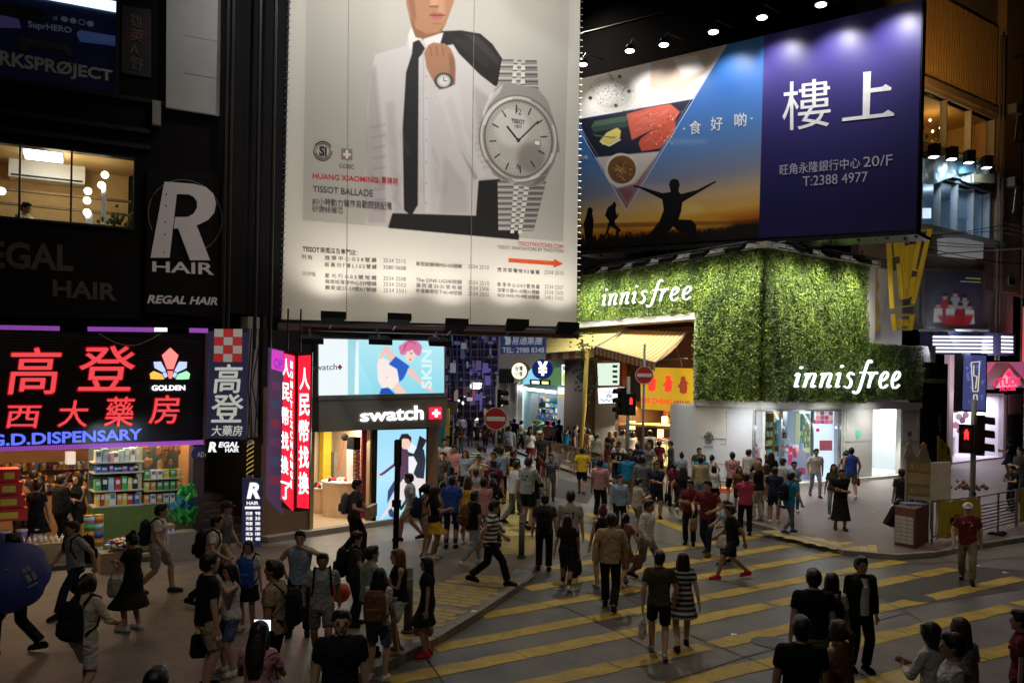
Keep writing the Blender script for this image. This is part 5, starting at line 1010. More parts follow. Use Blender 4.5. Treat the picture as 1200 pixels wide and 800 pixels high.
mb=MB();mb.pbox(PIR,rx(922,-1.3),rx(936,-1.3),PH+.1,wz,-1.5,-1.3);mb.build('white_column',M_IN,GS)
mb=MB();mb.pbox(PIR,r_(922),r_(951),PH+.1,1.25,-.9,-.3);mb.build('sales_counter',mat('counter_blue_white',(.5,.58,.72)),GS)
c=PIR.hit(1022,340,1.8);lamp('plain_wall_fill','SPOT',c,PIR.hit(1022,360,-.3),130,(1,.98,.9),.2,spot=80,blend=1)  # extra spot added to brighten the plain white wall
def poster(label,pl,x0,x1,y0,y1,base,bits,o=.0,words=None):
 t=thing('window_poster',label,'poster',pl.hit((x0+x1)/2,y1,o));mb=MB();mb.ppoly(pl,[(x0,y0),(x1,y0),(x1,y1),(x0,y1)],o,o+.02);mb.build('sheet',base,t)
 for (a,b,c,d,col) in bits:
  nm='print_%02x%02x%02x'%tuple(int(q*255) for q in col);mb=MB();mb.ppoly(pl,[(a,b),(c,b),(c,d),(a,d)],o+.02,o+.023);mb.build('print',mat(nm,col,.5,emit=col,power=.5),t)
 return t
LWP=mat('lit_poster_white',(.8,.85,.95),.5,emit=(.8,.9,1),power=.75)
chk=lambda x0,y0,nx,ny,sz:[(x0+i*sz,y0+j*sz,x0+(i+1)*sz-.3,y0+(j+1)*sz-.3,R.choice([(.5,.08,.1),(.8,.25,.2),(.9,.5,.4),(.3,.1,.15),(.9,.75,.7),(.7,.12,.3)])) for i in range(nx) for j in range(ny) if R.random()<.9]
poster('tall lit poster with a red chequer at the shop corner',PIL,860.5,880,480,568,LWP,chk(861,480,4,5,4.6)+[(868,525,876,532,(.45,.05,.1))],-.22)
poster('lit poster with a red chequer beside the white panel door',PIR,955,982,482,563,LWP,chk(956,482,5,3,5)+[(965,516,980,528,(.4,.08,.1)),(961,502,965,506,(.6,.05,.15))],-.22)
poster('dark red poster grid behind the corner window',PIR,885,900,517,548,mat('poster_pale',(.6,.6,.62)),[(886,520,899,524,(.35,.05,.1)),(886,527,899,532,(.45,.08,.12)),(886,535,899,540,(.35,.05,.1))],-.2)
poster('large pale poster with red pictures under the shop counter',PIR,922,951,530,566,mat('poster_lilac',(.55,.55,.7)),[(926,523,931,545,(.5,.05,.12)),(932,527,936,536,(.4,.05,.15)),(937,548,946,556,(.45,.05,.1)),(938,528,945,536,(.4,.3,.3))]+chk(923,521,4,3,4),-.12)
poster('logo poster on the white door-side window',PIR,936,953,520,550,mat('poster_blue',(.35,.45,.65),emit=(.4,.55,.8),power=.3),[],-.5)
for x in (900,935,968):c=PIR.hit(x,490,.5);lamp('shopfront_light','AREA',(c.x,c.y,wz-.3),(c.x-.5,c.y-5,0),45,(.9,.94,1),1.2)
c=PIR.hit(1038,500,-.2);lamp('doorway_light','AREA',(c.x,c.y,2.2),(c.x+2,c.y-5,0),50,(1,.98,.86),1.0,2.0)
mb=MB();mb.pbox(PIR,-.1,r_(1078),PH,PH+.12,0,.35);mb.build('step',M_OFFW,GS)
# ================================================================== food shop row under the awnings
FR=thing('food_shop_row','open food shop row under the awnings beside the leaf wall','shop',PIL.at(6,0,-1));f_=lambda x:PIL.hs(x,480,-1.5)[0]
zf=lambda x,y,o=-1.5:PIL.hs(x,y,o)[1]
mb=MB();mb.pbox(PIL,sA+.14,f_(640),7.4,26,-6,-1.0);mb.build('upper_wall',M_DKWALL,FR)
mb=MB();mb.pbox(PIL,sA+.14,f_(600),PH,7.4,-5.6,-5.5);mb.pbox(PIL,sA+.14,sA+.24,PH,7.4,-5.5,-.5);mb.pbox(PIL,f_(725),f_(721),PH,zf(725,470),-4.5,-1.5);mb.pbox(PIL,f_(692),f_(688),PH,7.4,-4.5,-1.2);mb.build('wall',mat('food_wall',(.12,.07,.04)),FR)
mb=MB();mb.pbox(PIL,sA+.25,f_(728),zf(760,500),zf(760,500)+.1,-4.5,-1.4);mb.build('ceiling',mat('food_ceiling',(.6,.3,.1)),FR)
t=flat_sign('food_shop_sign','yellow food shop sign with red pig shapes',PIL,[(729,429),(801,431),(799,484),(730,479)],mat('sign_yellow_dim',(.55,.35,.02),.5,emit=(.62,.36,.02),power=.75),-1.45,-1.2)
rd=mat('sign_red_lit',(.6,.04,.02),emit=(.95,.06,.03),power=.9);rdd=mat('sign_red_dull',(.45,.07,.03),emit=(.35,.05,.02),power=.6)
def figure(x,y,k,m):mb=MB();mb.ppoly(PIL,[(x+a*k,y+b*k) for a,b in [(0,-1),(.25,-.8),(.2,-.55),(.6,-.1),(.35,-.15),(.4,.35),(.3,.9),(.1,.85),(0,1.0),(-.15,.85),(-.35,.85),(-.35,.3),(-.6,.15),(-.35,-.15),(-.2,-.55),(-.25,-.8)]],-1.2,-1.15);mb.build('emblem',m,t)
figure(743,448,10.5,rd);figure(762,449,10.5,rd);figure(779.5,450.5,11,rdd)
text(t,'BEE CHENG',PIL,(731,465,471.5,767,468,474),rd,-1.17,bold=.03);text(t,'HIANG',PIL,(769,468.5,474.5,787,469.5,476),rdd,-1.17,bold=.04)
c=PIL.hit(768,440,0);lamp('sign_lamp','SPOT',(c.x,c.y,c.z+.5),PIL.hit(765,455,-1.2),22,(1,.85,.5),.1,spot=110,blend=1)
sc0,sc1=PIL.hs(797,540,-1.3)[0],PIL.hs(768,540,-1.3)[0]
t=thing('lit_counter','glowing yellow sales counter of the food shop','counter',PIL.at(sc0,0,-1.3));z0_,z1_=PIL.hs(780,538,-1.0)[1],PIL.hs(780,515,-1.0)[1]
mb=MB();mb.pbox(PIL,sc0-.1,sc1+.2,PH+.35,PH+1.35,-2,-1.0);mb.build('body',mat('counter_glow',(.6,.5,.2),.4,emit=(1,.80,.28),power=1.15),t)
mb=MB();mb.pbox(PIL,sc0-.2,sc1+.3,PH+1.35,PH+1.42,-2.1,-.9);mb.build('table_top',M_WHITE,t);mb=MB();mb.pbox(PIL,sc0-.2,sc1+.4,PH,PH+.35,-2,-.6);mb.build('plinth',mat('plinth_tan',(.55,.4,.22)),t)
for k in range(2):mb=MB();s__=sc0+(sc1-sc0)*(.35+.4*k);mb.pbox(PIL,s__,s__+.03,PH+.35,PH+1.35,-1,-.985);mb.build('panel_seam',mat('seam_brown',(.3,.2,.08)),t)
mb=MB()
for k in range(60):mb.ball(PIL.at(sc0+R.random()*(sc1-sc0),PH+1.48+R.random()*.1,R.uniform(-1.9,-1.0)),.06,6,R.randrange(3))
tag(mb.build('food_trays',[mat('snack_tan'),mat('pack_red'),mat('pack_white')]),'trays of food on the glowing counter','food trays',kind='stuff')
mb=MB()
for k in range(160):
 s__=sc0-.3+R.random()*4.2;z=R.choice((2.0,2.35,2.7,3.05));mb.pbox(PIL,s__,s__+R.uniform(.1,.25),z,z+R.uniform(.15,.3),-4.4,-4.2,R.randrange(4))
tag(mb.build('shelf_goods',[mat('pack_red'),mat('pack_orange'),mat('snack_orange'),mat('pack_yellow')]),'red and orange goods on the food shop back wall','goods',kind='stuff')
for k,x in enumerate((736,762,785)):q=PIL.hit(x,503,-2.5);lamp('food_shop_light','AREA',(q.x,q.y,3.1),(q.x,q.y,0),120,(1,.72,.35),.9)
q=PIL.hit(760,505,-.9);lamp('food_shop_front_light','AREA',(q.x,q.y,3.0),(q.x-4,q.y-3,0),120,(1,.8,.5),1.2)
for k,(x,y) in enumerate(((741,498),(779,493),(774,508),(792,490))):
 q=PIL.hit(x,y,-2.2);t2=thing('lantern_light',f'warm square lit box {["by the white sign posts", "over the glowing counter", "standing at the glowing counter", "at the far edge over the glowing counter"][k]}','lantern',q);mb=MB();mb.box((q.x-.14,q.y-.1,q.z-.22),(q.x+.14,q.y+.1,q.z+.22));mb.build('lamp_shade',glow('lantern_glow',(1,.7,.3),2.2),t2);mb=MB();mb.tube([q+Vector((0,0,.22)),q+Vector((0,0,.5))],.015,5);mb.build('cord',M_DARK,t2)
mb=MB();mb.pbox(PIL,f_(721),f_(694),PH,4.4,-1.9,-1.7);mb.build('white_wall',mat('shop_cream',(.6,.55,.45)),FR)
t=flat_sign('shop_light_box','pale green lit menu box above the white sign',PIL,[(695,423.5),(725.5,424),(725,452.5),(696,453)],mat('box_red_edge',(.3,.08,.05)),-.5,-.2);mb=MB();mb.ppoly(PIL,[(697,425.5),(722.5,425),(722,451),(698,451.5)],-.2,-.17);mb.build('lit_face',mat('lit_mint',(.5,.6,.5),emit=(.75,.9,.75),power=1),t)
mb=MB()
for k in range(4):mb.ppoly(PIL,[(715,427.5+k*6),(720.5,427.5+k*6),(720.5,430.5+k*6),(715,430.5+k*6)],-.17,-.16)
mb.build('print',mat('print_greygreen',(.15,.25,.18)),t)
t=flat_sign('shop_light_box','white lit sign box below the menu box',PIL,[(697,454.5),(723,453.5),(722,471.5),(698,472.5)],glow('advert_white',(.9,.95,1),1.3),-.5,-.2);text(t,'小\n食',PIL,(706,457,466,715),mat('print_plum',(.2,.04,.12)),-.19);text(t,'～～～',PIL,(700,467,470.5,718),mat('print_plum'),-.19)
c=PIL.hit(710,480,-1);lamp('white_shop_light','AREA',c,c+Vector((-3,-3,-4)),90,(1,.95,.85),1.0)
def awning(label,corners,nstripe,ca,cb,val=None):
 A,B,C,D=corners    
 t=thing('awning',label,'awning',D)
 mats=[ca,cb];mb=MB();nx=nstripe;ny=6
 for i in range(nx):
  for j in range(ny):
   def q(u,v,dz=0):p_=(A*(1-u)+B*u)*(1-v)+(D*(1-u)+C*u)*v;return p_+Vector((0,0,-.18*math.sin(math.pi*v)+dz))
   u0,u1,v0,v1=i/nx,(i+1)/nx,j/ny,(j+1)/ny;mb.prism([q(u0,v0),q(u1,v0),q(u1,v1),q(u0,v1)],(0,0,-.02),i%2)
 mb.build('cloth',mats,t);mb=MB()
 for i in range(nx):u0,u1=i/nx,(i+1)/nx;a,b=D*(1-u0)+C*u0,D*(1-u1)+C*u1;mb.prism([a,b,b+Vector((0,0,-.35)),a+Vector((0,0,-.35))],PIL.n3*.02,i%2)
 mb.build('valance',[mat('valance_red',(.35,.12,.08)),mat('valance_cream',(.5,.38,.2))],t)
 mb=MB();mb.tube([D,C],.04,6);mb.tube([D,A],.03,5);mb.tube([C,B],.03,5);mb.build('frame',M_STEEL,t)
cs1,cs2=mat('awning_cream',(.55,.42,.2),.8),mat('awning_orange',(.42,.22,.08),.8)
awning('striped tan awning beside the leaf wall',[PIL.hit(735,386,-.6),PIL.hit(806,389,-.6),PIL.hit(768,425,1.6),PIL.hit(697,406,1.6)],30,cs1,cs2)
ya=mat('awning_yellow',(.42,.34,.13),.8);awning('plain yellow awning farther up the shop row',[PIL.hit(640,383,-.6),PIL.hit(736,382,-.6),PIL.hit(696,410,1.4),PIL.hit(640,414,1.4)],8,ya,ya)
for x,e in ((700,60),(755,60)):c=PIL.hit(x,404,3.2);lamp('awning_lamp','SPOT',(c.x,c.y,9.3),PIL.hit(x,402,.6),e*1.3,(1,.93,.82),.15,spot=100,blend=1)
mb=MB();mb.tube([PIL.hit(697,424,1.2),PIL.hit(806,420,-.4)],.04,6);mb.tube([PIL.hit(640,421,1.2),PIL.hit(700,421,1.2)],.04,6);mb.tube([PIL.hit(790,400,-.5),PIL.hit(800,430,-.8)],.03,6);mb.build('awning_bracket',M_STEEL,FR)
# ================================================================== wide billboard
WB=thing('billboard','wide blue and purple food billboard above the leaf wall shop','billboard',PB.hit(880,285,0))
mb=MB();mb.ppoly(PB,[(677.5,93),(1080,1),(1080,-30),(1083,-30),(1076,272),(677,296)],-.4,-.03) if False else mb.ppoly(PB,[(677.5,92.5),(1082,-2),(1075,271),(677,294)],-.4,-.03);mb.build('frame',M_DARK,WB)
mb=MB()
for x in np.linspace(690,1060,12):mb.tube([PB.hit(x,280,-.4),PB.hit(x+5,285,-2.5)],.05,5);mb.tube([PB.hit(x,292-(x-690)*.06,-.3),PB.hit(x+15,300-(x-690)*.06,-.3)],.05,5)
mb.ppoly(PB,[(677,294),(1075,271),(1075,275),(677,299)],-1.6,.1);mb.build('support_frame',M_DARK,WB)
p=Print(PB,[(678.5,93),(895.5,42),(889,279),(678,292)],760)
p.vgrad([(0,C255(16,12,8)),(.07,C255(25,16,8)),(.10,C255(200,110,20)),(.16,C255(250,195,90)),(.24,C255(225,190,140)),(.34,C255(140,145,170)),(.5,C255(85,130,190)),(.75,C255(45,105,185)),(1,C255(60,130,205))])
p.ell(800,262,60,9,C255(255,190,60),.7,9);p.ell(800,245,26,7,C255(255,225,130),.7,6);p.ell(805,166,26,3,(.85,.85,.95),.25,5);p.ell(760,220,40,5,(.85,.75,.75),.3,7);p.ell(850,235,35,4,(.95,.7,.5),.3,7)
p.poly([(678,262),(896,258),(896,262),(678,268)],C255(120,70,30),.6,1.5)
for k in range(420):x=R.uniform(678,892);y=283-(x-678)*.045;p.line([(x,y+3),(x+R.uniform(-3,3),y-R.uniform(1,9))],1.0,C255(22,15,8),.9)
X=lambda x:670+x/3.2;Y_=lambda y:40+y/3.2
tri=pp([(22,345),(25,158),(590,22),(205,660)])
p.poly(pp([(25,150),(590,24),(455,245),(25,320)]),C255(240,236,232),1,.4)
p.poly(pp([(300,100),(590,24),(520,130),(400,220),(290,200)]),C255(214,186,160),.9,3);p.poly(pp([(380,95),(470,80),(500,130),(420,170)]),C255(240,225,220),1,2)
p.ell(X(150),Y_(222),29,22,C255(226,222,214),1,1.5);p.ell(X(150),Y_(222),24,18,C255(200,198,190),1,1)
for k in range(160):p.ell(X(150+R.gauss(0,38)),Y_(222+R.gauss(0,26)),.8,.8,R.choice([C255(235,235,228),C255(170,165,150),C255(210,210,200),C255(140,60,50)]),.9,0,n=6)
for x,y in ((70,240),(165,268),(215,215),(180,160)):p.ell(X(x),Y_(y),2.2,2,C255(60,40,40),1,.5)
p.poly(pp([(28,320),(455,245),(330,440),(80,462)]),C255(30,32,52),1,.3)
p.poly(pp([(205,300),(290,275),(370,262),(405,290),(385,330),(330,345),(225,398),(215,350)]),C255(222,105,84),1,.8);p.poly(pp([(260,390),(330,340),(390,320),(385,370),(330,430),(262,440),(250,410)]),C255(216,92,70),1,.7)
for k in range(26):x=R.uniform(220,390);y=300+(x-220)*.1+R.uniform(-20,100);p.line(pp([(x,y),(x+26,y-12)]),.7,C255(245,170,150),.6)
for k in range(45):x=R.uniform(260,390);y=R.uniform(300,420);p.ell(X(x),Y_(y),.8,.8,R.choice([C255(250,240,230),C255(60,70,40),C255(150,30,20)]),.9,0,n=6)
p.poly(pp([(105,400),(130,370),(170,350),(185,362),(180,395),(140,418),(115,415)]),C255(238,220,120),1,.5);p.line(pp([(105,402),(140,420),(184,395)]),1.4,C255(250,248,230))
for k in range(22):x=75+k*6;p.line(pp([(x,350-k),(x+14,326-k)]),.8,C255(110,150,110),.9);p.line(pp([(x,352-k),(x+12,368-k)]),.8,C255(80,120,80),.9)
for k in range(10):p.line(pp([(80+k*8,375+k*2),(95+k*8,385)]),.8,C255(90,140,70),.9)
p.poly(pp([(90,463),(330,440),(235,590),(165,575)]),C255(215,205,195),1,.5);p.ell(X(185),Y_(510),19,20,C255(235,228,220),1,.8);p.ell(X(188),Y_(508),16.5,16.5,C255(120,84,48),1,.8)
for k in range(40):a=R.uniform(0,6.28);r0=R.uniform(0,34);p.line(pp([(188+r0*math.cos(a),508+r0*math.sin(a)),(188+r0*math.cos(a)+R.uniform(-18,18),508+r0*math.sin(a)+R.uniform(-18,18))]),1.1,R.choice([C255(205,170,110),C255(160,115,60),C255(80,50,25)]),.9)
p.poly(pp([(330,440),(205,655),(165,580),(240,560)]),C255(130,70,80),.7,2)
p.line(pp([(22,350),(205,662)]),.8,(.85,.9,1),.9);p.line(pp([(205,662),(592,22)]),.8,(.85,.9,1),.9);p.line(pp([(30,345),(208,640)]),.6,(.85,.9,1),.6);p.line(pp([(208,640),(578,28)]),.6,(.85,.9,1),.6)
SIL=C255(8,7,10)
p.poly(pp([(365,565),(370,548),(385,542),(400,548),(405,565),(400,590),(410,600),(470,585),(540,550),(541,556),(500,580),(415,630),(410,665),(400,695),(450,697),(466,715),(468,770),(440,770),(438,745),(400,740),(380,720),(365,740),(300,790),(275,770),(330,700),(345,660),(340,620),(255,578),(232,572),(232,566),(260,572),(340,597),(372,592)]),SIL)
p.poly(pp([(60,655),(70,648),(80,658),(76,672),(82,700),(78,770),(50,770),(45,710),(55,680)]),SIL);p.poly(pp([(150,640),(160,627),(168,640),(164,655),(168,680),(176,668),(174,685),(160,700),(165,715),(185,735),(160,765),(168,735),(145,720),(130,760),(125,755),(140,700),(125,680),(135,650)]),SIL)
p.build('printed_sheet',WB,p.material('food_billboard_print',rough=.45),0,.02)
p=Print(PB,[(895.5,42),(1080.5,-1),(1073.5,269.5),(889,279)],128);p.vgrad([(0,C255(38,34,88)),(.5,C255(46,40,104)),(1,C255(72,62,145))]);p.build('printed_sheet',WB,p.material('purple_billboard_print',rough=.4),0,.02)
lw3=mat('print_white',(.9,.9,.92),.5)
text(WB,'樓',PB,(917,97,154,973.5,91,148),lw3,.01,bold=.0)
mb=MB();mb.ppoly(PB,[(1012,85),(1021,84),(1019,138),(1011,139)],.01,.02);mb.ppoly(PB,[(1019.5,104),(1034,102),(1038,99),(1045,103),(1044,106),(1019.5,109)],.01,.021);mb.ppoly(PB,[(987,138.5),(1035,133),(1041,129),(1048,133),(1048,136),(987,142.5)],.01,.022);mb.build('lettering',lw3,WB)
lw4=mat('print_lilac',(.55,.55,.68),.5)
text(WB,'旺角永隆銀行中心',PB,(914,193,206,1008,184,197),lw4,.01);text(WB,'20/F',PB,(1012,184,196,1046,181,194),lw4,.01);text(WB,'T:2388 4977',PB,(941,207,218.5,1017,201,213),lw4,.01)
for ch,x,y in (('食',808,142),('好',833,137.5),('啲',861,133)):text(WB,ch,PB,(x,y,y+16,x+14,y-.7,y+15),lw3,.01)
text(WB,'·',PB,(801,150,152,803),lw3,.01);text(WB,'·',PB,(880,138,140,882),lw3,.01);text(WB,'p.m.',PB,(679,183,189,690,183,189),lw3,.01)
for k,(x,y) in enumerate([(683,76),(738,60),(778,53),(836,38),(893,21),(962,6),(1035,-14)]):
 c=PB.hit(x,y,1.5);t=thing('spotlight',['spotlight over the food billboard next to the watch billboard','spotlight over the bowl picture on the food billboard','spotlight over the salmon picture, one of a close pair','spotlight above the blue part of the food billboard','spotlight above the seam between blue and purple','spotlight above the large white characters','spotlight above the purple end near the top edge'][k],'spotlight',c)
 mb=MB();mb.tube([c+Vector((0,0,.30)),c+Vector((0,0,.03))],.13,14,0,.27);mb.build('lamp_shade',M_DARK,t,True);mb=MB();mb.ball(c,.21,12,0,(1,1,.3));mb.build('bulb',glow('spot_white',(1,.98,.95),9),t,True)
 mb=MB();mb.tube([c+Vector((0,0,.3)),c+Vector((0,0,.6))-PB.n3*.2,c+Vector((0,0,.7))-PB.n3*1.6],.03,6);mb.build('arm',M_STEEL,t)
 tgt=PB.at(PB.sz(c)[0],c.z-3.2,0);lamp('spot','SPOT',c-Vector((0,0,.15)),tgt,(300,330,380,430,560,620,620)[k],(1,.97,.96),.12,spot=112,blend=1,parent=t)
mb=MB();mb.tube([PB.hit(680,40,-.1),PB.hit(1080,-60,-.1)],.06,6);mb.build('rail',M_DARK,WB)
for pl,x in ((PIL,850),(PIR,930),(PIR,1000),(PIR,1050)):
 c=pl.hit(x,478,1.6);c.z=3.55;lamp('added_wall_fill','SPOT',c,pl.at(pl.sz(c)[0],1.4,0),190,(1,.98,.94),.2,spot=130,blend=1)  # added spots without fixtures, brightening the white shopfront walls
c=PU.hit(240,150,3.4);lamp('added_panel_spot','SPOT',(c.x+.6,c.y,14.5),PU.hit(226,60,0),80,(1,.96,.92),.2,spot=50,blend=1)  # added out-of-view spot that brightens the blank grey panel
mb=MB()
for pl,a,b in ((PIL,.12,sA*.42),(PIL,sA*.5,sA-.05),(PIR,r_(1057),r_(1076)),(PIR,.06,r_(884)-.06)):
 for z0_,z1_ in ((PH+.2,.95),(1.75,3.2)):
  lo,hi=min(a,b),max(a,b)
  if pl is PIL and a<1:continue
  mb.pbox(pl,lo,hi,z0_,z0_+.05,.0,.035);mb.pbox(pl,lo,hi,z1_-.05,z1_,.0,.036);mb.pbox(pl,lo,lo+.05,z0_,z1_,.0,.034);mb.pbox(pl,hi-.05,hi,z0_,z1_,.0,.034)
tag(mb.build('moulding',mat('moulding_grey',(.4,.4,.39),.6),GS),kind='stuff')
# ================================================================== upper right building
UB=thing('upper_corner_building','pale corner building with lit windows to the side of the purple billboard','building',PIR.at(9,0,-2))
M_UB=mat('facade_beige',(.22,.17,.13),.85,scale=1.5);M_AMB=mat('lampshade_glow_ribs',(.45,.26,.09),.6)  # amber rib colour imitates a lampshade reflected in window glass
rs=lambda x,y,o=0:PIR.hs(x,y,o)[0];rz=lambda x,y,o=0:PIR.hs(x,y,o)[1]
PW=Plane(*PIR.at(0,0,-1.2).xy,.81,.587)
ws=lambda x,y=200:PW.hs(x,y)[0];wz_=lambda x,y:PW.hs(x,y)[1]
h1=(ws(1076),ws(1164),wz_(1120,178),wz_(1120,122));h2=(ws(1080),ws(1160),wz_(1120,272),wz_(1120,215))
mb=wall_cells(PW,ws(1008),ws(1300),9.95,32,[h1,h2],-.4,0);mb.build('wall',M_UB,UB)
mb=MB();mb.pbox(PW,ws(1008),ws(1190),wz_(1120,390),9.94,-.4,0);mb.build('wall',mat('facade_grey',(.34,.33,.33),.8),UB)
mb=MB();mb.pbox(PW,ws(1190),ws(1320),0,9.94,-.5,0) if False else mb.pbox(PW,ws(1215),ws(1320),0,9.94,-.5,0);mb.build('wall',M_UB,UB)
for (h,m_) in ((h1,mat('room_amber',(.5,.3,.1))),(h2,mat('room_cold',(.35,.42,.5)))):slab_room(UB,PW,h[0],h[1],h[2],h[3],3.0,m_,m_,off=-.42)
for h,n,m_ in ((h1,3,mat('frame_pale',(.35,.3,.25))),(h2,4,mat('frame_cold',(.3,.33,.36)))):
 mb=MB()
 for k in range(n+1):s__=h[0]+(h[1]-h[0])*k/n;mb.pbox(PW,s__-.06,s__+.06,h[2],h[3],-.3,.05)
 mb.pbox(PW,h[0],h[1],h[2]-.1,h[2],-.3,.12);mb.pbox(PW,h[0],h[1],h[3],h[3]+.12,-.3,.12);wf_=mb.build('window_frame',m_,UB)
 for k in range(n):a=h[0]+(h[1]-h[0])*k/n;b=h[0]+(h[1]-h[0])*(k+1)/n;mb=MB();mb.pbox(PW,a+.07,b-.07,h[2]+.02,h[3]-.02,-.16,-.15);mb.build('window_pane',M_GLASS,wf_)
c=PW.at((h1[0]+h1[1])/2,h1[2]+1.6,-1.5);lamp('room_light','POINT',c,c,70,(1,.62,.22),.3)
t=thing('room_plants','gold lit plants and ornaments inside the upper window','ornaments',PW.at(h1[0]+1.5,h1[2],-1));mb=MB()
for k in range(120):mb.ball(PW.at(h1[0]+.8+R.gauss(1.4,.9),h1[2]+.25+abs(R.gauss(0,.5)),-1.2+R.gauss(0,.2)),R.uniform(.05,.13),6,k%2)
tag(mb.build('foliage',[mat('plant_gold',(.4,.25,.05)),mat('plant_olive',(.1,.1,.03))],t),kind='stuff')
for k,(x,y) in enumerate(((1138,131),(1090,141),(1102,150),(1093,154))):
 c=PW.hit(x,y,-1.2);t=thing('ceiling_spot',f'small warm ceiling light in the upper window, {["brightest one", "one near the billboard edge", "one by the middle mullion", "lowest one"][k]}','ceiling light',c);mb=MB();mb.ball(c,.12 if k==0 else .07,8);mb.build('bulb',glow('warm_hot',(1,.75,.4),8),t)
c=PW.at((h2[0]+h2[1])/2,h2[3]-.4,-1.5);lamp('room_light','POINT',c,c,55,(.8,.92,1),.4)
t=thing('blue_tarpaulin','crumpled blue tarpaulin banner lit by spotlights between the upper windows','tarpaulin',PW.hit(1120,212,.3));mb=MB();nx,ny=28,8
vs=[];fs=[]
for i in range(nx+1):
 for j in range(ny+1):
  x=1077+(1160-1077)*i/nx;y=183+(212-183)*j/ny+4*math.sin(i*.35);q=PW.hit(x,y,.35+.12*math.sin(i*1.1+j*.7)+.08*math.sin(i*2.3-j));vs.append(q)
for i in range(nx):
 for j in range(ny):a=i*(ny+1)+j;fs.append((a,a+1,a+ny+2,a+ny+1))
n_=len(vs);vs+=[v-PW.n3*.03 for v in vs];fs+=[tuple(q+n_ for q in f[::-1]) for f in fs];mb.add(vs,fs);mb.build('cloth',mat('tarp_blue',(.5,.66,.75),.5),t,True)
mb=MB();mb.ppoly(PW,[(1104,190),(1132,189),(1130,204),(1112,206)],.5,.55);mb.build('blue_patch',mat('tarp_dark',(.12,.28,.4)),t)
mb=MB();mb.ppoly(PW,[(1128,207),(1152,206),(1152,217),(1128,216)],.5,.6);mb.build('flower_box',mat('flower_white',(.6,.55,.4)),t)
for k,(x,y) in enumerate([(1095,181),(1116,184),(1136,188),(1157,194)]):
 c=PW.hit(x,y,1.1);t=thing('floodlight',f'{wh[k]} black floodlight counted from the purple billboard, above the blue tarpaulin','floodlight',c);mb=MB();mb.box((c.x-.22,c.y-.2,c.z-.1),(c.x+.22,c.y+.25,c.z+.5));mb.build('housing',M_BLACK,t);mb=MB();mb.box((c.x-.18,c.y-.1,c.z-.13),(c.x+.18,c.y+.22,c.z-.1));mb.build('lamp_glass',glow('spot_white',(1,.98,.95),9),t)
 mb=MB();mb.tube([c+Vector((0,.2,.3)),c-PW.n3*1.1+Vector((0,0,.1))],.03,5);mb.build('arm',M_DARK,t)
 if k in (1,2):lamp('flood','SPOT',c-Vector((0,0,.25)),PW.hit(x,y+60,0),230,(.75,.9,1),.15,spot=120,blend=1,parent=t)
mb=MB();mb.ppoly(PW,[(1128,222),(1142,223),(1142,255),(1128,254)],-.35,-.3);mb.build('window_poster',mat('window_print',(.4,.45,.5)),UB);mb=MB();mb.ppoly(PW,[(1103,240),(1115,240),(1115,252),(1103,252)],-1.2,-1.1);mb.build('lit_screen',glow('screen_white',(.9,.95,1),1.0),UB)
mb=MB();mb.pbox(PW,ws(1076),ws(1166),wz_(1120,281),wz_(1120,275),0,.6);mb.build('ledge',mat('facade_grey'),UB)
t=flat_sign('blank_light_box','small blank grey light box under the lower window',PW,[(1097,280),(1142,281),(1141,304),(1098,300)],mat('dull_white_panel',(.5,.5,.5),emit=(.4,.4,.42),power=.25),.05,.5,'light box')
mb=MB()
s=ws(1078,60)
while s<ws(1166,60):mb.pbox(PW,s,s+.12,wz_(1120,112),wz_(1120,8),.002,.14);s+=.26
tag(mb.build('reflection_ribs',M_AMB,UB),kind='stuff')  # ribs added in place of the reflected lampshade, no real cladding
mb=MB();mb.pbox(PW,ws(1076,60),ws(1170,60),wz_(1120,120),wz_(1120,112),.0,.5);mb.build('reflection_trim',mat('trim_brown',(.25,.17,.1)),UB)  # lower edge of the added amber ribs
c=PW.hit(1110,125,3.5);lamp('added_amber_spot','SPOT',c,PW.hit(1115,60,0),1200,(1,.60,.2),.3,spot=90,blend=1)  # added spot giving the ribs the amber glow of the reflected lampshade
mb=MB();mb.pbox(PW,ws(1166,200),ws(1186,200),9.94,32,.0,.5);mb.build('pilaster',mat('pilaster_brown',(.28,.18,.1)),UB)
for k,y in enumerate((68,165,240)):
 q=PW.hit(1190,y,.6);mb=MB();mb.tube([q,q+Vector((2.2,-.3,-.1))],.04,5);mb.tube([q,q-PW.n3*.7],.04,5);mb.build('bracket',M_DARK,UB)
mb=MB()
for k in range(3):mb.tube([PW.hit(1165,258+6*k,.5),PW.hit(1225,274+5*k,.9)],.025,5)
mb.tube([PW.hit(1060,303,1.5),PW.hit(1110,297,1.4),PW.hit(1220,290,1.4)],.035,5);mb.build('overhead_wires',mat('wire_pale',(.3,.27,.25)),UB)
t=flat_sign('wall_poster','dark framed poster of performers in white and red',PW,[(1079,315),(1152,317),(1151,388),(1077,385)],mat('frame_grey',(.2,.2,.22)),.02,.15,'poster')
p=Print(PW,[(1081,317.5),(1149,319.5),(1148,385.5),(1079.5,382.5)],300);p.vgrad([(0,(.12,.1,.2)),(1,(.08,.08,.14))])
p.ell(1115,352,30,22,(.35,.35,.5),.35,12)
for x,y in ((1104,348),(1116,345),(1127,350),(1096,358),(1110,358),(1122,359),(1133,360)):
 p.poly([(x-5,y+3),(x+5,y+3),(x+6,y+20),(x-6,y+20)],R.choice([(.8,.78,.8),(.6,.6,.66),(.55,.1,.14)]),1,.8);p.ell(x,y,3,3.6,(.75,.55,.5),1,.5);p.poly([(x-3.4,y-1),(x-2,y-4.5),(x+2,y-4.5),(x+3.4,y-1)],(.1,.06,.06),1,.3)
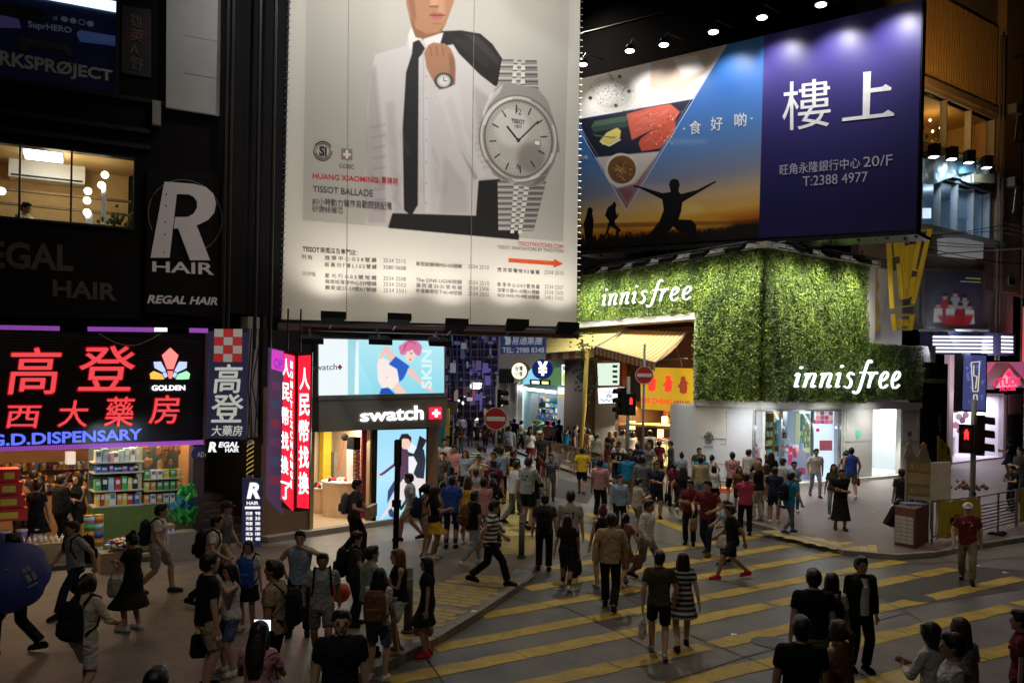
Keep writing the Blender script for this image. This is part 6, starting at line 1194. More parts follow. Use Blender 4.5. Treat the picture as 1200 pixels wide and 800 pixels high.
p.poly([(1095,370),(1138,369),(1132,382),(1103,382)],(.7,.06,.1),.9,2);p.line([(1128,326),(1146,327)],1.6,(.8,.75,.2),.9);p.line([(1122,330),(1146,331)],1.3,(.8,.8,.85),.8)
p.build('picture',t,p.material('performers_print',power=.25),.155)
c=PW.hit(1115,392,1.2);lamp('poster_light','AREA',c,PW.hit(1115,350,0),26,(.85,.9,1),1.5)
t=thing('exclamation_sign','large gold frame sign shaped like an exclamation mark','sign',PIR.hit(1058,388,1.4));PX_=Plane(*PIR.at(0,0,1.5).xy,.81,.587)
X=lambda x:900+x/3.2;Y_=lambda y:150+y/3.2
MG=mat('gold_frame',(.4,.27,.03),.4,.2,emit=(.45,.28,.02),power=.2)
def bars(lst,w_=1.25,nm='frame_bar'):
 for a,b in lst:
  (ax,ay),(bx_,by)=(X(a[0]),Y_(a[1])),(X(b[0]),Y_(b[1]));L=math.hypot(bx_-ax,by-ay);nx,ny=-(by-ay)/L*w_/2,(bx_-ax)/L*w_/2;ex,ey=(bx_-ax)/L*w_/2,(by-ay)/L*w_/2
  mb=MB();o=R.uniform(0,.02);mb.ppoly(PX_,[(ax+nx-ex,ay+ny-ey),(bx_+nx+ex,by+ny+ey),(bx_-nx+ex,by-ny+ey),(ax-nx-ex,ay-ny-ey)],o-.15,o+.05);mb.build(nm,MG,t)
bars([((455,415),(470,675)),((470,675),(545,665)),((610,380),(548,655)),((610,380),(545,390)),((455,415),(482,408)),((482,415),(487,480)),((487,480),(470,482)),((540,400),(505,410)),((505,412),(510,540)),((575,400),(548,530)),((545,440),(520,445)),((520,450),(520,600)),((548,530),(575,535)),((495,510),(505,640)),((505,640),(540,630)),((540,630),(550,560))])
bars([((475,700),(545,700)),((545,700),(535,755)),((535,755),(480,755)),((480,755),(475,700)),((500,720),(525,720)),((525,720),(520,740)),((520,740),(502,740)),((502,740),(500,720))],1.7)
mb=MB();mb.ppoly(PX_,[(1065,288),(1072,286),(1064,350),(1060,350)],-.12,.03);mb.build('infill',MG,t);mb=MB();mb.tube([PX_.hit(1050,300,-.1),PX_.hit(1050,300,-1.5)],.05,6);mb.tube([PX_.hit(1060,380,-.1),PX_.hit(1060,380,-1.5)],.05,6);mb.build('bracket',M_DARK,t)
mb=MB()
yw=[(1024,312),(1028,312),(1028,325),(1030,335),(1027,345),(1030,360),(1028,375),(1033,385),(1030,388),(1024,388)]
mb.ppoly(PIR,yw,-.04,.0);mb.build('worn_yellow_edge',mat('worn_yellow',(.45,.3,.05)),GS)
mb=MB();mb.pbox(PIR,r_(1012)+.72,r_(1062),6.35,9.9,-1.3,-.3);mb.build('plain_wall',M_OFFW,GS)
t=flat_sign('led_row_light_box','long light box with five rows of white tubes',PW,[(1064,389),(1166,392),(1165,417),(1065,415)],mat('box_blue',(.05,.06,.15)),.6,1.1,'light box')
for k in range(5):
 for (x0,x1) in ((1068,1138),(1149,1162)):y=394.5+k*4.2;mb=MB();mb.ppoly(PW,[(x0,y),(x1,y+.4),(x1,y+2.6),(x0,y+2.2)],1.1,1.15);mb.build('tube',glow('tube_violet_white',(.88,.86,1),1.5),t)
for k in range(4):q=PW.hit(1088+k*20,387,1.3);mb=MB();mb.box((q.x-.45,q.y-.1,q.z-.05),(q.x+.45,q.y+.1,q.z+.05));mb.build('top_lamp',M_WHITE,t)
c=PW.hit(1115,404,2);lamp('led_box_light','AREA',c,c+Vector((-1,-5,-2)),70,(.82,.82,1),3.5,1)
t=flat_sign('red_light_box','red and white lit sign cut by the picture edge',PW,[(1190,360),(1215,361),(1215,422),(1189,424)],mat('red_box',(.5,.05,.05),emit=(.9,.12,.12),power=.7),.4,.9,'light box');mb=MB();mb.ppoly(PW,[(1189,361),(1193,361),(1193,422),(1189,422)],.9,.93);mb.build('edge_light',glow('edge_white',(.85,.9,1),.9),t)
t=flat_sign('tall_blue_sign','tall blue printed sign with a pale maze-like exclamation mark',PIR,[(1095,414),(1125,415),(1124,482),(1093.5,481)],M_DARK,1.0,1.35)
mb=MB();mb.ppoly(PIR,[(1097,416),(1123,417),(1122,480),(1095.5,479)],1.35,1.38);mb.build('printed_face',mat('face_indigo',(.04,.05,.16),emit=(.07,.08,.25),power=.7),t)
mgp=mat('pale_gold',(.6,.55,.35),emit=(.9,.85,.6),power=.7)
def pline(pl,pts,w_,o,m,parent,nm='print_line'):
 for (ax,ay),(bx_,by) in zip(pts,pts[1:]):
  L=math.hypot(bx_-ax,by-ay);nx,ny=-(by-ay)/L*w_/2,(bx_-ax)/L*w_/2;mb=MB();mb.ppoly(pl,[(ax+nx,ay+ny),(bx_+nx,by+ny),(bx_-nx,by-ny),(ax-nx,ay-ny)],o,o+.01+R.uniform(0,.004));mb.build(nm,m,parent)
pline(PIR,[(1105,425),(1115,424),(1113,458),(1107,458),(1105,425)],1.1,1.385,mgp,t);pline(PIR,[(1108,428),(1108,440),(1112,441),(1110,455)],1.1,1.385,mgp,t);pline(PIR,[(1108,462),(1112,462),(1112,468),(1108,468),(1108,462)],1.1,1.385,mgp,t)
for k in range(14):x,y=R.uniform(1098,1120),R.uniform(420,476);mb=MB();mb.ppoly(PIR,[(x,y),(x+R.uniform(2,6),y+R.uniform(-3,3)),(x+2,y+5)],1.38,1.384);mb.build('paint_splash',mat('splash_blue',(.15,.2,.5),emit=(.2,.25,.7),power=.5),t)
t=thing('dark_shop_front','dark narrow shop front with yellow hazard panel','shop',PIR.hit(1095,555,-.5));mb=MB();mb.pbox(PIR,r_(1078)+.02,r_(1112),PH,5.6,-.6,-.1);mb.build('front_wall',M_BLACK,t);mb=MB();mb.pbox(PIR,r_(1078),r_(1095),5.62,6.4,-.8,0);mb.build('header',M_OFFW,t)
mb=MB();mb.pbox(PIR,r_(1078)+.1,r_(1096),4.6,4.8,-.05,.5);mb.build('green_header',mat('header_green',(.08,.1,.04)),t);mb=MB();mb.ppoly(PIR,[(1098,510),(1112,525),(1114,545),(1098,540)],.0,.06);mb.build('yellow_panel',mat('hazard_yellow',(.5,.36,.04)),t)
text(t,'電\n話\n卡',PIR,(1099,487,506,1103,487,506),mat('pale_sign_text',(.3,.3,.25)),.0);text(t,'》》',PIR,(1101,516,524,1111,526,534),M_BLACK,.07,bold=.04)
PKS=thing('cosmetics_shop','pink cosmetics shop with white gable sign','shop',PE.hit(1150,550,0));es=lambda x,y=500:PE.hs(x,y)[0];ez=lambda x,y:PE.hs(x,y)[1]
zt2=ez(1150,462);M_PW=mat('pink_white',(.75,.68,.72),.5,vary=.04)
slab_room(PKS,PE,es(1117),es(1176),PH+.1,zt2,5,M_PW,M_PW)
mb=MB();mb.pbox(PE,es(1112),es(1117),PH,zt2+2.6,-.3,0);mb.pbox(PE,es(1176),es(1179),PH,zt2,-.3,0);mb.build('wall',M_PW,PKS);mb=MB();mb.pbox(PE,es(1179),es(1260),PH,zt2,-.3,0);mb.build('side_wall',mat('grey_side',(.12,.11,.12)),PKS)
mb=MB();mb.ppoly(PE,[(1125,424),(1200,424),(1200,452),(1124,455)],-.3,.0);mb.build('pink_fascia',mat('fascia_pink',(.45,.12,.22),emit=(.55,.12,.26),power=.6),PKS)
for x,y in ((1134,440),(1142,437),(1180,438),(1188,441)):
 mb=MB();mb.ppoly(PE,disc(x,y,5.5,6),0,.06);mb.build('scallop',mat('scallop_pink',(.6,.25,.35),emit=(.75,.25,.4),power=.6),PKS)
mb=MB();mb.ppoly(PE,[(1124,451),(1146,447),(1147,450),(1147,456),(1124,458)],0,.5);mb.ppoly(PE,[(1180,446),(1199,446),(1199,453),(1180,454)],0,.5);mb.build('eave',M_PW,PKS)
mb=MB()
for q in ([(1142,452),(1163,425),(1164.5,429),(1146,456)],[(1164,425),(1186,450),(1184,454),(1163,430)]):mb.ppoly(PE,q,.2,.9)
mb.build('gable',M_PW,PKS);mb=MB();mb.ppoly(PE,[(1146,455),(1163,430),(1183,453)],.2,.5);mb.build('gable_panel',mat('gable_white',(.8,.75,.78),emit=(.9,.8,.85),power=.4),PKS)
mr=mat('sign_crimson',(.6,.02,.1),emit=(1,.03,.15),power=1.2);text(PKS,'TUDE',PE,(1149,443,452,1176,442,451),mr,.95,bold=.05);text(PKS,'É',PE,(1144.5,445,452.5,1148.5,445,452),mr,.95);text(PKS,'HOUSE',PE,(1152,453,458,1171,452,457),mr,.92,bold=.04);text(PKS,'♣',PE,(1158,434,441.5,1167,434,441.5),mr,.95,bold=.02)
for x in (1130,1160):c=PE.hit(x,480,-2);lamp('pink_shop_light','AREA',(c.x,c.y,zt2-.1),(c.x,c.y,0),300,(1,.9,.96),1.8)
c=PE.hit(1150,480,.6);lamp('pink_front_light','AREA',(c.x,c.y,zt2-.2),(c.x-1,c.y-5,0),90,(1,.9,.97),2.0);c=PE.hit(1160,420,2.5);lamp('pink_sign_light','AREA',c,PE.hit(1160,445,0),150,(1,.75,.85),2)
for k in range(9):
 x,y=[(1124,465),(1128,472),(1122,480),(1131,476),(1126,488),(1130,492),(1122,498),(1127,504),(1134,486)][k];mb=MB();mb.ppoly(PE,disc(x,y,3.4,4.0),-.12,-.08);mb.build('flower_print',[mat('print_rose',(.6,.2,.35),emit=(.6,.2,.35),power=.5),M_WHITE,mat('print_mauve',(.4,.2,.35))][k%3],PKS)
mb=MB();mb.pbox(PE,es(1117),es(1176),PH+.1,zt2,-.15,-.14);mb.build('window_pane',M_GLASS,PKS)
for k in range(3):mb=MB();mb.pbox(PE,es(1136+k*9),es(1142+k*9),PH+.1,PH+.9+.2*k,-2.6,-2.0);mb.build('display_unit',[M_WHITE,M_DARK,M_WHITE][k],PKS)
mb=MB();mb.ppoly(PE,[(1122,545),(1178,540),(1178,545),(1122,551)],-.1,.3);mb.build('step',mat('step_pale',(.5,.45,.4)),PKS)
t=flat_sign('black_panel','tall black panel standing outside the cosmetics shop',PE,[(1181,487),(1193,487),(1193,530),(1181,530)],M_BLACK,.05,.25,'panel')
t=flat_sign('pinboard','pale printed board high on the grey side wall',PE,[(1181,462),(1196,461),(1196,484),(1181,485)],mat('board_grey_red',(.3,.22,.22)),.02,.1,'board')
# ================================================================== street furniture
def noentry(label,x,y,r,Y,ybase):
 c=P3(x,y,Y);b=Vector((c.x-.0,c.y+.06,floor_z(c.x,c.y)));t=thing('no_entry_sign',label,'road sign',b);rr=r*Y/1000
 n=Vector((-c.x,-c.y,0)).normalized();mb=MB();mb.tube([c,c+n*.03],rr,32);dk_=mb.build('disc',mat('sign_red',(.38,.02,.02),.5,vary=.1),t);mb=MB();mb.tube([c+n*.03,c+n*.034],rr*1.0,32) if False else None
 d=Vector((-n.y,n.x,0));mb=MB();q=c+n*.031;mb.prism([q-d*rr*.8-Vector((0,0,rr*.19)),q+d*rr*.8-Vector((0,0,rr*.19)),q+d*rr*.8+Vector((0,0,rr*.19)),q-d*rr*.8+Vector((0,0,rr*.19))],n*.008);mb.build('white_bar',mat('sign_white_paint',(.62,.62,.6),.5),dk_)
 mb=MB();mb.tube([b,(b.x,b.y,c.z+rr+.9)],.05,10);mb.build('pole',mat('pole_grey',(.22,.25,.25),.5),t,True)
 mb=MB()
 for k in range(36):a=2*math.pi*k/36;a2=2*math.pi*(k+1)/36;mb.prism([c+n*.031+d*rr*.99*math.cos(a)+Vector((0,0,rr*.99*math.sin(a))),c+n*.031+d*rr*.99*math.cos(a2)+Vector((0,0,rr*.99*math.sin(a2))),c+n*.031+d*rr*.93*math.cos(a2)+Vector((0,0,rr*.93*math.sin(a2))),c+n*.031+d*rr*.93*math.cos(a)+Vector((0,0,rr*.93*math.sin(a)))],n*.004)
 mb.build('rim',mat('sign_white_paint'),dk_);return t
noentry('round red no entry sign by the watch shop, over the crowd',581,490.5,13.6,36,560)
noentry('round red no entry sign in front of the yellow food sign',755,439.5,10.6,34.7,575)
def signal_head(parent,base,n,hgt,lamps,vis=True):
 """traffic signal head facing n, centre base"""
 d=Vector((-n.y,n.x,0));u=Vector((0,0,1));mb=MB();w_=.2;c=base
 mb.prism([c-d*w_+u*(-hgt/2),c+d*w_+u*(-hgt/2),c+d*w_+u*hgt/2,c-d*w_+u*hgt/2],-n*.22);hs_=mb.build('housing',M_BLACK,parent)
 k=len(lamps)
 for i,lm in enumerate(lamps):
  q=c+u*(hgt/2-hgt*(i+.5)/k);mb=MB();mb.tube([q+n*.002,q+n*.02],.13,16);ln_=mb.build('lens',lm,hs_)
  if vis:
   mb=MB();pts=[]
   for a in np.linspace(-.3,math.pi+.3,10):pts.append(q+d*.16*math.cos(a)+u*.16*math.sin(a))
   for a,b in zip(pts,pts[1:]):mb.prism([a,b,b+n*.26-u*.03,a+n*.26-u*.03],u*.008)
   mb.build('visor',M_BLACK,hs_)
M_LENS=mat('dark_lens',(.02,.02,.02),.3)
def red_man(parent,c,n):
 d=Vector((-n.y,n.x,0));u=Vector((0,0,1));m=glow('signal_red',(1,.03,.03),2.6);q=c+n*.024
 def P_(a,b):return q+d*a+u*b
 mb=MB();mb.prism([P_(-.05,.0),P_(.05,.0),P_(.06,.09),P_(-.06,.09)],n*.006);mb.prism([P_(-.06,-.14),P_(-.02,-.14),P_(0,-.02),P_(.02,-.14),P_(.06,-.14),P_(.05,0),P_(-.05,0)],n*.005);mb.tube([P_(0,.125),P_(0,.125)+n*.006],.032,10);mb.build('red_man',m,parent)
q=P3(1141,500,24.7);fz=floor_z(q.x,q.y)
t=thing('traffic_light','black traffic light pole with a lit red man beside the cosmetics shop','traffic light',(q.x,q.y,fz));top=P3(1142,468,24.7).z
mb=MB();mb.tube([(q.x,q.y,fz),(q.x,q.y,top)],.075,12);mb.build('pole',mat('pole_grey'),t,True);mb=MB();mb.tube([(q.x,q.y,fz),(q.x,q.y,fz+1.1)],.1,12);mb.build('base_sleeve',M_DARK,t,True)
n=Vector((-q.x,-q.y,0)).normalized();c=P3(1132.5,514,24.55);signal_head(t,c,n,.82,[M_LENS,M_LENS],False);red_man(t,c+Vector((0,0,.12)),n)
c=P3(1153,510,24.5);nr=Vector((.93,-.35,0)).normalized();signal_head(t,c,nr,1.15,[M_LENS]*3)
lamp('signal_glow','POINT',P3(1132,511,24.2),(0,0,0),2,(1,.1,.05),.08)
q=P3(736,480,36);fz=floor_z(q.x,q.y);t=thing('traffic_light','traffic light pole with a lit red man before the food shop','traffic light',(q.x,q.y,fz));mb=MB();mb.tube([(q.x,q.y,fz),(q.x,q.y,P3(736,441,36).z)],.08,10);mb.build('pole',mat('pole_grey'),t,True)
c=P3(739.5,474,35.9);n=Vector((-q.x,-q.y,0)).normalized();signal_head(t,c,n,.9,[M_LENS,M_LENS],False);red_man(t,c+Vector((0,0,.15)),n);c=P3(726,470,35.9);signal_head(t,c,Vector((-.9,-.3,0)).normalized(),1.15,[M_LENS]*3)
q=P3(585,470,36.5);t=thing('traffic_light','black signal head with hood seen from the side above the no entry sign','traffic light',(q.x,q.y,floor_z(q.x,q.y)));signal_head(t,P3(588,467,36.4),Vector((.95,-.3,0)).normalized(),.8,[M_LENS,M_LENS]);mb=MB();mb.tube([(q.x-.1,q.y+.15,floor_z(q.x,q.y)),(q.x-.1,q.y+.15,P3(585,440,36.5).z)],.05,8);mb.build('pole',mat('pole_grey'),t,True)
def post(name,label,cat,x,yb,h_,r__,m,px_top=None,caps=True):
 b=G(x,yb,PH);t=thing(name,label,cat,b);mb=MB();mb.tube([b,b+Vector((0,0,h_))],r__,14);mb.build('shaft',m,t,True);mb=MB();mb.ball(b+Vector((0,0,h_)),r__*1.05,12,0,(1,1,.35));mb.build('cap',m,t,True)
 mb=MB();mb.tube([b+Vector((0,0,.002)),b+Vector((0,0,.05))],r__*1.5,14);mb.build('base_ring',m,t,True);mb=MB();mb.tube([b+Vector((0,0,h_-.2)),b+Vector((0,0,h_-.12))],r__*1.04,14);mb.build('band',mat('band_grey',(.3,.3,.28)),t,True)
M_BOL=mat('bollard_grey',(.10,.11,.10),.5)
post('bollard','grey steel bollard beside the woman in black near the kerb','bollard',478,741,1.0,.07,M_BOL);post('bollard','grey steel bollard on the yellow pavers by the crossing','bollard',611,653,.98,.07,M_BOL)
b=G(463.5,643,PH);t=thing('street_post','tall black post standing before the blue poster','post',b);mb=MB();mb.tube([b,b+Vector((0.02,0,2.6))],.07,12);mb.build('shaft',M_BLACK,t,True);mb=MB();mb.box((b.x-.1,b.y-.06,PH+1.0),(b.x+.1,b.y+.1,PH+1.16));mb.build('clamp',M_BLACK,t)
mb=MB();mb.box((b.x-.07,b.y-.05,2.1),(b.x+.1,b.y+.05,2.7));mb.build('back_plate',M_BLACK,t)
b=G(678,550,PH);tp=P3(688,410,b.y);t=thing('bamboo_pole','leaning yellow bamboo pole with a little creeper near the awning','pole',b);mb=MB();mb.tube([b,b.lerp(tp,.5)+Vector((.05,0,0)),tp],.11,8);mb.build('shaft',mat('bamboo',(.45,.34,.08)),t,True)
mb=MB()
for k in range(70):q=tp+Vector((R.gauss(0,.35),R.gauss(0,.2),R.gauss(.1,.25)));mb.ball(q,.08,5,0,(1,.4,.7))
tag(mb.build('creeper_leaves',mat('creeper',(.12,.16,.04)),t),kind='stuff')
q=P3(694,440,43);mb=MB()
for k in range(110):mb.ball(q+Vector((R.gauss(-.3,.3),R.gauss(0,.2),R.gauss(.3,.7))),.1,5,0,(1,.5,.8))
tag(mb.build('potted_creeper',mat('creeper_dark',(.03,.09,.03))),'dark green creeper hanging beside the menu light box','creeper',kind='stuff')
def railing(label,pts,h_,m,cat='railing',off=.12,rails=2,step=.18,name='railing',rx=False,z=PH):
 P=[G(x,y,z) for x,y in pts];t=thing(name,label,cat,P[0])
 for a,b in zip(P,P[1:]):
  L=(b-a).length;k=max(1,round(L/1.6))
  for i in range(k+1):q=a.lerp(b,i/k);mb=MB();mb.tube([q,q+Vector((0,0,h_))],.028,6);mb.build('post',m,t)
  for j in range(rails):hz=h_*(1 if j==0 else .15+.7*(rails-1-j)/max(1,rails-1));mb=MB();mb.tube([a+Vector((0,0,hz)),b+Vector((0,0,hz))],.022,6);mb.build('rail',m,t)
  if not rx:
   mb=MB();n=int(L/step)
   for i in range(1,n):q=a.lerp(b,i/n);mb.tube([q+Vector((0,0,h_*.16)),q+Vector((0,0,h_*.97))],.01,4)
   mb.build('bars',m,t) ;t.children[-1]['kind']='stuff'
 return t
M_RAIL=mat('rail_brown',(.08,.06,.05),.5)
railing('dark kerb railing in front of the crowded food kiosks',[(636,539),(656,546),(700,560)],1.1,M_RAIL);railing('dark kerb railing near the traffic light before the food shop',[(700,560),(742,577),(776,587)],1.1,M_RAIL)
r1=railing('metal crowd barrier with thin horizontal bars behind the capped man',[(1147,628),(1190,617)],1.1,M_STEEL,'barrier',rails=9,name='crowd_barrier',rx=True)
r2=railing('metal crowd barrier covered by a yellow banner',[(1092,636),(1146,628)],1.1,M_STEEL,'barrier',rails=2,name='crowd_barrier');r3=railing('metal crowd barrier cut by the picture edge',[(1192,616),(1240,606)],1.1,M_STEEL,'barrier',rails=2,name='crowd_barrier')
M_BAN=mat('banner_yellow',(.55,.42,.04),.7)
def banner(label,x0,y0,x1,y1,h0,h1,words=None):
 a,b=G(x0,y0,PH),G(x1,y1,PH);pl=pl2(a,b);t=thing('banner',label,'banner',a);vs=[];fs=[];nx,ny=14,8;L=(b-a).length;sa=pl.sz(a)[0];sg_=1 if pl.sz(b)[0]>sa else-1
 for i in range(nx+1):
  for j in range(ny+1):vs.append(pl.at(sa+sg_*L*i/nx,PH+h0+(h1-h0)*j/ny+.03*math.sin(i*1.3),.06+.03*math.sin(i*.9+j*.5)))
 for i in range(nx):
  for j in range(ny):q=i*(ny+1)+j;fs.append((q,q+1,q+ny+2,q+ny+1))
 m_=len(vs);vs+=[v-pl.n3*.01 for v in vs];fs+=[tuple(q+m_ for q in f[::-1]) for f in fs];mb=MB();mb.add(vs,fs);mb.build('cloth',M_BAN,t,True);return t,pl
t,pl=banner('yellow banner with black print hung on the crowd barrier',1095,635,1146,628,.08,1.08);
mb=MB();c=pl.hit(1120,610,.11);s0=pl.sz(c)[0];mb.pbox(pl,s0-.02,s0+.22,.55,.8,.1,.12);mb.pbox(pl,s0-.2,s0+.0,.6,.74,.1,.119);mb.build('printed_mark',M_BLACK,t);text(t,'\u50e1\u6b64\u4e00\u5e97',pl,(1097,600,606,1110,599,605),mat('banner_letter',(.2,.15,.02)),.11,bold=.03) if False else None
t,pl=banner('yellow banner with bold black lettering at the picture edge',1192,616,1225,609,.1,1.08);text(t,'A\n2',pl,(1195,588,612,1202,587,611),M_BLACK,.12,bold=.05)
PN=pl2(G(1062,636,PH),G(1088,640,PH));b0=G(1075,632,PH)
t=thing('promotion_board','tall promotion board with printed offers beside the white board','board',b0);PNb=Plane(b0.x,b0.y,.95,.3);mb=MB();mb.ppoly(PNb,[(1063,533),(1091,538),(1088,628),(1061,622)],-.06,.0);mb.build('board',mat('board_dark',(.3,.24,.18)),t)
for k,(ya,yb,col) in enumerate([(540,551,(.5,.32,.12)),(553,566,(.6,.45,.25)),(568,578,(.45,.32,.16)),(580,599,(.6,.58,.52))]):
 mb=MB();mb.ppoly(PNb,[(1064,ya),(1089.5,ya+2.5),(1089,yb+2.5),(1063.5,yb)],.0,.01);mb.build('print_band',mat('print_band_%d'%k,col,.6),t)
text(t,'$1店',PNb,(1066,542,550,1088,544.5,552),mat('letter_cream',(.6,.5,.3)),.012,bold=.05);text(t,'$100店',PNb,(1066,570,577,1088,572,579),mat('letter_cream',(.6,.5,.3)),.012,bold=.05);text(t,'無限上網 數據卡',PNb,(1065,584,589,1087,586,591),mat('print_grey'),.012,bold=.02)
for x,y,col in ((1066,527,'woman'),(1083,527,'man')):
 c_a=mat('cutout_'+col,(.35,.3,.3) if col=='woman' else (.3,.2,.15));mb=MB();mb.ppoly(PNb,[(x-7,y+10),(x-5,y+2),(x-3,y-1),(x-3.5,y-6),(x,y-9),(x+3.5,y-6),(x+3,y-1),(x+5,y+2),(x+7,y+12)],-.03,-.005);mb.build('cut_out_top',c_a,t);mb=MB();mb.ppoly(PNb,disc(x,y-4,2.4,3.4,14),-.005,.002);mb.build('cut_out_face',mat('face_print',(.42,.26,.18)),t)
b1=G(1100,620,PH);t=thing('white_board','plain white back of a two-panel display board','board',b1);PWb=Plane(b1.x,b1.y,.97,.22);mb=MB();mb.ppoly(PWb,[(1089.5,542),(1101.5,541),(1101.5,589),(1089.5,589)],-.05,0);mb.ppoly(PWb,[(1102.3,541),(1114.5,541),(1114,588),(1102.3,589)],-.05,.003);mb.build('panel',mat('board_white',(.75,.75,.75),.6),t);mb=MB()
for x in (1091,1113):q=PWb.hit(x,585,-.02);mb.tube([(q.x,q.y,PH),(q.x,q.y,q.z+.2)],.025,6)
mb.build('leg',M_STEEL,t)
t=thing('newspaper_stand','low newspaper stand of stacked papers with a red side','newspaper stand',G(1066,640,PH));a=G(1048,638,PH);b=G(1072,643,PH);c=G(1088,634,PH);mb=MB();d_=a+(c-b);mb.prism([a,b,c,d_],(0,0,1.0));mb.build('body',mat('stand_red',(.16,.07,.06)),t)
PSn=pl2(a,b)
for r0 in range(7):
 for k in range(3):x0=1049.5+k*7.2;y0=603+r0*4.6+k*1.2;mb=MB();mb.ppoly(PSn,[(x0,y0),(x0+6.6,y0+1.1),(x0+6.6,y0+5),(x0,y0+4)],.0,.02);mb.build('folded_paper',mat('newsprint',(.5,.48,.44),.8),t)
mb=MB();q=(a+b+c+d_)/4;mb.box((q.x-.25,q.y-.2,PH+1.0),(q.x+.25,q.y+.2,PH+1.05));mb.build('magazine_stack',mat('magazine_blue',(.15,.2,.45)),t)
q=G(1093,600,0);
t=thing('bin_bag','dark bundle of rubbish against the kerb behind the capped man','rubbish',G(1168,632,.0));mb=MB()
for k in range(14):mb.ball(G(1160+R.uniform(0,16),630+R.uniform(0,3),.0)+Vector((0,0,.08)),R.uniform(.08,.15),8)
mb.build('bundle',M_BLACK,t)
q=G(1133,613,PH);mb=MB()
for k in range(40):mb.ball(q+Vector((R.gauss(0,.3),R.gauss(0,.15),1.05+abs(R.gauss(0,.12)))),.07,5,k%2)
tag(mb.build('flower_heap',[mat('petal_dusty',(.3,.12,.12)),mat('petal_brown',(.15,.08,.06))]),'dusty pink bundle on top of the crowd barrier','bundle',kind='stuff')
t=thing('orange_basket','bright orange basket carried through the crowd near the white wall','basket',P3(848,578,33));q=P3(848,577,33);mb=MB();mb.tube([q+Vector((0,0,-.12)),q+Vector((0,0,.16))],.3,16,0,.36);mb.build('tub',mat('basket_orange',(.8,.22,.04),.4),t,True);mb=MB();mb.tube([q+Vector((0,0,.16)),q+Vector((0,0,.19))],.37,16);mb.build('rim',mat('basket_orange'),t,True)
mb=MB();mb.box((q.x-.28,q.y-.2,floor_z(q.x,q.y)),(q.x+.28,q.y+.2,q.z-.125));mb.build('trolley',M_STEEL,t)
for k,(x,y,z,tx,ty,e,col) in enumerate([(2.5,27,18,2.5,27,1600,(1,.90,.74)),(12,24,17,11,23,420,(1,.74,.48)),(-3.5,15.5,13,-4.5,18,150,(1,.72,.45)),(1.0,43,26,1,43,1500,(1,.88,.68)),(18,35,22,18,34,420,(1,.84,.7)),(4,13,12,4,15,190,(1,.82,.6)),(14,9,11,17,26,290,(1,.86,.66)),(-2,3.5,9.5,-3,17,135,(1,.90,.78))]):  # unseen lamps above and behind the view, added as fill for the street
 t=thing('added_fill_lamp',['lamp on a cable above the crossing','lamp above the corner side of the crossing','lamp over the pharmacy pavement','lamp over the narrow side street','lamp over the brick pavement corner','lamp above the near road','lamp above the road facing the newspaper stand','lamp above the near pavement facing the watch shop'][k],'street lamp',(x,y,z));mb=MB();mb.box((x-.4,y-.15,z),(x+.4,y+.15,z+.18));mb.build('housing',M_DARK,t);mb=MB();mb.box((x-.33,y-.1,z-.02),(x+.33,y+.1,z));mb.build('lamp_glass',glow('fill_lamp_glow',(1,.8,.5),8),t)
 mb=MB();mb.tube([(x-6,y,z+.6),(x,y,z+.2),(x+6,y,z+.6)],.02,4);mb.build('cable',M_DARK,t);lamp('added_fill_spot','SPOT',(x,y,z-.1),(tx,ty,0),e*3.0,col,.3,spot=125,blend=1,parent=t)
for k,(pl,x,y,o_,lab) in enumerate([(PW,1185,130,.5,'air conditioner on the brown pilaster beside the amber window'),(PW,1183,215,.5,'air conditioner on the brown pilaster beside the blue lit window'),(PW,1176,330,.1,'air conditioner beside the performers poster')]):
 c=pl.hit(x,y,o_);s__,z=pl.sz(c);t=thing('air_conditioner',lab,'air conditioner',c);mb=MB();mb.pbox(pl,s__-.38,s__+.38,z-.26,z+.26,o_,o_+.45);mb.build('casing',mat('aged_casing',(.22,.21,.19),.7),t)
 mb=MB()
 for j in range(7):mb.pbox(pl,s__-.33,s__+.33,z-.2+.06*j,z-.18+.06*j,o_+.45,o_+.47)
 mb.build('grille',M_DARK,t);t.children[-1]['kind']='stuff';mb=MB();mb.tube([pl.at(s__+.3,z-.26,o_+.2),pl.at(s__+.34,z-1.6,o_+.06)],.025,5);mb.build('hose',M_STEEL,t)
for k,x in enumerate((1168,1172,1198)):
 a=PW.hit(x,330,.56);mb=MB();mb.tube([(a.x,a.y,6),(a.x,a.y,24)],.06,6);mb.build('drain_pipe',mat('pipe_brown',(.14,.1,.07)),UB)
mb=MB()
for k in range(7):a=PW.hit(1010+6*k,275+R.uniform(-4,6),1.2);b=PW.hit(1215,255+12*k+R.uniform(-8,8),1.0);m_=(a+b)/2-Vector((0,0,.35));mb.tube([a,(a+m_)/2-Vector((0,0,.12)),m_,(b+m_)/2-Vector((0,0,.12)),b],.018,4)
mb.build('sagging_cables',M_DARK,UB)
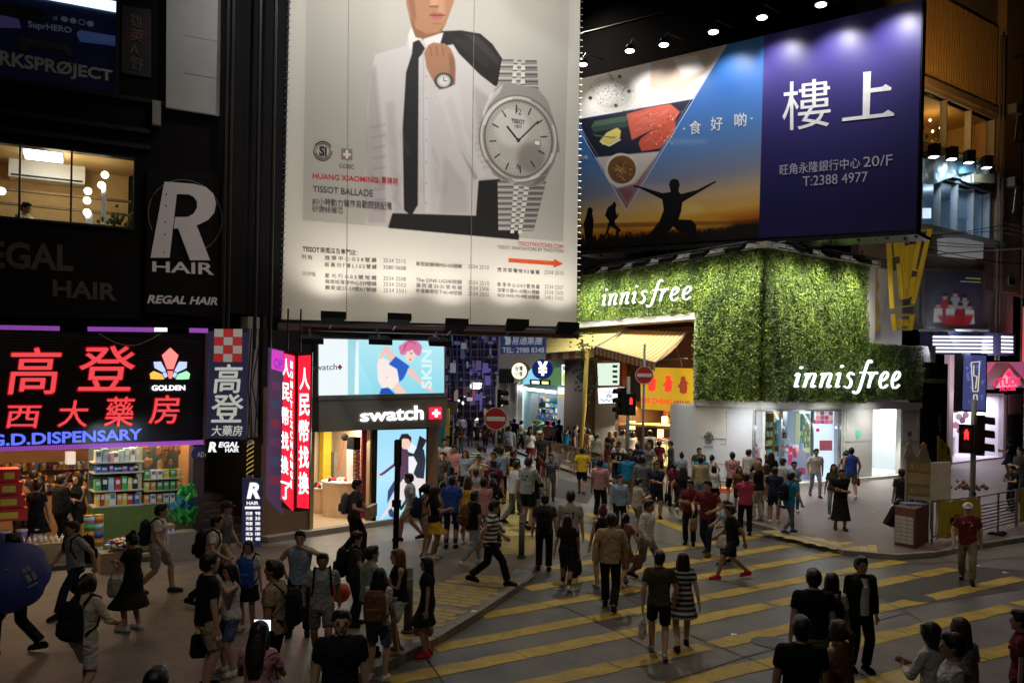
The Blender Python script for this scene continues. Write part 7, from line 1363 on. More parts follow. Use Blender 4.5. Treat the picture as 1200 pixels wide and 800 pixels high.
# ================================================================== PEOPLE
def V(*a):return Vector(a)
def cap(mb,a,b,r0,r1,n=12,flat=False):
 a,b=Vector(a),Vector(b);mb.tube([a,b],r0,n,0,r1)
 if not flat:mb.ball(a,r0,n);mb.ball(b,r1,n)
def loft(mb,rings,M=None,n=18):
 """rings: (x, y, z, rx, ry)"""
 vs=[]
 for x,y,z,rx,ry in rings:
  for k in range(n):
   a=2*math.pi*k/n;p=V(x+rx*math.cos(a),y+ry*math.sin(a),z);vs.append(M@p if M else p)
 m=len(rings);fs=[(i*n+k,i*n+(k+1)%n,(i+1)*n+(k+1)%n,(i+1)*n+k) for i in range(m-1) for k in range(n)]
 mb.add(vs,fs+[tuple(range(n-1,-1,-1)),tuple((m-1)*n+k for k in range(n))])
def ik(a,c,l1,l2,pole):
 d=c-a;L=min(d.length,(l1+l2)*.999);u=d.normalized();c2=a+u*L
 x=(l1*l1-l2*l2+L*L)/(2*L);h=math.sqrt(max(0,l1*l1-x*x));w_=pole-u*pole.dot(u);w_.normalize()
 return a+u*x+w_*h,c2
POSES={
'stand':(0,1,0,(-.10,.02,.08),(.10,-.03,.08),(-.25,.03,.78),(.25,.06,.79)),
'walk':(.03,4,0,(-.09,.24,.085),(.09,-.28,.13),(-.25,-.10,.83),(.25,.18,.86)),
'stride':(.05,5,3,(-.08,.34,.09),(.08,-.36,.16),(-.25,-.18,.87),(.24,.26,.92)),
'phone':(0,2,16,(-.10,.05,.08),(.10,-.04,.08),(-.06,.30,1.12),(.07,.31,1.16)),
'akimbo':(0,1,4,(-.13,.02,.08),(.13,.04,.08),(-.10,.17,1.42),(.22,.05,1.0)),
'head':(0,0,-6,(-.09,.03,.08),(.09,.0,.08),(-.07,.26,1.15),(.16,.10,1.60)),
'cross':(0,2,0,(-.11,.05,.08),(.11,-.02,.08),(.08,.21,1.14),(-.08,.23,1.10)),
'carry':(.02,4,3,(-.09,.18,.08),(.09,-.22,.12),(-.20,.30,1.03),(.20,.30,1.02)),
'bend':(.10,42,20,(-.11,.05,.08),(.11,-.12,.08),(-.16,.55,.95),(.14,.55,.9)),
'sit':(.42,24,14,(-.14,.32,.08),(.14,.36,.08),(-.10,.42,.72),(.10,.44,.66)),
}
_bc={}
def skel(pose,sex):
 dr,lean,hp,fL,fR,hL,hR=POSES[pose];f=sex=='F';k={}
 zp=.90-dr;k['M']=Matrix.Translation((0,-.0,zp))@Matrix.Rotation(rad(-lean),4,'X')@Matrix.Translation((0,0,-.90))
 k['sw']=.145 if f else .172;k['hw']=.088;M=k['M']
 k['hip']=[V(-k['hw'],0,zp),V(k['hw'],0,zp)];k['sh']=[M@V(-k['sw'],0,1.37),M@V(k['sw'],0,1.37)]
 k['foot']=[Vector(fL),Vector(fR)];k['hand']=[Vector(hL),Vector(hR)];k['knee']=[];k['elb']=[]
 for i,s in ((0,-1),(1,1)):
  m,c=ik(k['hip'][i],k['foot'][i],.425,.42,V(s*.1,1,0));k['knee'].append(m);k['foot'][i]=c
  m,c=ik(k['sh'][i],k['hand'][i],.285,.25,V(s*.8,-.7,-.4));k['elb'].append(m);k['hand'][i]=c
 k['head']=M@V(0,.02,1.575);k['hp']=hp+lean*.3;k['zp']=zp;return k
def torso_rings(sex,e=0.0,z0=.84,z1=1.46):
 if sex=='F':r=[(.80,.150,.115),(.86,.168,.125),(.93,.170,.122),(1.02,.136,.102),(1.10,.124,.095),(1.20,.136,.108),(1.27,.150,.122),(1.34,.142,.104),(1.39,.118,.082),(1.43,.070,.060),(1.50,.045,.048)]
 else:r=[(.80,.150,.120),(.86,.163,.122),(.93,.163,.118),(1.02,.152,.112),(1.10,.152,.112),(1.20,.166,.118),(1.30,.178,.122),(1.36,.165,.106),(1.40,.132,.086),(1.44,.080,.066),(1.50,.055,.056)]
 out=[]
 for z,a,b in r:
  if z0-.001 <= z <= z1+.001:out.append((0,.01 if 1.1<z<1.32 else 0,z,a+e,b+e))
 return out
def remesh(mb,name,vox,ratio,sm=3):
 me=mb.mesh(name,M_BLACK);o=bpy.data.objects.new(name,me);COL.objects.link(o)
 m=o.modifiers.new('r','REMESH');m.mode='VOXEL';m.voxel_size=vox;m.use_smooth_shade=True
 if sm:q=o.modifiers.new('s','SMOOTH');q.factor=.5;q.iterations=sm
 q=o.modifiers.new('d','DECIMATE');q.ratio=ratio
 dg=bpy.context.evaluated_depsgraph_get();r=bpy.data.meshes.new_from_object(o.evaluated_get(dg));bpy.data.objects.remove(o);r.name=name;r.materials.clear();r.materials.append(None)
 r.polygons.foreach_set('use_smooth',[True]*len(r.polygons));return r
def part_mesh(kind,pose,sex):
 key=(kind,pose,sex)
 if key in _bc:return _bc[key]
 k=skel(pose,sex);M=k['M'];f=sex=='F';mb=MB();vox,ratio,sm=.014,.22,3
 leg=(.078,.054,.036) if f else (.080,.056,.040);arm=(.042,.034,.025) if f else (.050,.041,.029)
 if kind=='body':
  vox,ratio,sm=.0095,.16,2
  loft(mb,torso_rings(sex),M)
  cap(mb,M@V(0,0,1.42),M@V(0,.015,1.52),.052 if f else .058,.048 if f else .054)
  H=k['head'];RH=Matrix.Translation(H)@Matrix.Rotation(rad(-k['hp']),4,'X')@Matrix.Scale(1.1,4)
  b2=MB();b2.ball((0,0,.015),1,16,0,(.074,.092,.098));b2.ball((0,.018,-.035),1,14,0,(.058,.068,.078));b2.ball((0,.092,-.012),.013,8,0,(.9,1,1.7));b2.ball((-.074,-.005,-.005),.02,8,0,(.45,.8,1.3));b2.ball((.074,-.005,-.005),.02,8,0,(.45,.8,1.3));b2.ball((0,.076,-.052),.016,8,0,(1.5,.6,.5));b2.ball((0,.062,-.088),.02,8)
  mb.add([RH@Vector(v) for v in b2.v],b2.f)
  for i,s in ((0,-1),(1,1)):
   cap(mb,k['sh'][i],k['elb'][i],arm[0],arm[1]);cap(mb,k['elb'][i],k['hand'][i],arm[1],arm[2]);cap(mb,M@V(s*k['sw']*.5,0,1.395),k['sh'][i],.042,.05)
   cap(mb,k['hip'][i],k['knee'][i],leg[0],leg[1]);q=k['knee'][i].lerp(k['foot'][i],.3)+V(0,-.012,0);cap(mb,k['knee'][i],q,leg[1],leg[1]*1.02);cap(mb,q,k['foot'][i],leg[1],leg[2])
   ft=k['foot'][i];cap(mb,ft+V(0,-.03,-.03),ft+V(s*.02,.13,-.05),.035,.028)
   d=(k['hand'][i]-k['elb'][i]).normalized();w_=d.cross(V(s,0,0));w_=(w_ if w_.length>.1 else V(0,1,0)).normalized();nrm=d.cross(w_).normalized();h=k['hand'][i]
   pc=h+d*.05;cap(mb,h,h+d*.075+w_*.014,.022,.021);cap(mb,h,h+d*.075-w_*.018,.022,.020)
   for j,(o_,L) in enumerate(((.033,.066),(.011,.076),(-.012,.07),(-.034,.055))):
    a=h+d*.085+w_*o_;b=a+d*L*.55+nrm*(.006*-s);c=b+d*L*.4+nrm*(.022*-s);cap(mb,a,b,.0095,.0088,8);cap(mb,b,c,.0088,.0075,8)
   a=h+d*.03+w_*.026;cap(mb,a,a+d*.03+w_*.032,.012,.0105,8);cap(mb,a+d*.03+w_*.032,a+d*.06+w_*.038,.0105,.009,8)
 elif kind in ('tee','long','tank','jacket'):
  e=.016 if kind != 'jacket' else .032;z0=.84 if not f or kind in ('long','jacket') else .86;r=torso_rings(sex,e,.86,1.42);r=[(0,0,z0,r[0][3]+.004,r[0][4]+.006)]+r+[(0,0,1.448,.078,.07)];loft(mb,r,M)
  if kind != 'tank':
   for i,s in ((0,-1),(1,1)):
    cap(mb,M@V(s*k['sw']*.5,0,1.39),k['sh'][i],.05,.06);S0=k['sh'][i];E0=k['elb'][i]
    if kind=='tee':mb.tube([S0,S0.lerp(E0,.62)],arm[0]+.018,12,0,arm[1]+.026)
    else:cap(mb,S0,E0,arm[0]+.018,arm[1]+.017);mb.tube([E0,E0.lerp(k['hand'][i],.93)],arm[1]+.017,12,0,arm[2]+.015)
    mb.ball(S0,arm[0]+.017,12)
  else:
   for s in (-1,1):cap(mb,M@V(s*.10,.0,1.38),M@V(s*.085,.0,1.432),.045,.03)
 elif kind in ('trousers','shorts','jeans'):
  r=torso_rings(sex,.008,.80,.93);r.append((0,0,.985,r[-1][3]-.012,r[-1][4]-.01));M2=Matrix.Translation((0,0,k['zp']-.90)) if pose != 'sit' else M;loft(mb,[(a,b,z-.0,c*.98,d) for a,b,z,c,d in r],M2)
  wd=.018 if kind=='trousers' else .010
  for i in (0,1):
   H_,K_,F_=k['hip'][i],k['knee'][i],k['foot'][i];mb.ball(H_,leg[0]+wd,12)
   if kind=='shorts':mb.tube([H_,H_.lerp(K_,.86)],leg[0]+.018,14,0,leg[1]+.032)
   else:cap(mb,H_,K_,leg[0]+wd,leg[1]+wd);mb.tube([K_,F_+(K_-F_).normalized()*.03],leg[1]+wd,12,0,leg[2]+wd+(.012 if kind=='trousers' else 0))
 elif kind in ('skirt','dress','widedress','longdress'):
  mid=(k['knee'][0]+k['knee'][1])/2;sp=abs(k['knee'][0].y-k['knee'][1].y)/2;zt=k['zp'];zb={'skirt':.60,'dress':.56,'widedress':.42,'longdress':.28}[kind];ex={'skirt':.05,'widedress':.15}.get(kind,.07)
  r=[(0,mid.y*.8,zb,.19+ex,.155+sp*.8+ex),(0,mid.y*.5,(zb+zt)/2,.185+ex*.4,.15+sp*.4),(0,0,zt,.178,.135),(0,0,zt+.10,.145 if f else .165,.115)];loft(mb,r)
  if kind != 'skirt':
   q=torso_rings(sex,.016,.93,1.42)+[(0,0,1.44,.078,.07)];loft(mb,q,M)
   for i,s in ((0,-1),(1,1)):mb.ball(k['sh'][i],arm[0]+.017,12);mb.tube([k['sh'][i],k['sh'][i].lerp(k['elb'][i],.5)],arm[0]+.016,12,0,arm[1]+.026);cap(mb,M@V(s*.09,0,1.395),k['sh'][i],.055,.058)
 elif kind in ('shoe0','shoe1'):
  for i,s in (((0,-1),) if kind=='shoe0' else ((1,1),)):
   ft=k['foot'][i];lift=max(0,ft.z-.085)*1.6;h=ft+V(0,-.045,-.035);tt=ft+V(s*.02,.15,-.045-lift*.5);cap(mb,h,ft+V(0,.05,-.028),.042,.044);cap(mb,ft+V(0,.05,-.03),tt,.044,.036);mb.tube([ft+V(0,0,-.03),ft+V(0,-.005,.02)],.045,12)
   mb.add([(p.x,p.y,p.z) for p in [h+V(-.04,-.03,-.04),h+V(.04,-.03,-.04),tt+V(.042,.03,-.034),tt+V(-.042,.03,-.034),h+V(-.04,-.03,-.01),h+V(.04,-.03,-.01),tt+V(.042,.03,-.008),tt+V(-.042,.03,-.008)]],[(0,1,2,3),(7,6,5,4),(0,4,5,1),(1,5,6,2),(2,6,7,3),(3,7,4,0)])
  vox,ratio=.011,.3
 m=remesh(mb,kind,vox,ratio,sm);_bc[key]=m;return m
def hair_mesh(style):
 if ('hair',style) in _bc:return _bc[('hair',style)]
 mb=MB();mb.ball((0,-.016,.034),1,16,0,(.086,.100,.092));mb.ball((0,-.04,-.005),1,14,0,(.082,.078,.085))
 if style != 'bald':
  for k in range(9):a=rad(-60+15*k);mb.ball((.06*math.sin(a),.055+.012*math.cos(a*2)-abs(.05*math.sin(a)),.075+.01*math.cos(k*2.)),.026,8)
 if style=='short':mb.ball((0,.03,.098),1,10,0,(.06,.06,.03))
 if style in ('long','tail','bob'):
  mb.ball((-.07,-.005,-.01),1,10,0,(.02,.055,.09));mb.ball((.07,-.005,-.01),1,10,0,(.02,.055,.09))
 if style=='long':loft(mb,[(0,-.075,-.36,.05,.02),(0,-.085,-.28,.085,.035),(0,-.075,-.15,.095,.045),(0,-.05,-.04,.088,.07),(0,-.03,.05,.085,.08)]);cap(mb,(-.075,.0,-.02),(-.09,.0,-.2),.026,.02);cap(mb,(.075,.0,-.02),(.09,.0,-.2),.026,.02)
 if style=='bob':loft(mb,[(0,-.03,-.145,.086,.066),(0,-.03,-.06,.095,.082),(0,-.02,.05,.088,.09)])
 if style=='tail':cap(mb,(0,-.10,.05),(0,-.15,0),.03,.035);cap(mb,(0,-.15,0),(0,-.13,-.22),.035,.014)
 if style=='bun':mb.ball((0,-.07,.12),.045,12)
 m=remesh(mb,'hair',.011,.3,2);_bc[('hair',style)]=m;return m
PC=dict(w=(.62,.62,.60),lg=(.36,.37,.38),g=(.16,.165,.17),dg=(.05,.052,.055),k=(.012,.012,.014),n=(.02,.028,.06),b=(.03,.08,.38),lb=(.28,.38,.50),dn=(.09,.13,.22),ld=(.28,.34,.42),bg=(.42,.34,.22),kh=(.22,.19,.12),m=(.14,.02,.03),p=(.55,.28,.30),pk=(.45,.06,.12),o=(.06,.06,.04),y=(.62,.44,.03),c=(.55,.50,.38),r=(.45,.03,.03),br=(.16,.075,.04),t=(.02,.22,.42),lv=(.35,.30,.45),tn=(.36,.27,.19),gy=(.30,.33,.30),gr=(.05,.25,.06))
def cloth(c):
 nm='cloth_'+c
 if nm in MATS:return MATS[nm]
 if '@' in c:
  a,b=c.split('@');base=cloth(a);m=base.copy();m.name=nm;t=m.node_tree;bs=t.nodes['Principled BSDF'];L=t.links.new;src=bs.inputs['Base Color'].links[0].from_socket
  tc=t.nodes.new('ShaderNodeTexCoord');sp=t.nodes.new('ShaderNodeSeparateXYZ');L(tc.outputs['Object'],sp.inputs[0]);vo=t.nodes.new('ShaderNodeTexVoronoi');vo.inputs['Scale'].default_value=17;L(tc.outputs['Object'],vo.inputs[0])
  def M_(op,x,y):
   n_=t.nodes.new('ShaderNodeMath');n_.operation=op
   for i_,q_ in enumerate((x,y)):
    if isinstance(q_,(int,float)):n_.inputs[i_].default_value=q_
    else:L(q_,n_.inputs[i_])
   return n_.outputs[0]
  mk=M_('MULTIPLY',M_('LESS_THAN',M_('ABSOLUTE',sp.outputs[0],0),.085),M_('MULTIPLY',M_('LESS_THAN',M_('ABSOLUTE',M_('SUBTRACT',sp.outputs[2],1.22),0),.075),M_('LESS_THAN',vo.outputs['Distance'],.42)))
  mx=t.nodes.new('ShaderNodeMix');mx.data_type='RGBA';L(mk,mx.inputs[0]);L(src,mx.inputs[6]);mx.inputs[7].default_value=(*PC[b],1);L(mx.outputs[2],bs.inputs['Base Color']);MATS[nm]=m;return m
 if '*' not in c and '#' not in c:
  m=mat(nm,PC[c],.85,vary=.3,scale=7,bump=1,spec=.15);t=m.node_tree
  for n_ in t.nodes:
   if n_.type=='BUMP':n_.inputs['Distance'].default_value=.07
   if n_.type=='TEX_NOISE':n_.inputs['Distortion'].default_value=1.2
  return m
 pat='*' if '*' in c else '#';a,b=c.split(pat);m=bpy.data.materials.new(nm);m.use_nodes=True;t=m.node_tree;bs=t.nodes['Principled BSDF'];bs.inputs['Roughness'].default_value=.85;L=t.links.new
 tc=t.nodes.new('ShaderNodeTexCoord');prev=None
 for ax,on in (('Z',True),('X',pat=='#')):
  if not on:continue
  wv=t.nodes.new('ShaderNodeTexWave');wv.wave_type='BANDS';wv.bands_direction=ax;wv.inputs['Scale'].default_value=3.6 if pat=='*' else 5.5;L(tc.outputs['Object'],wv.inputs[0])
  if prev:ad=t.nodes.new('ShaderNodeMath');ad.operation='MULTIPLY';L(prev,ad.inputs[0]);L(wv.outputs['Fac'],ad.inputs[1]);prev=ad.outputs[0]
  else:prev=wv.outputs['Fac']
 mx=t.nodes.new('ShaderNodeMix');mx.data_type='RGBA';mx.inputs[6].default_value=(*PC[a],1);mx.inputs[7].default_value=(*PC[b],1)
 rp=t.nodes.new('ShaderNodeValToRGB');rp.color_ramp.elements[0].position=.3 if pat=='#' else .45;rp.color_ramp.elements[1].position=.45 if pat=='#' else .6;L(prev,rp.inputs[0]);L(rp.outputs[0],mx.inputs[0]);L(mx.outputs[2],bs.inputs['Base Color']);MATS[nm]=m;return m
SKINS=[mat('skin_%d'%i,c,.55,vary=.08,scale=12,bump=.1,spec=.3) for i,c in enumerate([(.40,.23,.15),(.46,.28,.19),(.33,.18,.115),(.50,.32,.23)])]
HAIRS=dict(k=mat('hair_black',(.010,.008,.008),.45,vary=.4,scale=25,bump=.6),b=mat('hair_brown',(.05,.024,.012),.5,vary=.4,scale=25,bump=.6),r=mat('hair_auburn',(.16,.05,.02),.5,vary=.4,scale=25),m=mat('hair_maroon',(.10,.02,.025),.5,vary=.4,scale=25),g=mat('hair_grey',(.2,.19,.18),.6),l=mat('hair_tan',(.3,.2,.1),.5))
M_EYE=mat('eye_dark',(.015,.01,.01),.2,vary=0);M_LIP=mat('lip',(.30,.09,.07),.5,vary=0)
_fc={}
def face_meshes():
 if _fc:return _fc
 e=MB();e.ball((-.031,.083,.006),1,8,0,(.012,.008,.0055));e.ball((.031,.083,.006),1,8,0,(.012,.008,.0055));e.ball((-.032,.084,.026),1,8,0,(.017,.006,.0035));e.ball((.032,.084,.026),1,8,0,(.017,.006,.0035))
 l=MB();l.ball((0,.086,-.05),1,8,0,(.021,.006,.0055));_fc['e']=e.mesh('eyes',M_EYE,smooth=True);_fc['l']=l.mesh('mouth',M_LIP,smooth=True);return _fc
def add(name,me,m,parent):
 o=bpy.data.objects.new(name,me);COL.objects.link(o);o.parent=parent
 if m is not None and len(o.material_slots):o.material_slots[0].link='OBJECT';o.material_slots[0].material=m
 return o
TOPN=dict(tee='shirt',long='long_sleeved_shirt',tank='vest_top',jacket='jacket');BOTN=dict(trousers='trousers',jeans='jeans',shorts='shorts',skirt='skirt',dress='dress',widedress='dress',longdress='long_dress')
def person(label,loc,hd,h,sex,pose,hair,top,bot,shoe='k',group=None,mirror=False,skin=None):
 k=skel(pose,sex);sc=h/1.70;root=thing('person',label,'person',loc,group);root.rotation_euler=(0,0,rad(-hd));root.scale=(sc*(-1 if mirror else 1)*R.uniform(1.02,1.1),sc*R.uniform(1.0,1.1),sc)
 sk=SKINS[skin if skin is not None else R.randrange(4)];add('body',part_mesh('body',pose,sex),sk,root)
 hs,hc=hair.split('.');q=add('hair',hair_mesh('short' if hs in ('cap',) else hs),HAIRS[hc],root);q.location=k['head'];q.rotation_euler=(rad(-k['hp']),0,0);q.scale=(1.1,)*3
 if hs=='cap':
  if ('cap',) not in _bc:
   mb=MB();mb.ball((0,-.01,.062),1,16,0,(.094,.108,.082));mb.prism([(.06*math.cos(a)*1.1,.08+.09*math.sin(a),.045) for a in np.linspace(0,math.pi,9)],(0,0,.008));_bc[('cap',)]=mb.mesh('cap',M_WHITE,smooth=True)
  q=add('cap',_bc[('cap',)],cloth('w' if hc != 'b' else 'dg'),root);q.location=k['head'];q.rotation_euler=(rad(-k['hp']),0,0);q.scale=(1.1,)*3
 fm=face_meshes()
 for nm,ky in (('eyes','e'),('mouth','l')):q=add(nm,fm[ky],None,root);q.location=k['head'];q.rotation_euler=(rad(-k['hp']),0,0);q.scale=(1.1,)*3
 if bot:
  bk_,bc_=bot.split(':');add(BOTN[bk_],part_mesh(bk_,pose,sex),cloth(bc_),root)
 if top:
  tk_,tc_=top.split(':');add(TOPN[tk_],part_mesh(tk_,pose,sex),cloth(tc_),root)
 for q in 'shoe0','shoe1':add('shoe',part_mesh(q,pose,sex),cloth(shoe),root)
 return root,k,sc
AT={'w':'@dg','k':'@lg','lg':'@n','g':'@k','m':'@c','t':'@w','gy':'@dg','p':'@w','dg':'@lg'}
def xf(root):return Matrix.LocRotScale(root.location,root.rotation_euler,root.scale)
def placed(name,label,cat,root,p,parts,group=None):
 """a carried thing: top-level, at point p of the carrier's frame; parts = [(name, MB, material)]"""
 M=xf(root);t=thing(name,label,cat,M@Vector(p),group);t.rotation_euler=root.rotation_euler
 for nm,mb,m in parts:o=bpy.data.objects.new(nm,mb.mesh(nm,m,smooth=False));COL.objects.link(o);o.parent=t
 return t
def backpack(root,k,col,label,front=False):
 M=k['M'];c=M@V(0,-.215,1.17);b=MB();loft(b,[(0,0,-.24,.12,.05),(0,0,-.22,.15,.085),(0,0,0,.16,.10),(0,0,.15,.145,.085),(0,0,.21,.10,.05)],None,16);p2=MB();loft(p2,[(0,-.10,-.18,.09,.03),(0,-.105,-.15,.115,.045),(0,-.10,-.02,.11,.04),(0,-.09,0,.08,.02)],None,14)
 s1=MB();lp=MB()
 parts=[('pack',b,cloth(col)),('front_pocket',p2,cloth(col))]
 for s in (-1,1):
  sb=MB();sb.tube([V(s*.09,.09,.16),V(s*.105,.21,.265),V(s*.115,.33,.20),V(s*.12,.35,.05),V(s*.14,.26,-.12),V(s*.13,.08,-.18)],.017,6);parts.append(('strap',sb,cloth('k')))
 lp.tube([V(-.03,0,.21),V(0,0,.245),V(.03,0,.21)],.008,5);parts.append(('loop',lp,cloth('k')))
 return placed('backpack',label,'backpack',root,c,parts)
def handbag(root,k,col,label,side=1,kind='bag',hgt=.30,drop=.32):
 i=1 if side>0 else 0;h=k['hand'][i];b=MB();w_=.16 if kind != 'tote' else .17;loft(b,[(0,0,-drop-hgt*.5,.13,.04),(0,0,-drop-hgt*.3,w_,.065),(0,0,-drop+hgt*.3,w_*.9,.05),(0,0,-drop+hgt*.5,w_*.8,.02)],None,14)
 s=MB();s.tube([V(-.1,0,-drop+hgt*.45),V(-.04,0,-.05),V(.0,0,.0),V(.04,0,-.05),V(.1,0,-drop+hgt*.45)],.009,6)
 t=placed({'tote':'tote_bag','plastic':'plastic_bag','paper':'paper_bag'}.get(kind,'handbag'),label,'bag',root,h+V(0,0,-.03),[('pouch',b,cloth(col)),('handle',s,cloth(col if kind != 'bag' else 'k'))]);t.rotation_euler=(0,0,root.rotation_euler[2]+1.4);return t
def phone(root,k,lit=True,label='phone held up by the person'):
 h=(k['hand'][0]+k['hand'][1])/2+V(0,.07,.06);b=MB();b.box((-.037,-.005,-.075),(.037,.005,.075));s=MB();s.box((-.033,-.0075,-.068),(.033,-.005,.068));t=placed('phone',label,'phone',root,h,[('case',b,M_BLACK),('screen',s,glow('phone_screen',(.65,.75,1),1.6) if lit else M_DARK)]);t.rotation_euler=(rad(-35),0,root.rotation_euler[2]);return t
def YH(px,yh,h):d=ray(px,yh);return (h-CAM_H)/d[2]
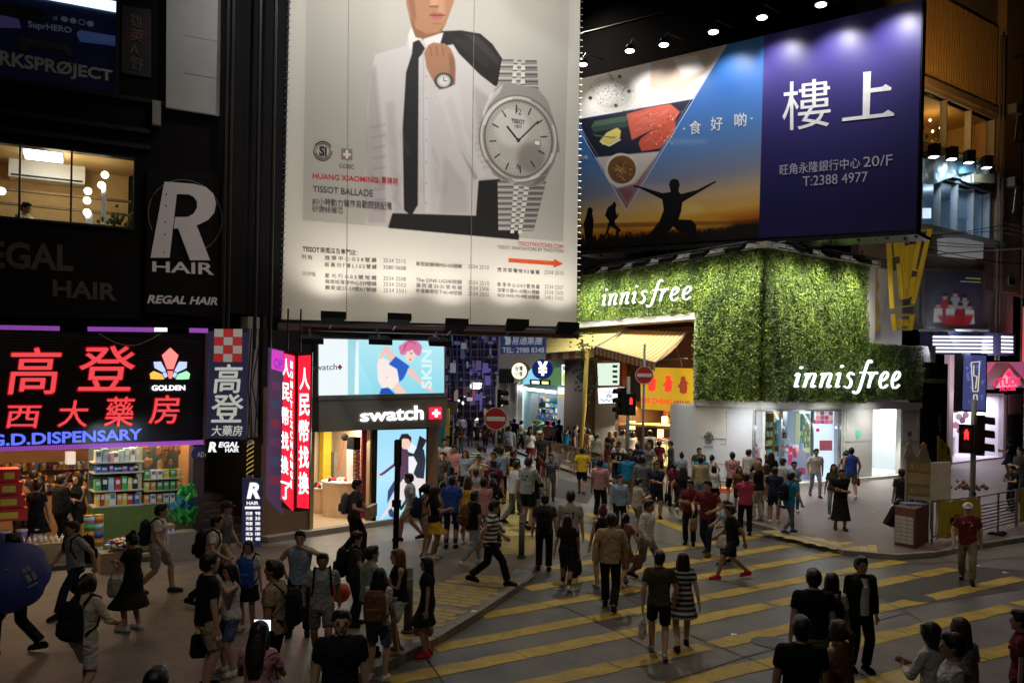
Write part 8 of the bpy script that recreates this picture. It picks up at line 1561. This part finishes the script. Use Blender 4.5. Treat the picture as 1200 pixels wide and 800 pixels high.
PP=[
(19,624,768,262,'M','walk','short.k','tee:dg','trousers:k','k','man in dark shirt and black trousers walking behind the blue umbrella',('bp','k','black backpack of the man with the blue umbrella')),
(88,609,722,215,'M','stride','short.k','tee:lg','trousers:n','k','young man in light grey shirt striding past the pharmacy tables',('bp','k','black backpack of the young man in the light grey shirt')),
(99,683,0,15,'F','carry','tail.k','long:c','shorts:w','bg','woman in loose cream blouse and white shorts with a ponytail',('bp','k','large black backpack over a cream blouse')),
(155,624,740,285,'F','phone','bun.k',None,'widedress:k','w','woman in wide black dress looking at her hands before the pharmacy',('hb','c','cream cloth tote bag on the black dress','tote',-1)),
(183,590,697,80,'M','walk','short.k','tee:w','shorts:lg','dg','man in white shirt and grey shorts passing the green counter',('bp','n','small navy backpack of the man in grey shorts')),
(247,603,711,82,'M','stride','short.k','tee:w','trousers:k','k','man in white shirt and black trousers striding past the stairway',('bp','k','bulging black backpack of the striding man in white')),
(260,587,690,95,'M','walk','cap.b','tee:g','shorts:bg','dg','man in dark cap and beige shorts by the stairway',None),
(243,660,0,55,'M','stand','short.k','tee:k','shorts:bg','k','tall man in black shirt and beige shorts seen from behind',('hb','k','black bag hanging by the beige shorts','bag',-1)),
(270,659,791,230,'F','akimbo','long.k','tank:w','shorts:dn','w','woman in white vest and denim shorts with a hand to her mouth',None),
(290,637,740,182,'F','stand','tail.k','tee:w','skirt:k','w','girl with blue pack on her chest and black skirt',('fp','b','bright blue backpack worn on the chest')),
(303,729,0,2,'F','phone','long.k','tee:p','skirt:k','k','woman in pink top with long black hair holding up a lit phone',('hb','lv','lavender shoulder bag beside the pink top','bag',1)),
(324,668,0,275,'M','stand','short.k','tee:tn','shorts:k','k','young man in tan shirt with black shoulder strap facing the pharmacy',('bp','k','black backpack over the tan shirt')),
(182,784,0,0,'M','stand','short.k','tee:k','trousers:k','k','person of whom only the black hair shows at the bottom edge',None),
(350,620,745,172,'M','akimbo','short.k','tank:lb','trousers:k','k','man in pale blue sleeveless top with a hand at his mouth',None),
(376,646,775,168,'M','walk','short.k','tee:lg','shorts:g','w','young man in light grey shirt and grey shorts walking to the camera',('bp','k','black backpack worn over light grey shirt and grey shorts')),
(400,713,0,165,'M','stand','short.k','tee:k','trousers:k','k','man in plain black shirt cut off at the bottom edge near the red ball',None),
(413,624,735,80,'M','phone','short.k','tee:dg','trousers:k','k','man in dark shirt looking down at a phone in the waiting group',('bp','k','black backpack of the man looking at a phone')),
(431,639,768,60,'M','cross','short.k','tee:gy','shorts:n','k','man in grey green shirt and navy shorts talking at the kerb',None),
(442,665,799,5,'F','cross','long.k','tee:w','shorts:dn','w','long haired woman in white shirt with patterned backpack',('bp','br','brown patterned backpack over a white shirt')),
(467,642,767,250,'F','cross','long.r','tank:k','shorts:w','tn','woman with long auburn hair in black top and white shorts',None),
(500,651,770,262,'F','stand','long.k',None,'dress:k','r','woman in short black dress and red shoes beside the bollard',('hb','bg','small beige bag behind the short black dress','bag',1)),
(414,561,655,95,'M','carry','short.k','tee:dg','trousers:k','k','man in grey shirt carrying a wrapped package before the watch shop',('bp','g','grey backpack of the man carrying a package')),
(481,554,635,265,'M','walk','short.k','tee:lb#w','shorts:bg','k','man in pale blue checked shirt and beige shorts by the poster',None),
(507,569,656,80,'F','phone','long.k','tee:k','skirt:y','w','woman in bright yellow skirt and black top',None),
(497,566,655,60,'F','stand','tail.k','tank:tn','shorts:bg','tn','woman in tan top beside the yellow skirt',('bp','n','navy backpack next to the yellow skirt')),
(528,557,644,5,'M','stand','short.k','tee:b','jeans:n','k','man in royal blue shirt and navy jeans seen from behind',None),
(518,563,640,10,'F','stand','bob.k','tank:w','jeans:dn','w','woman in white sleeveless top next to the royal blue shirt',None),
(552,575,664,60,'M','walk','short.k','tee:k','jeans:ld','w','man in black shirt and light jeans walking with a brown pack',('bp','br','round brown leather backpack on a black shirt')),
(547,557,640,10,'F','stand','long.b','tank:y','shorts:dn','w','woman with long brown hair and mustard top in the crowd',None),
(565,559,645,350,'M','cross','short.k','tee:p','trousers:lg','k','man in pale pink shirt seen from behind in the crowd',None),
(577,560,642,340,'F','carry','tail.k','tee:k','trousers:k','k','woman in black with white sleeves beside the pale pink shirt',None),
(573,586,687,88,'M','stride','short.k','tee:w*n','trousers:k','k','man in grey and white striped shirt striding in black trousers',None),
(602,539,616,60,'M','walk','short.k','tee:w','trousers:g','k','man in white shirt and grey trousers stepping on the yellow pavers',None),
(617,535,622,35,'M','phone','short.k','tee:gy','shorts:k','k','man in grey green shirt and black shorts behind the bollard',None),
(625,550,620,10,'F','carry','bob.k','tee:k','shorts:ld','w','person in black shirt and pale denim shorts near the kerb',None),
(637,578,670,5,'M','stand','short.k','tee:dg','trousers:k','k','man all in black stepping off the kerb with a backpack',('bp','k','flat black backpack on the man stepping off the kerb')),
(667,574,678,10,'M','stand','short.k','tee:lg','trousers:k','k','man in light grey shirt walking behind a woman in black',None),
(663,603,692,10,'F','walk','long.k','tee:k','jeans:n','w','woman in black top and cropped jeans on the first stripe',('hb','k','black shoulder bag of the woman in cropped jeans','bag',1)),
(645,531,590,182,'M','walk','short.k','tee:n#lg','trousers:kh','br','man in dark checked shirt and khaki trousers walking to the camera',None),
(703,533,588,185,'F','head','bob.k','tee:t','trousers:k','r','woman in bright blue shirt shading her eyes',None),
(723,521,580,180,'M','cross','short.k','tee:k','shorts:n','k','man in black shirt with white print facing the camera with folded arms',None),
(738,525,582,200,'M','cross','short.k','tee:k','shorts:lg','k','man in plain black shirt beside the one with folded arms',None),
(746,519,576,20,'M','stand','short.k','tee:k','trousers:dg','k','man in black seen from behind near the no entry pole',None),
(752,533,608,2,'M','stand','short.k','tee:g','shorts:ld','w','broad man in grey shirt and pale shorts seen from behind',None),
(789,541,600,5,'F','walk','tail.k','tee:m','trousers:k','w','woman in crimson top and black leggings',('hb','k','black bag swinging beside the crimson top','bag',-1)),
(799,546,612,30,'F','stride','long.k',None,'dress:k','lg','woman in sleeveless black dress next to the crimson top',None),
(820,534,600,10,'M','stand','short.k','tee:bg','shorts:lb','k','man in beige shirt near the white wall panel',None),
(725,556,628,165,'M','stand','short.k','long:lb','trousers:k','k','man in light blue grey shirt tucked into black trousers',None),
(746,560,630,75,'M','phone','short.k','tee:c','shorts:kh','k','man in cream yellow shirt with a raised hand',None),
(756,585,680,130,'M','walk','short.k','long:w','trousers:g','k','man in pale dress shirt and grey trousers crossing',None),
(705,592,690,350,'F','stand','bun.m','tank:k','shorts:bg','tn','woman with maroon hair behind the beige shirt',None),
(714,601,716,12,'M','walk','short.k','tee:tn','trousers:k','k','man in beige shirt and black trousers walking away on the stripes',None),
(730,601,688,30,'F','stride','tail.k',None,'dress:br','w','woman in rust brown dress stepping forward',('hb','br','rust brown handbag beside the rust dress','bag',1)),
(771,645,770,8,'M','walk','short.k','tee:o','shorts:k','lg','man in dark olive shirt and black shorts, one of a strolling couple',('hb','w','white plastic bag held by the man in olive','plastic',-1)),
(799,647,762,6,'F','walk','long.k',None,'dress:k*lg','k','long haired woman in black and white striped dress',None),
(808,561,640,200,'M','phone','short.k','tee:m','trousers:k','k','man in dark maroon shirt and black trousers mid crossing',None),
(829,562,652,215,'M','carry','short.k','tee:m','jeans:n','br','man in maroon polo and dark jeans holding a paper bag',('hb','tn','brown paper bag hanging before the maroon polo','paper',1)),
(852,585,662,250,'F','carry','tail.k','tee:lb','trousers:k','k','woman in pale blue top behind the striding man',('hb','w','small white bag held against the pale blue top','plastic',-1)),
(858,591,680,268,'M','stride','short.k','tee:k','shorts:n','r','man in black shirt and shorts with a long stride and red sandals',None),
(873,554,629,10,'M','cross','short.k','tee:pk','trousers:k','k','man in rose red shirt and black trousers seen from behind',None),
(865,545,602,180,'F','stand','long.b','tee:br','shorts:k','k','woman in brown top by the corner window',None),
(876,526,585,60,'M','stand','short.k','tee:w','trousers:g','k','man in white shirt standing at the lit corner poster',None),
(888,539,612,340,'F','cross','bob.l','tank:k','trousers:c','tn','woman with fair hat-like hair and wide cream trousers',None),
(897,543,608,20,'F','stand','long.b',None,'dress:bg','tn','woman in beige dress in the group before the shop window',None),
(903,529,590,15,'F','stand','long.k','long:k','trousers:k','k','tall figure with very long black hair at the shop window',None),
(916,537,597,70,'M','stand','cap.b','tee:w#g','shorts:k','k','man in dark cap and white patterned shirt',None),
(907,547,614,20,'M','stand','short.k','tee:n','shorts:n','w','man in navy shirt and navy shorts seen from behind',None),
(924,553,627,62,'M','walk','short.k','tee:t','jeans:dn','b','man in turquoise shirt and blue jeans walking',('bp','k','black backpack over the turquoise shirt')),
(955,525,584,185,'M','walk','short.k','tee:w','jeans:ld','dg','young man in white shirt and pale jeans walking off from the shop',None),
(976,543,608,200,'F','stand','long.k','tee:o','jeans:ld','w','woman with long black hair beside the person in black robes',None),
(984,549,622,188,'M','cross','short.k',None,'longdress:k','br','person in long black robe facing the camera',None),
(997,524,586,12,'M','walk','short.k','tank:b','shorts:g','w','man in blue sleeveless shirt walking toward the panel door',('hb','r','small red bag beside the blue sleeveless shirt','bag',1)),
(991,527,585,8,'F','walk','tail.k','tank:n','shorts:k','k','woman in navy half hidden by the blue sleeveless shirt',None),
(1056,549,620,350,'M','stand','short.k','tee:dg','trousers:k','k','man in dark clothes standing behind the promotion board',('bp','k','black backpack with yellow flap behind the promotion board')),
(1041,590,632,95,'M','sit','short.k','tee:k','trousers:k','k','dark clothed person stooping beside the newspaper stand',None),
(1133,589,684,208,'M','walk','cap.k','tee:m','trousers:kh','k','man in white cap, maroon shirt and khaki trousers',('bp','k','black backpack of the man in the white cap')),
(1183,509,561,300,'F','phone','tail.k',None,'dress:n','w','woman in navy dress by the cosmetics shop',None),
(1196,518,590,250,'M','cross','short.k','tee:dg','trousers:dg','k','man in dark grey at the picture edge behind the barrier',None),
(1186,545,600,255,'M','phone','short.k','tee:k','trousers:k','k','man in black leaning on the barrier near the edge',None),
(954,667,0,10,'M','stand','short.k','tee:k','shorts:kh','k','tall man in black shirt in the group waiting at the bottom',None),
(940,723,0,8,'M','stand','short.k','tee:k','trousers:k','k','shorter man in black shirt nearest the bottom edge of his group',None),
(975,671,0,20,'F','stand','bob.k','tee:w','trousers:k','k','person in white shirt with dark pack in the waiting group',('bp','k','dark backpack inside the waiting group')),
(1006,651,787,172,'M','stand','short.k','jacket:k','trousers:k','k','man in open black jacket over a white shirt',None),
(987,727,0,330,'F','cross','tail.b','tank:br','trousers:k','k','woman in brown sleeveless top at the bottom edge',None),
(1095,730,0,330,'F','phone','bob.k','long:w','skirt:k','k','woman with chin length hair in white blouse at the bottom edge',None),
(1127,724,0,350,'F','stand','long.b','tee:lg','skirt:k','k','woman with long brown hair behind the man in white shirt',None),
(1121,742,0,290,'M','stand','short.k','tee:w','trousers:k','k','young man in white collared shirt in profile at the bottom edge',None),
(1199,715,0,300,'F','stand','short.k','tee:m','shorts:k','k','person in dark red top cut by the picture edge',None),
(520,512,580,182,'M','cross','short.k','long:w','trousers:k','k','man in white shirt with a printed black pattern by the poster',None),
(497,522,578,190,'M','stand','short.k','tee:w','jeans:n','k','boy in white shirt with dark strap at the poster corner',None),
(545,527,590,195,'F','stand','long.b','tee:lb','trousers:k','k','woman in pale teal top facing the camera in the crowd',None),
(547,513,575,60,'M','bend','short.k','tee:gr*w','trousers:k','k','person in green and white striped jersey leaning over',None),
(568,521,580,80,'M','bend','cap.k','tee:y','shorts:k','k','person in yellow and white jersey bending in the crowd',None),
(560,533,598,185,'F','akimbo','bun.k','tee:c','trousers:dg','k','woman in cream top with hand at chin in the crowd',None),
(578,529,596,200,'M','cross','short.k','tee:b#lb','shorts:n','k','man in blue checked shirt under the no entry sign',None),
(586,523,592,10,'M','stand','short.k','tee:lb','trousers:k','k','man in light blue shirt beneath the no entry sign',None),
(541,486,520,182,'M','walk','short.k','long:w','trousers:k','k','man in white shirt with pack straps walking up the side street',None),
(551,489,524,185,'F','stand','long.k','tank:dg','skirt:dg','k','woman in dark grey next to the man in pack straps',None),
(602,474,530,15,'M','stand','short.k','tee:n','shorts:bg','k','man in navy shirt and beige shorts queuing at the kiosk',None),
(609,486,528,80,'F','carry','bob.k','tee:w','trousers:k','k','woman in white top and black trousers at the kiosk counter',None),
(596,489,548,5,'M','stand','short.k','tee:lb','jeans:dn','k','person in light blue shirt and jeans behind the no entry sign',('bp','ld','grey blue backpack near the no entry sign')),
(620,492,540,40,'F','stand','long.b','tank:br','shorts:k','k','woman in brown top with long brown hair at the kiosk',None),
(621,501,548,10,'F','stand','tail.b','tee:w','skirt:m','w','girl in white shirt with ponytail walking beside the railing',None),
(641,489,535,20,'M','stand','short.k','tee:p','trousers:k','k','man in salmon shirt at the kiosk counter',None),
(648,485,530,330,'F','stand','bob.k','tee:w','skirt:k','k','person in white beside the salmon shirt',None),
(654,486,532,40,'M','stand','short.k','tee:k','trousers:k','k','man in black with a white emblem beyond the railing',None),
(673,490,545,100,'M','stand','short.k','tee:dg','trousers:dg','k','man in dark shirt under the white and olive lit panel',None),
(683,494,550,30,'M','stand','short.k','tee:br','trousers:kh','k','man in brown shirt behind the bamboo pole',None),
(689,495,548,350,'F','stand','bob.k','tee:lg','shorts:k','k','woman in light grey shirt by the bamboo pole',None),
(698,501,556,20,'F','stand','tail.k','tee:gy','trousers:k','k','woman in grey green shirt behind the kerb railing',('hb','k','black crossbody bag behind the kerb railing','bag',1)),
(714,490,552,15,'F','stand','long.r',None,'dress:k','k','tall woman in black dress with bright auburn hair by the railing',None),
(722,494,550,340,'F','carry','long.b','tank:tn','trousers:k','k','woman in tan top facing the shop counter',None),
(729,495,555,30,'M','stand','short.k','tee:c','trousers:dg','k','man in cream shirt next to the traffic light pole',None),
(741,503,552,10,'F','stand','bob.k','tank:w','shorts:ld','w','small girl in white sleeveless top near the traffic light',None),
(761,492,556,5,'M','stand','short.k','tee:w','trousers:dg','k','man in white shirt facing the glowing counter',('bp','k','black backpack on the man at the glowing counter')),
(759,517,575,190,'F','carry','bob.b','tee:g','trousers:kh','k','woman in grey in front of the glowing counter',None),
(804,506,560,300,'M','stand','short.k','tee:g','trousers:dg','k','shop worker in grey at the end of the glowing counter',None),
(836,545,600,20,'F','stand','bob.k','tank:w','skirt:k','k','woman in white top by the white wall panel',('hb','br','brown bag on the white top by the wall panel','bag',-1)),
(634,507,560,200,'M','stand','short.k','tee:dg','trousers:k','k','man in dark grey standing on the side street before the railing',None),
(530,500,545,150,'M','stand','short.k','tee:k','trousers:dg','k','man in black near the notice board posts',None),
(568,497,532,10,'F','walk','long.k','tee:m','jeans:n','k','woman in dark red top up the violet lit street',None),
(559,495,526,350,'M','walk','short.k','tee:dg','jeans:n','k','man in grey walking away up the violet lit street',None),
(533,494,524,182,'M','walk','short.k','tee:n','shorts:g','k','man in navy by the entrance of the side street',None),
(585,500,542,170,'F','stand','long.k','tee:k','skirt:dg','k','woman in black just below the no entry disc',None),
]
n_small=0
for i_p,(x,yh,yf,hd,sex,pose,hair,top,bot,shoe,lab,bag) in enumerate(PP):
 if top and top.startswith('tee:') and top[4:] in AT and i_p%3==0 and 'plain' not in lab:top+=AT[top[4:]]
 h=(1.72 if sex=='M' else 1.60)
 if pose in ('bend','sit'):h=1.7
 eff={'bend':.80,'sit':.70}.get(pose,1.0)*h
 if yf:
  b=G(x,yf-2);b=G(x,yf-2,floor_z(b.x,b.y));d=ray(x,yh);hh=CAM_H+d[2]*b.y-b.z
  kk=skel(pose,sex);h=max(h*.88,min(h*1.16,1.70*hh/(kk['head'].z+.135)))
 else:
  Y=YH(x,yh,h);d=ray(x,yh);b=V(d[0]*Y,Y,floor_z(d[0]*Y,Y))
 b=V(b.x,b.y,b.z);root,k,sc=person(lab,b,hd,h,sex,pose,hair,top,bot,shoe,mirror=(R.random()<.4 and not bag and pose in ('walk','stride','stand','phone','carry')))
 if bag and bag[0]=='bp':backpack(root,k,bag[1],bag[2])
 elif bag and bag[0]=='fp':
  t=backpack(root,k,bag[1],bag[2]);M=xf(root);t.location=M@(k['M']@V(0,.23,1.15));t.rotation_euler=(0,0,root.rotation_euler[2]+math.pi)
 elif bag:handbag(root,k,bag[1],bag[2],bag[4],bag[3])
 if lab.startswith('woman in pink top'):
  t=placed('phone','phone with a bright white blue screen held above the crowd','phone',root,V(-.04,.25,1.60),[('case',MB().box((-.09,-.006,-.06),(.09,.006,.06)),M_BLACK),('screen',MB().box((-.085,-.0085,-.055),(.085,-.006,.055)),glow('phone_bright',(.7,.8,1),2.2))])
  for q_,i_f in ((k['hand'],0),):pass
 if lab.startswith('man in open black jacket'):
  mb=MB();loft(mb,[(0,.10,.86,.08,.07),(0,.105,1.1,.075,.07),(0,.115,1.25,.08,.07),(0,.09,1.40,.06,.058)]);o=add('shirt_front',mb.mesh('shirt_front',cloth('w')),None,root)
 if lab.startswith('man in white shirt with a printed'):
  for (a,b0,c,d0) in ((-.10,1.12,.12,1.26),(-.10,1.02,.12,1.08)):mb=MB();mb.box((a,.128,b0),(c,.150,d0));add('shirt_print',mb.mesh('shirt_print',cloth('k')),None,root)
 if lab.startswith('man in black shirt with white print'):co,fs,_=text_mesh('00',.03,0,.02);mb=MB();mb.add([(.09-.18*float(a),.148+(.004 if z_>.01 else 0),1.2+.13*float(b_)) for a,b_,z_ in co],fs);add('shirt_print',mb.mesh('shirt_print',cloth('w')),None,root)
 if lab.startswith('man in grey shirt carrying'):
  mb=MB();mb.box((-.36,-.05,-.14),(.36,.05,.14));m2=MB();m2.box((.1,-.055,-.143),(.17,.055,.143));placed('package','flat tan package held under the arm before the watch shop','package',root,V(0,.36,1.0),[('wrapping',mb,mat('package_tan',(.5,.38,.2),.6)),('tape',m2,M_WHITE)])
_r9=random.Random(21);taken=[(p_[0],p_[2]) for p_ in PP if p_[2]];seen=set()
CN=dict(w='white',lg='light grey',g='grey',dg='dark grey',k='black',n='navy',b='blue',lb='pale blue',m='maroon',p='pink',c='cream',br='brown',y='yellow',t='turquoise',bg='beige',o='olive',dn='blue denim',kh='khaki',r='red')
ZN=[((512,606),(572,632),10,'in the crowd by the watch shop'),((535,600),(512,534),12,'far up the side street'),((590,725),(524,548),11,'in the queue at the kiosks'),((702,842),(568,618),9,'in the crowd before the food shop'),((600,700),(556,588),2,'walking on the side street roadway'),((856,930),(588,612),4,'before the lit shop windows'),((700,800),(550,566),6,'behind the kerb railing')]
for (xa,xb),(ya,yb),cnt,where in ZN:
 done=0
 for tries in range(900):
  if done >= cnt:break
  x,yf=_r9.uniform(xa,xb),_r9.uniform(ya,yb);scl=(yf-458)/100
  if any(abs(x-a)<9.5*scl and abs(yf-b_)<9*scl for a,b_ in taken):continue
  b=G(x,yf);b=G(x,yf,floor_z(b.x,b.y));tc_=_r9.choice('w w lg g dg k k k n b lb m p c br y t bg o'.split());sex=_r9.choice('MF');bt=_r9.choice(['trousers:k','jeans:dn','shorts:kh','shorts:k','trousers:dg'] if sex=='M' else ['skirt:k','jeans:dn','shorts:k','trousers:k','skirt:bg'])
  lab=f"{'man' if sex == 'M' else 'woman'} in {CN[tc_]} top and {CN[bt.split(':')[1]]} {bt.split(':')[0].replace('jeans', 'jeans')} {where}"
  if lab in seen:continue
  seen.add(lab);taken.append((x,yf));done+=1;tk=_r9.choice(['tee','tee','tee','long']) if sex=='M' else _r9.choice(['tee','tank','tee'])
  person(lab.replace('blue denim jeans','blue jeans'),b,_r9.choice((0,10,350,180,190,90,270,30,330,200,60)),_r9.gauss(1.73,.05) if sex=='M' else _r9.gauss(1.62,.05),sex,_r9.choice(['stand','stand','walk','phone','cross','carry']) ,_r9.choice(['short.k','short.k','short.b']) if sex=='M' else _r9.choice(['long.k','tail.k','bob.k','long.b','bun.k']),tk+':'+tc_+_r9.choice(['','','@k' if tc_ not in ('k','n','dg') else '@w']),bt,_r9.choice(['k','w','dg']),group='people in the crowd at the junction')
def inside(pl,x,off,z,hd,h,sex,pose,hair,top,bot,lab):
 q=pl.hit(x,520,off);person(lab,V(q.x,q.y,z),hd,h,sex,pose,hair,top,bot)
zi=PH+.145
inside(PG,44,-.5,zi,5,1.62,'F','stand','bun.k',None,'dress:k','woman in black dress with bare neck at the pharmacy counter')
inside(PG,40,-1.7,zi,300,1.75,'M','stand','short.k','tee:k','trousers:k','man in black behind the counter inside the pharmacy')
inside(PG,25,-1.6,zi,120,1.65,'M','phone','short.k','tee:br','trousers:k','person bending by the red boxes inside the pharmacy')
inside(PG,72,-1.0,zi,30,1.68,'M','stand','short.k','jacket:k','trousers:k','man in black suit inside the pharmacy')
inside(PG,93,-1.2,zi,195,1.66,'F','cross','bob.k','tank:k','skirt:k','woman in sleeveless black dress facing out of the pharmacy')
inside(PIR,919,-1.0,PH+.5,185,1.66,'F','cross','bob.k','long:w','skirt:bg','shop assistant in white blouse behind the shop window')
inside(PK,629,-.9,.5,200,1.7,'M','carry','short.k','tee:gr','trousers:k','cook in green apron inside the kiosk')
inside(PK,646,-.9,.5,220,1.65,'F','carry','bob.k','tee:pk','trousers:k','worker in red top inside the kiosk')
q=PU.hit(28,262,-1.1);zf_=salon[2]-.9;person('hairdresser in patterned white shirt inside the salon window',V(q.x,q.y,q.z-1.25),100,1.72,'M','phone','short.k','tee:w#g','trousers:k')
u1=P3(8,690,11.8);um=thing('umbrella','blue umbrella with a white printed block carried low by the walking man','umbrella',u1)
ax=(Vector((.38,-.80,.46))).normalized();tip=P3(8,668,11.6);rim_r=.53;uu=ax.cross(V(0,0,1)).normalized();vv=ax.cross(uu);mb=MB();nseg=8;vs=[tip];rings=5
for j in range(1,rings+1):
 t_=j/rings
 for i in range(32):
  a=2*math.pi*i/32;sc_=1-.06*(1-abs(math.cos(a*4)))*t_;rr=rim_r*math.sin(t_*1.25)/math.sin(1.25)*sc_;vs.append(tip-ax*(.30*(1-math.cos(t_*1.45)))+(uu*math.cos(a)+vv*math.sin(a))*rr)
fs=[(0,1+i,1+(i+1)%32) for i in range(32)]
for j in range(rings-1):
 for i in range(32):fs.append((1+j*32+i,1+(j+1)*32+i,1+(j+1)*32+(i+1)%32,1+j*32+(i+1)%32))
m_=len(vs);vs=vs+[v-ax*.006 for v in vs];fs+=[tuple(q+m_ for q in f[::-1]) for f in fs];mb.add(vs,fs);mb.build('canopy',mat('umbrella_blue',(.03,.045,.24),.6),um,True)
mb=MB();mb.tube([tip+ax*.05,tip-ax*.75],.01,6);mb.build('shaft',M_STEEL,um)
for i in range(8):a=2*math.pi*i/8;mb=MB();mb.tube([tip-ax*.02,tip-ax*.12+(uu*math.cos(a)+vv*math.sin(a))*.33,tip-ax*.27+(uu*math.cos(a)+vv*math.sin(a))*.58],.004,4);mb.build('rib',M_STEEL,um)
PUm=Plane(*tip.xy,uu.x,uu.y)
def onum(x,y):
 d=Vector(ray(x,y)).normalized();o_=V(0,0,CAM_H);best=None
 for k in range(400):
  t_=11.3+k*.005;q=o_+d*t_;r=q-tip;al=-r.dot(ax);rr=(r+ax*al).length
  if rr<rim_r and al>.30*(1-math.cos(min(1,rr/rim_r)**1.05*1.45))-.012:return q
 return P3(x,y,11.7)
for poly in ([(12,676),(24,668),(31,681),(17,690)],[(25,667),(29,665),(32,670),(28,672)],[(30,664),(34,662),(37,668),(33,670)],[(29,674),(34,672),(38,680),(33,683)],[(36,671),(40,669),(44,677),(40,680)],[(24,692),(44,681),(45,683),(25,694)]):
 mb=MB();mb.prism([onum(a,b)+ax*.012 for a,b in poly],ax*.003);mb.build('printed_block',mat('umbrella_print',(.45,.45,.5),.6),um)
q=G(399,735);t=thing('red_ball','shiny orange red ball held in the waiting group','ball',P3(399,694,14.4));mb=MB();mb.ball(P3(399,694,14.4),.17,20);mb.build('ball_skin',mat('ball_red',(.6,.07,.03),.3),t,True);mb=MB();mb.tube([P3(399,706,14.4),P3(399,709,14.4)],.02,6);mb.build('knot',mat('ball_red'),t)
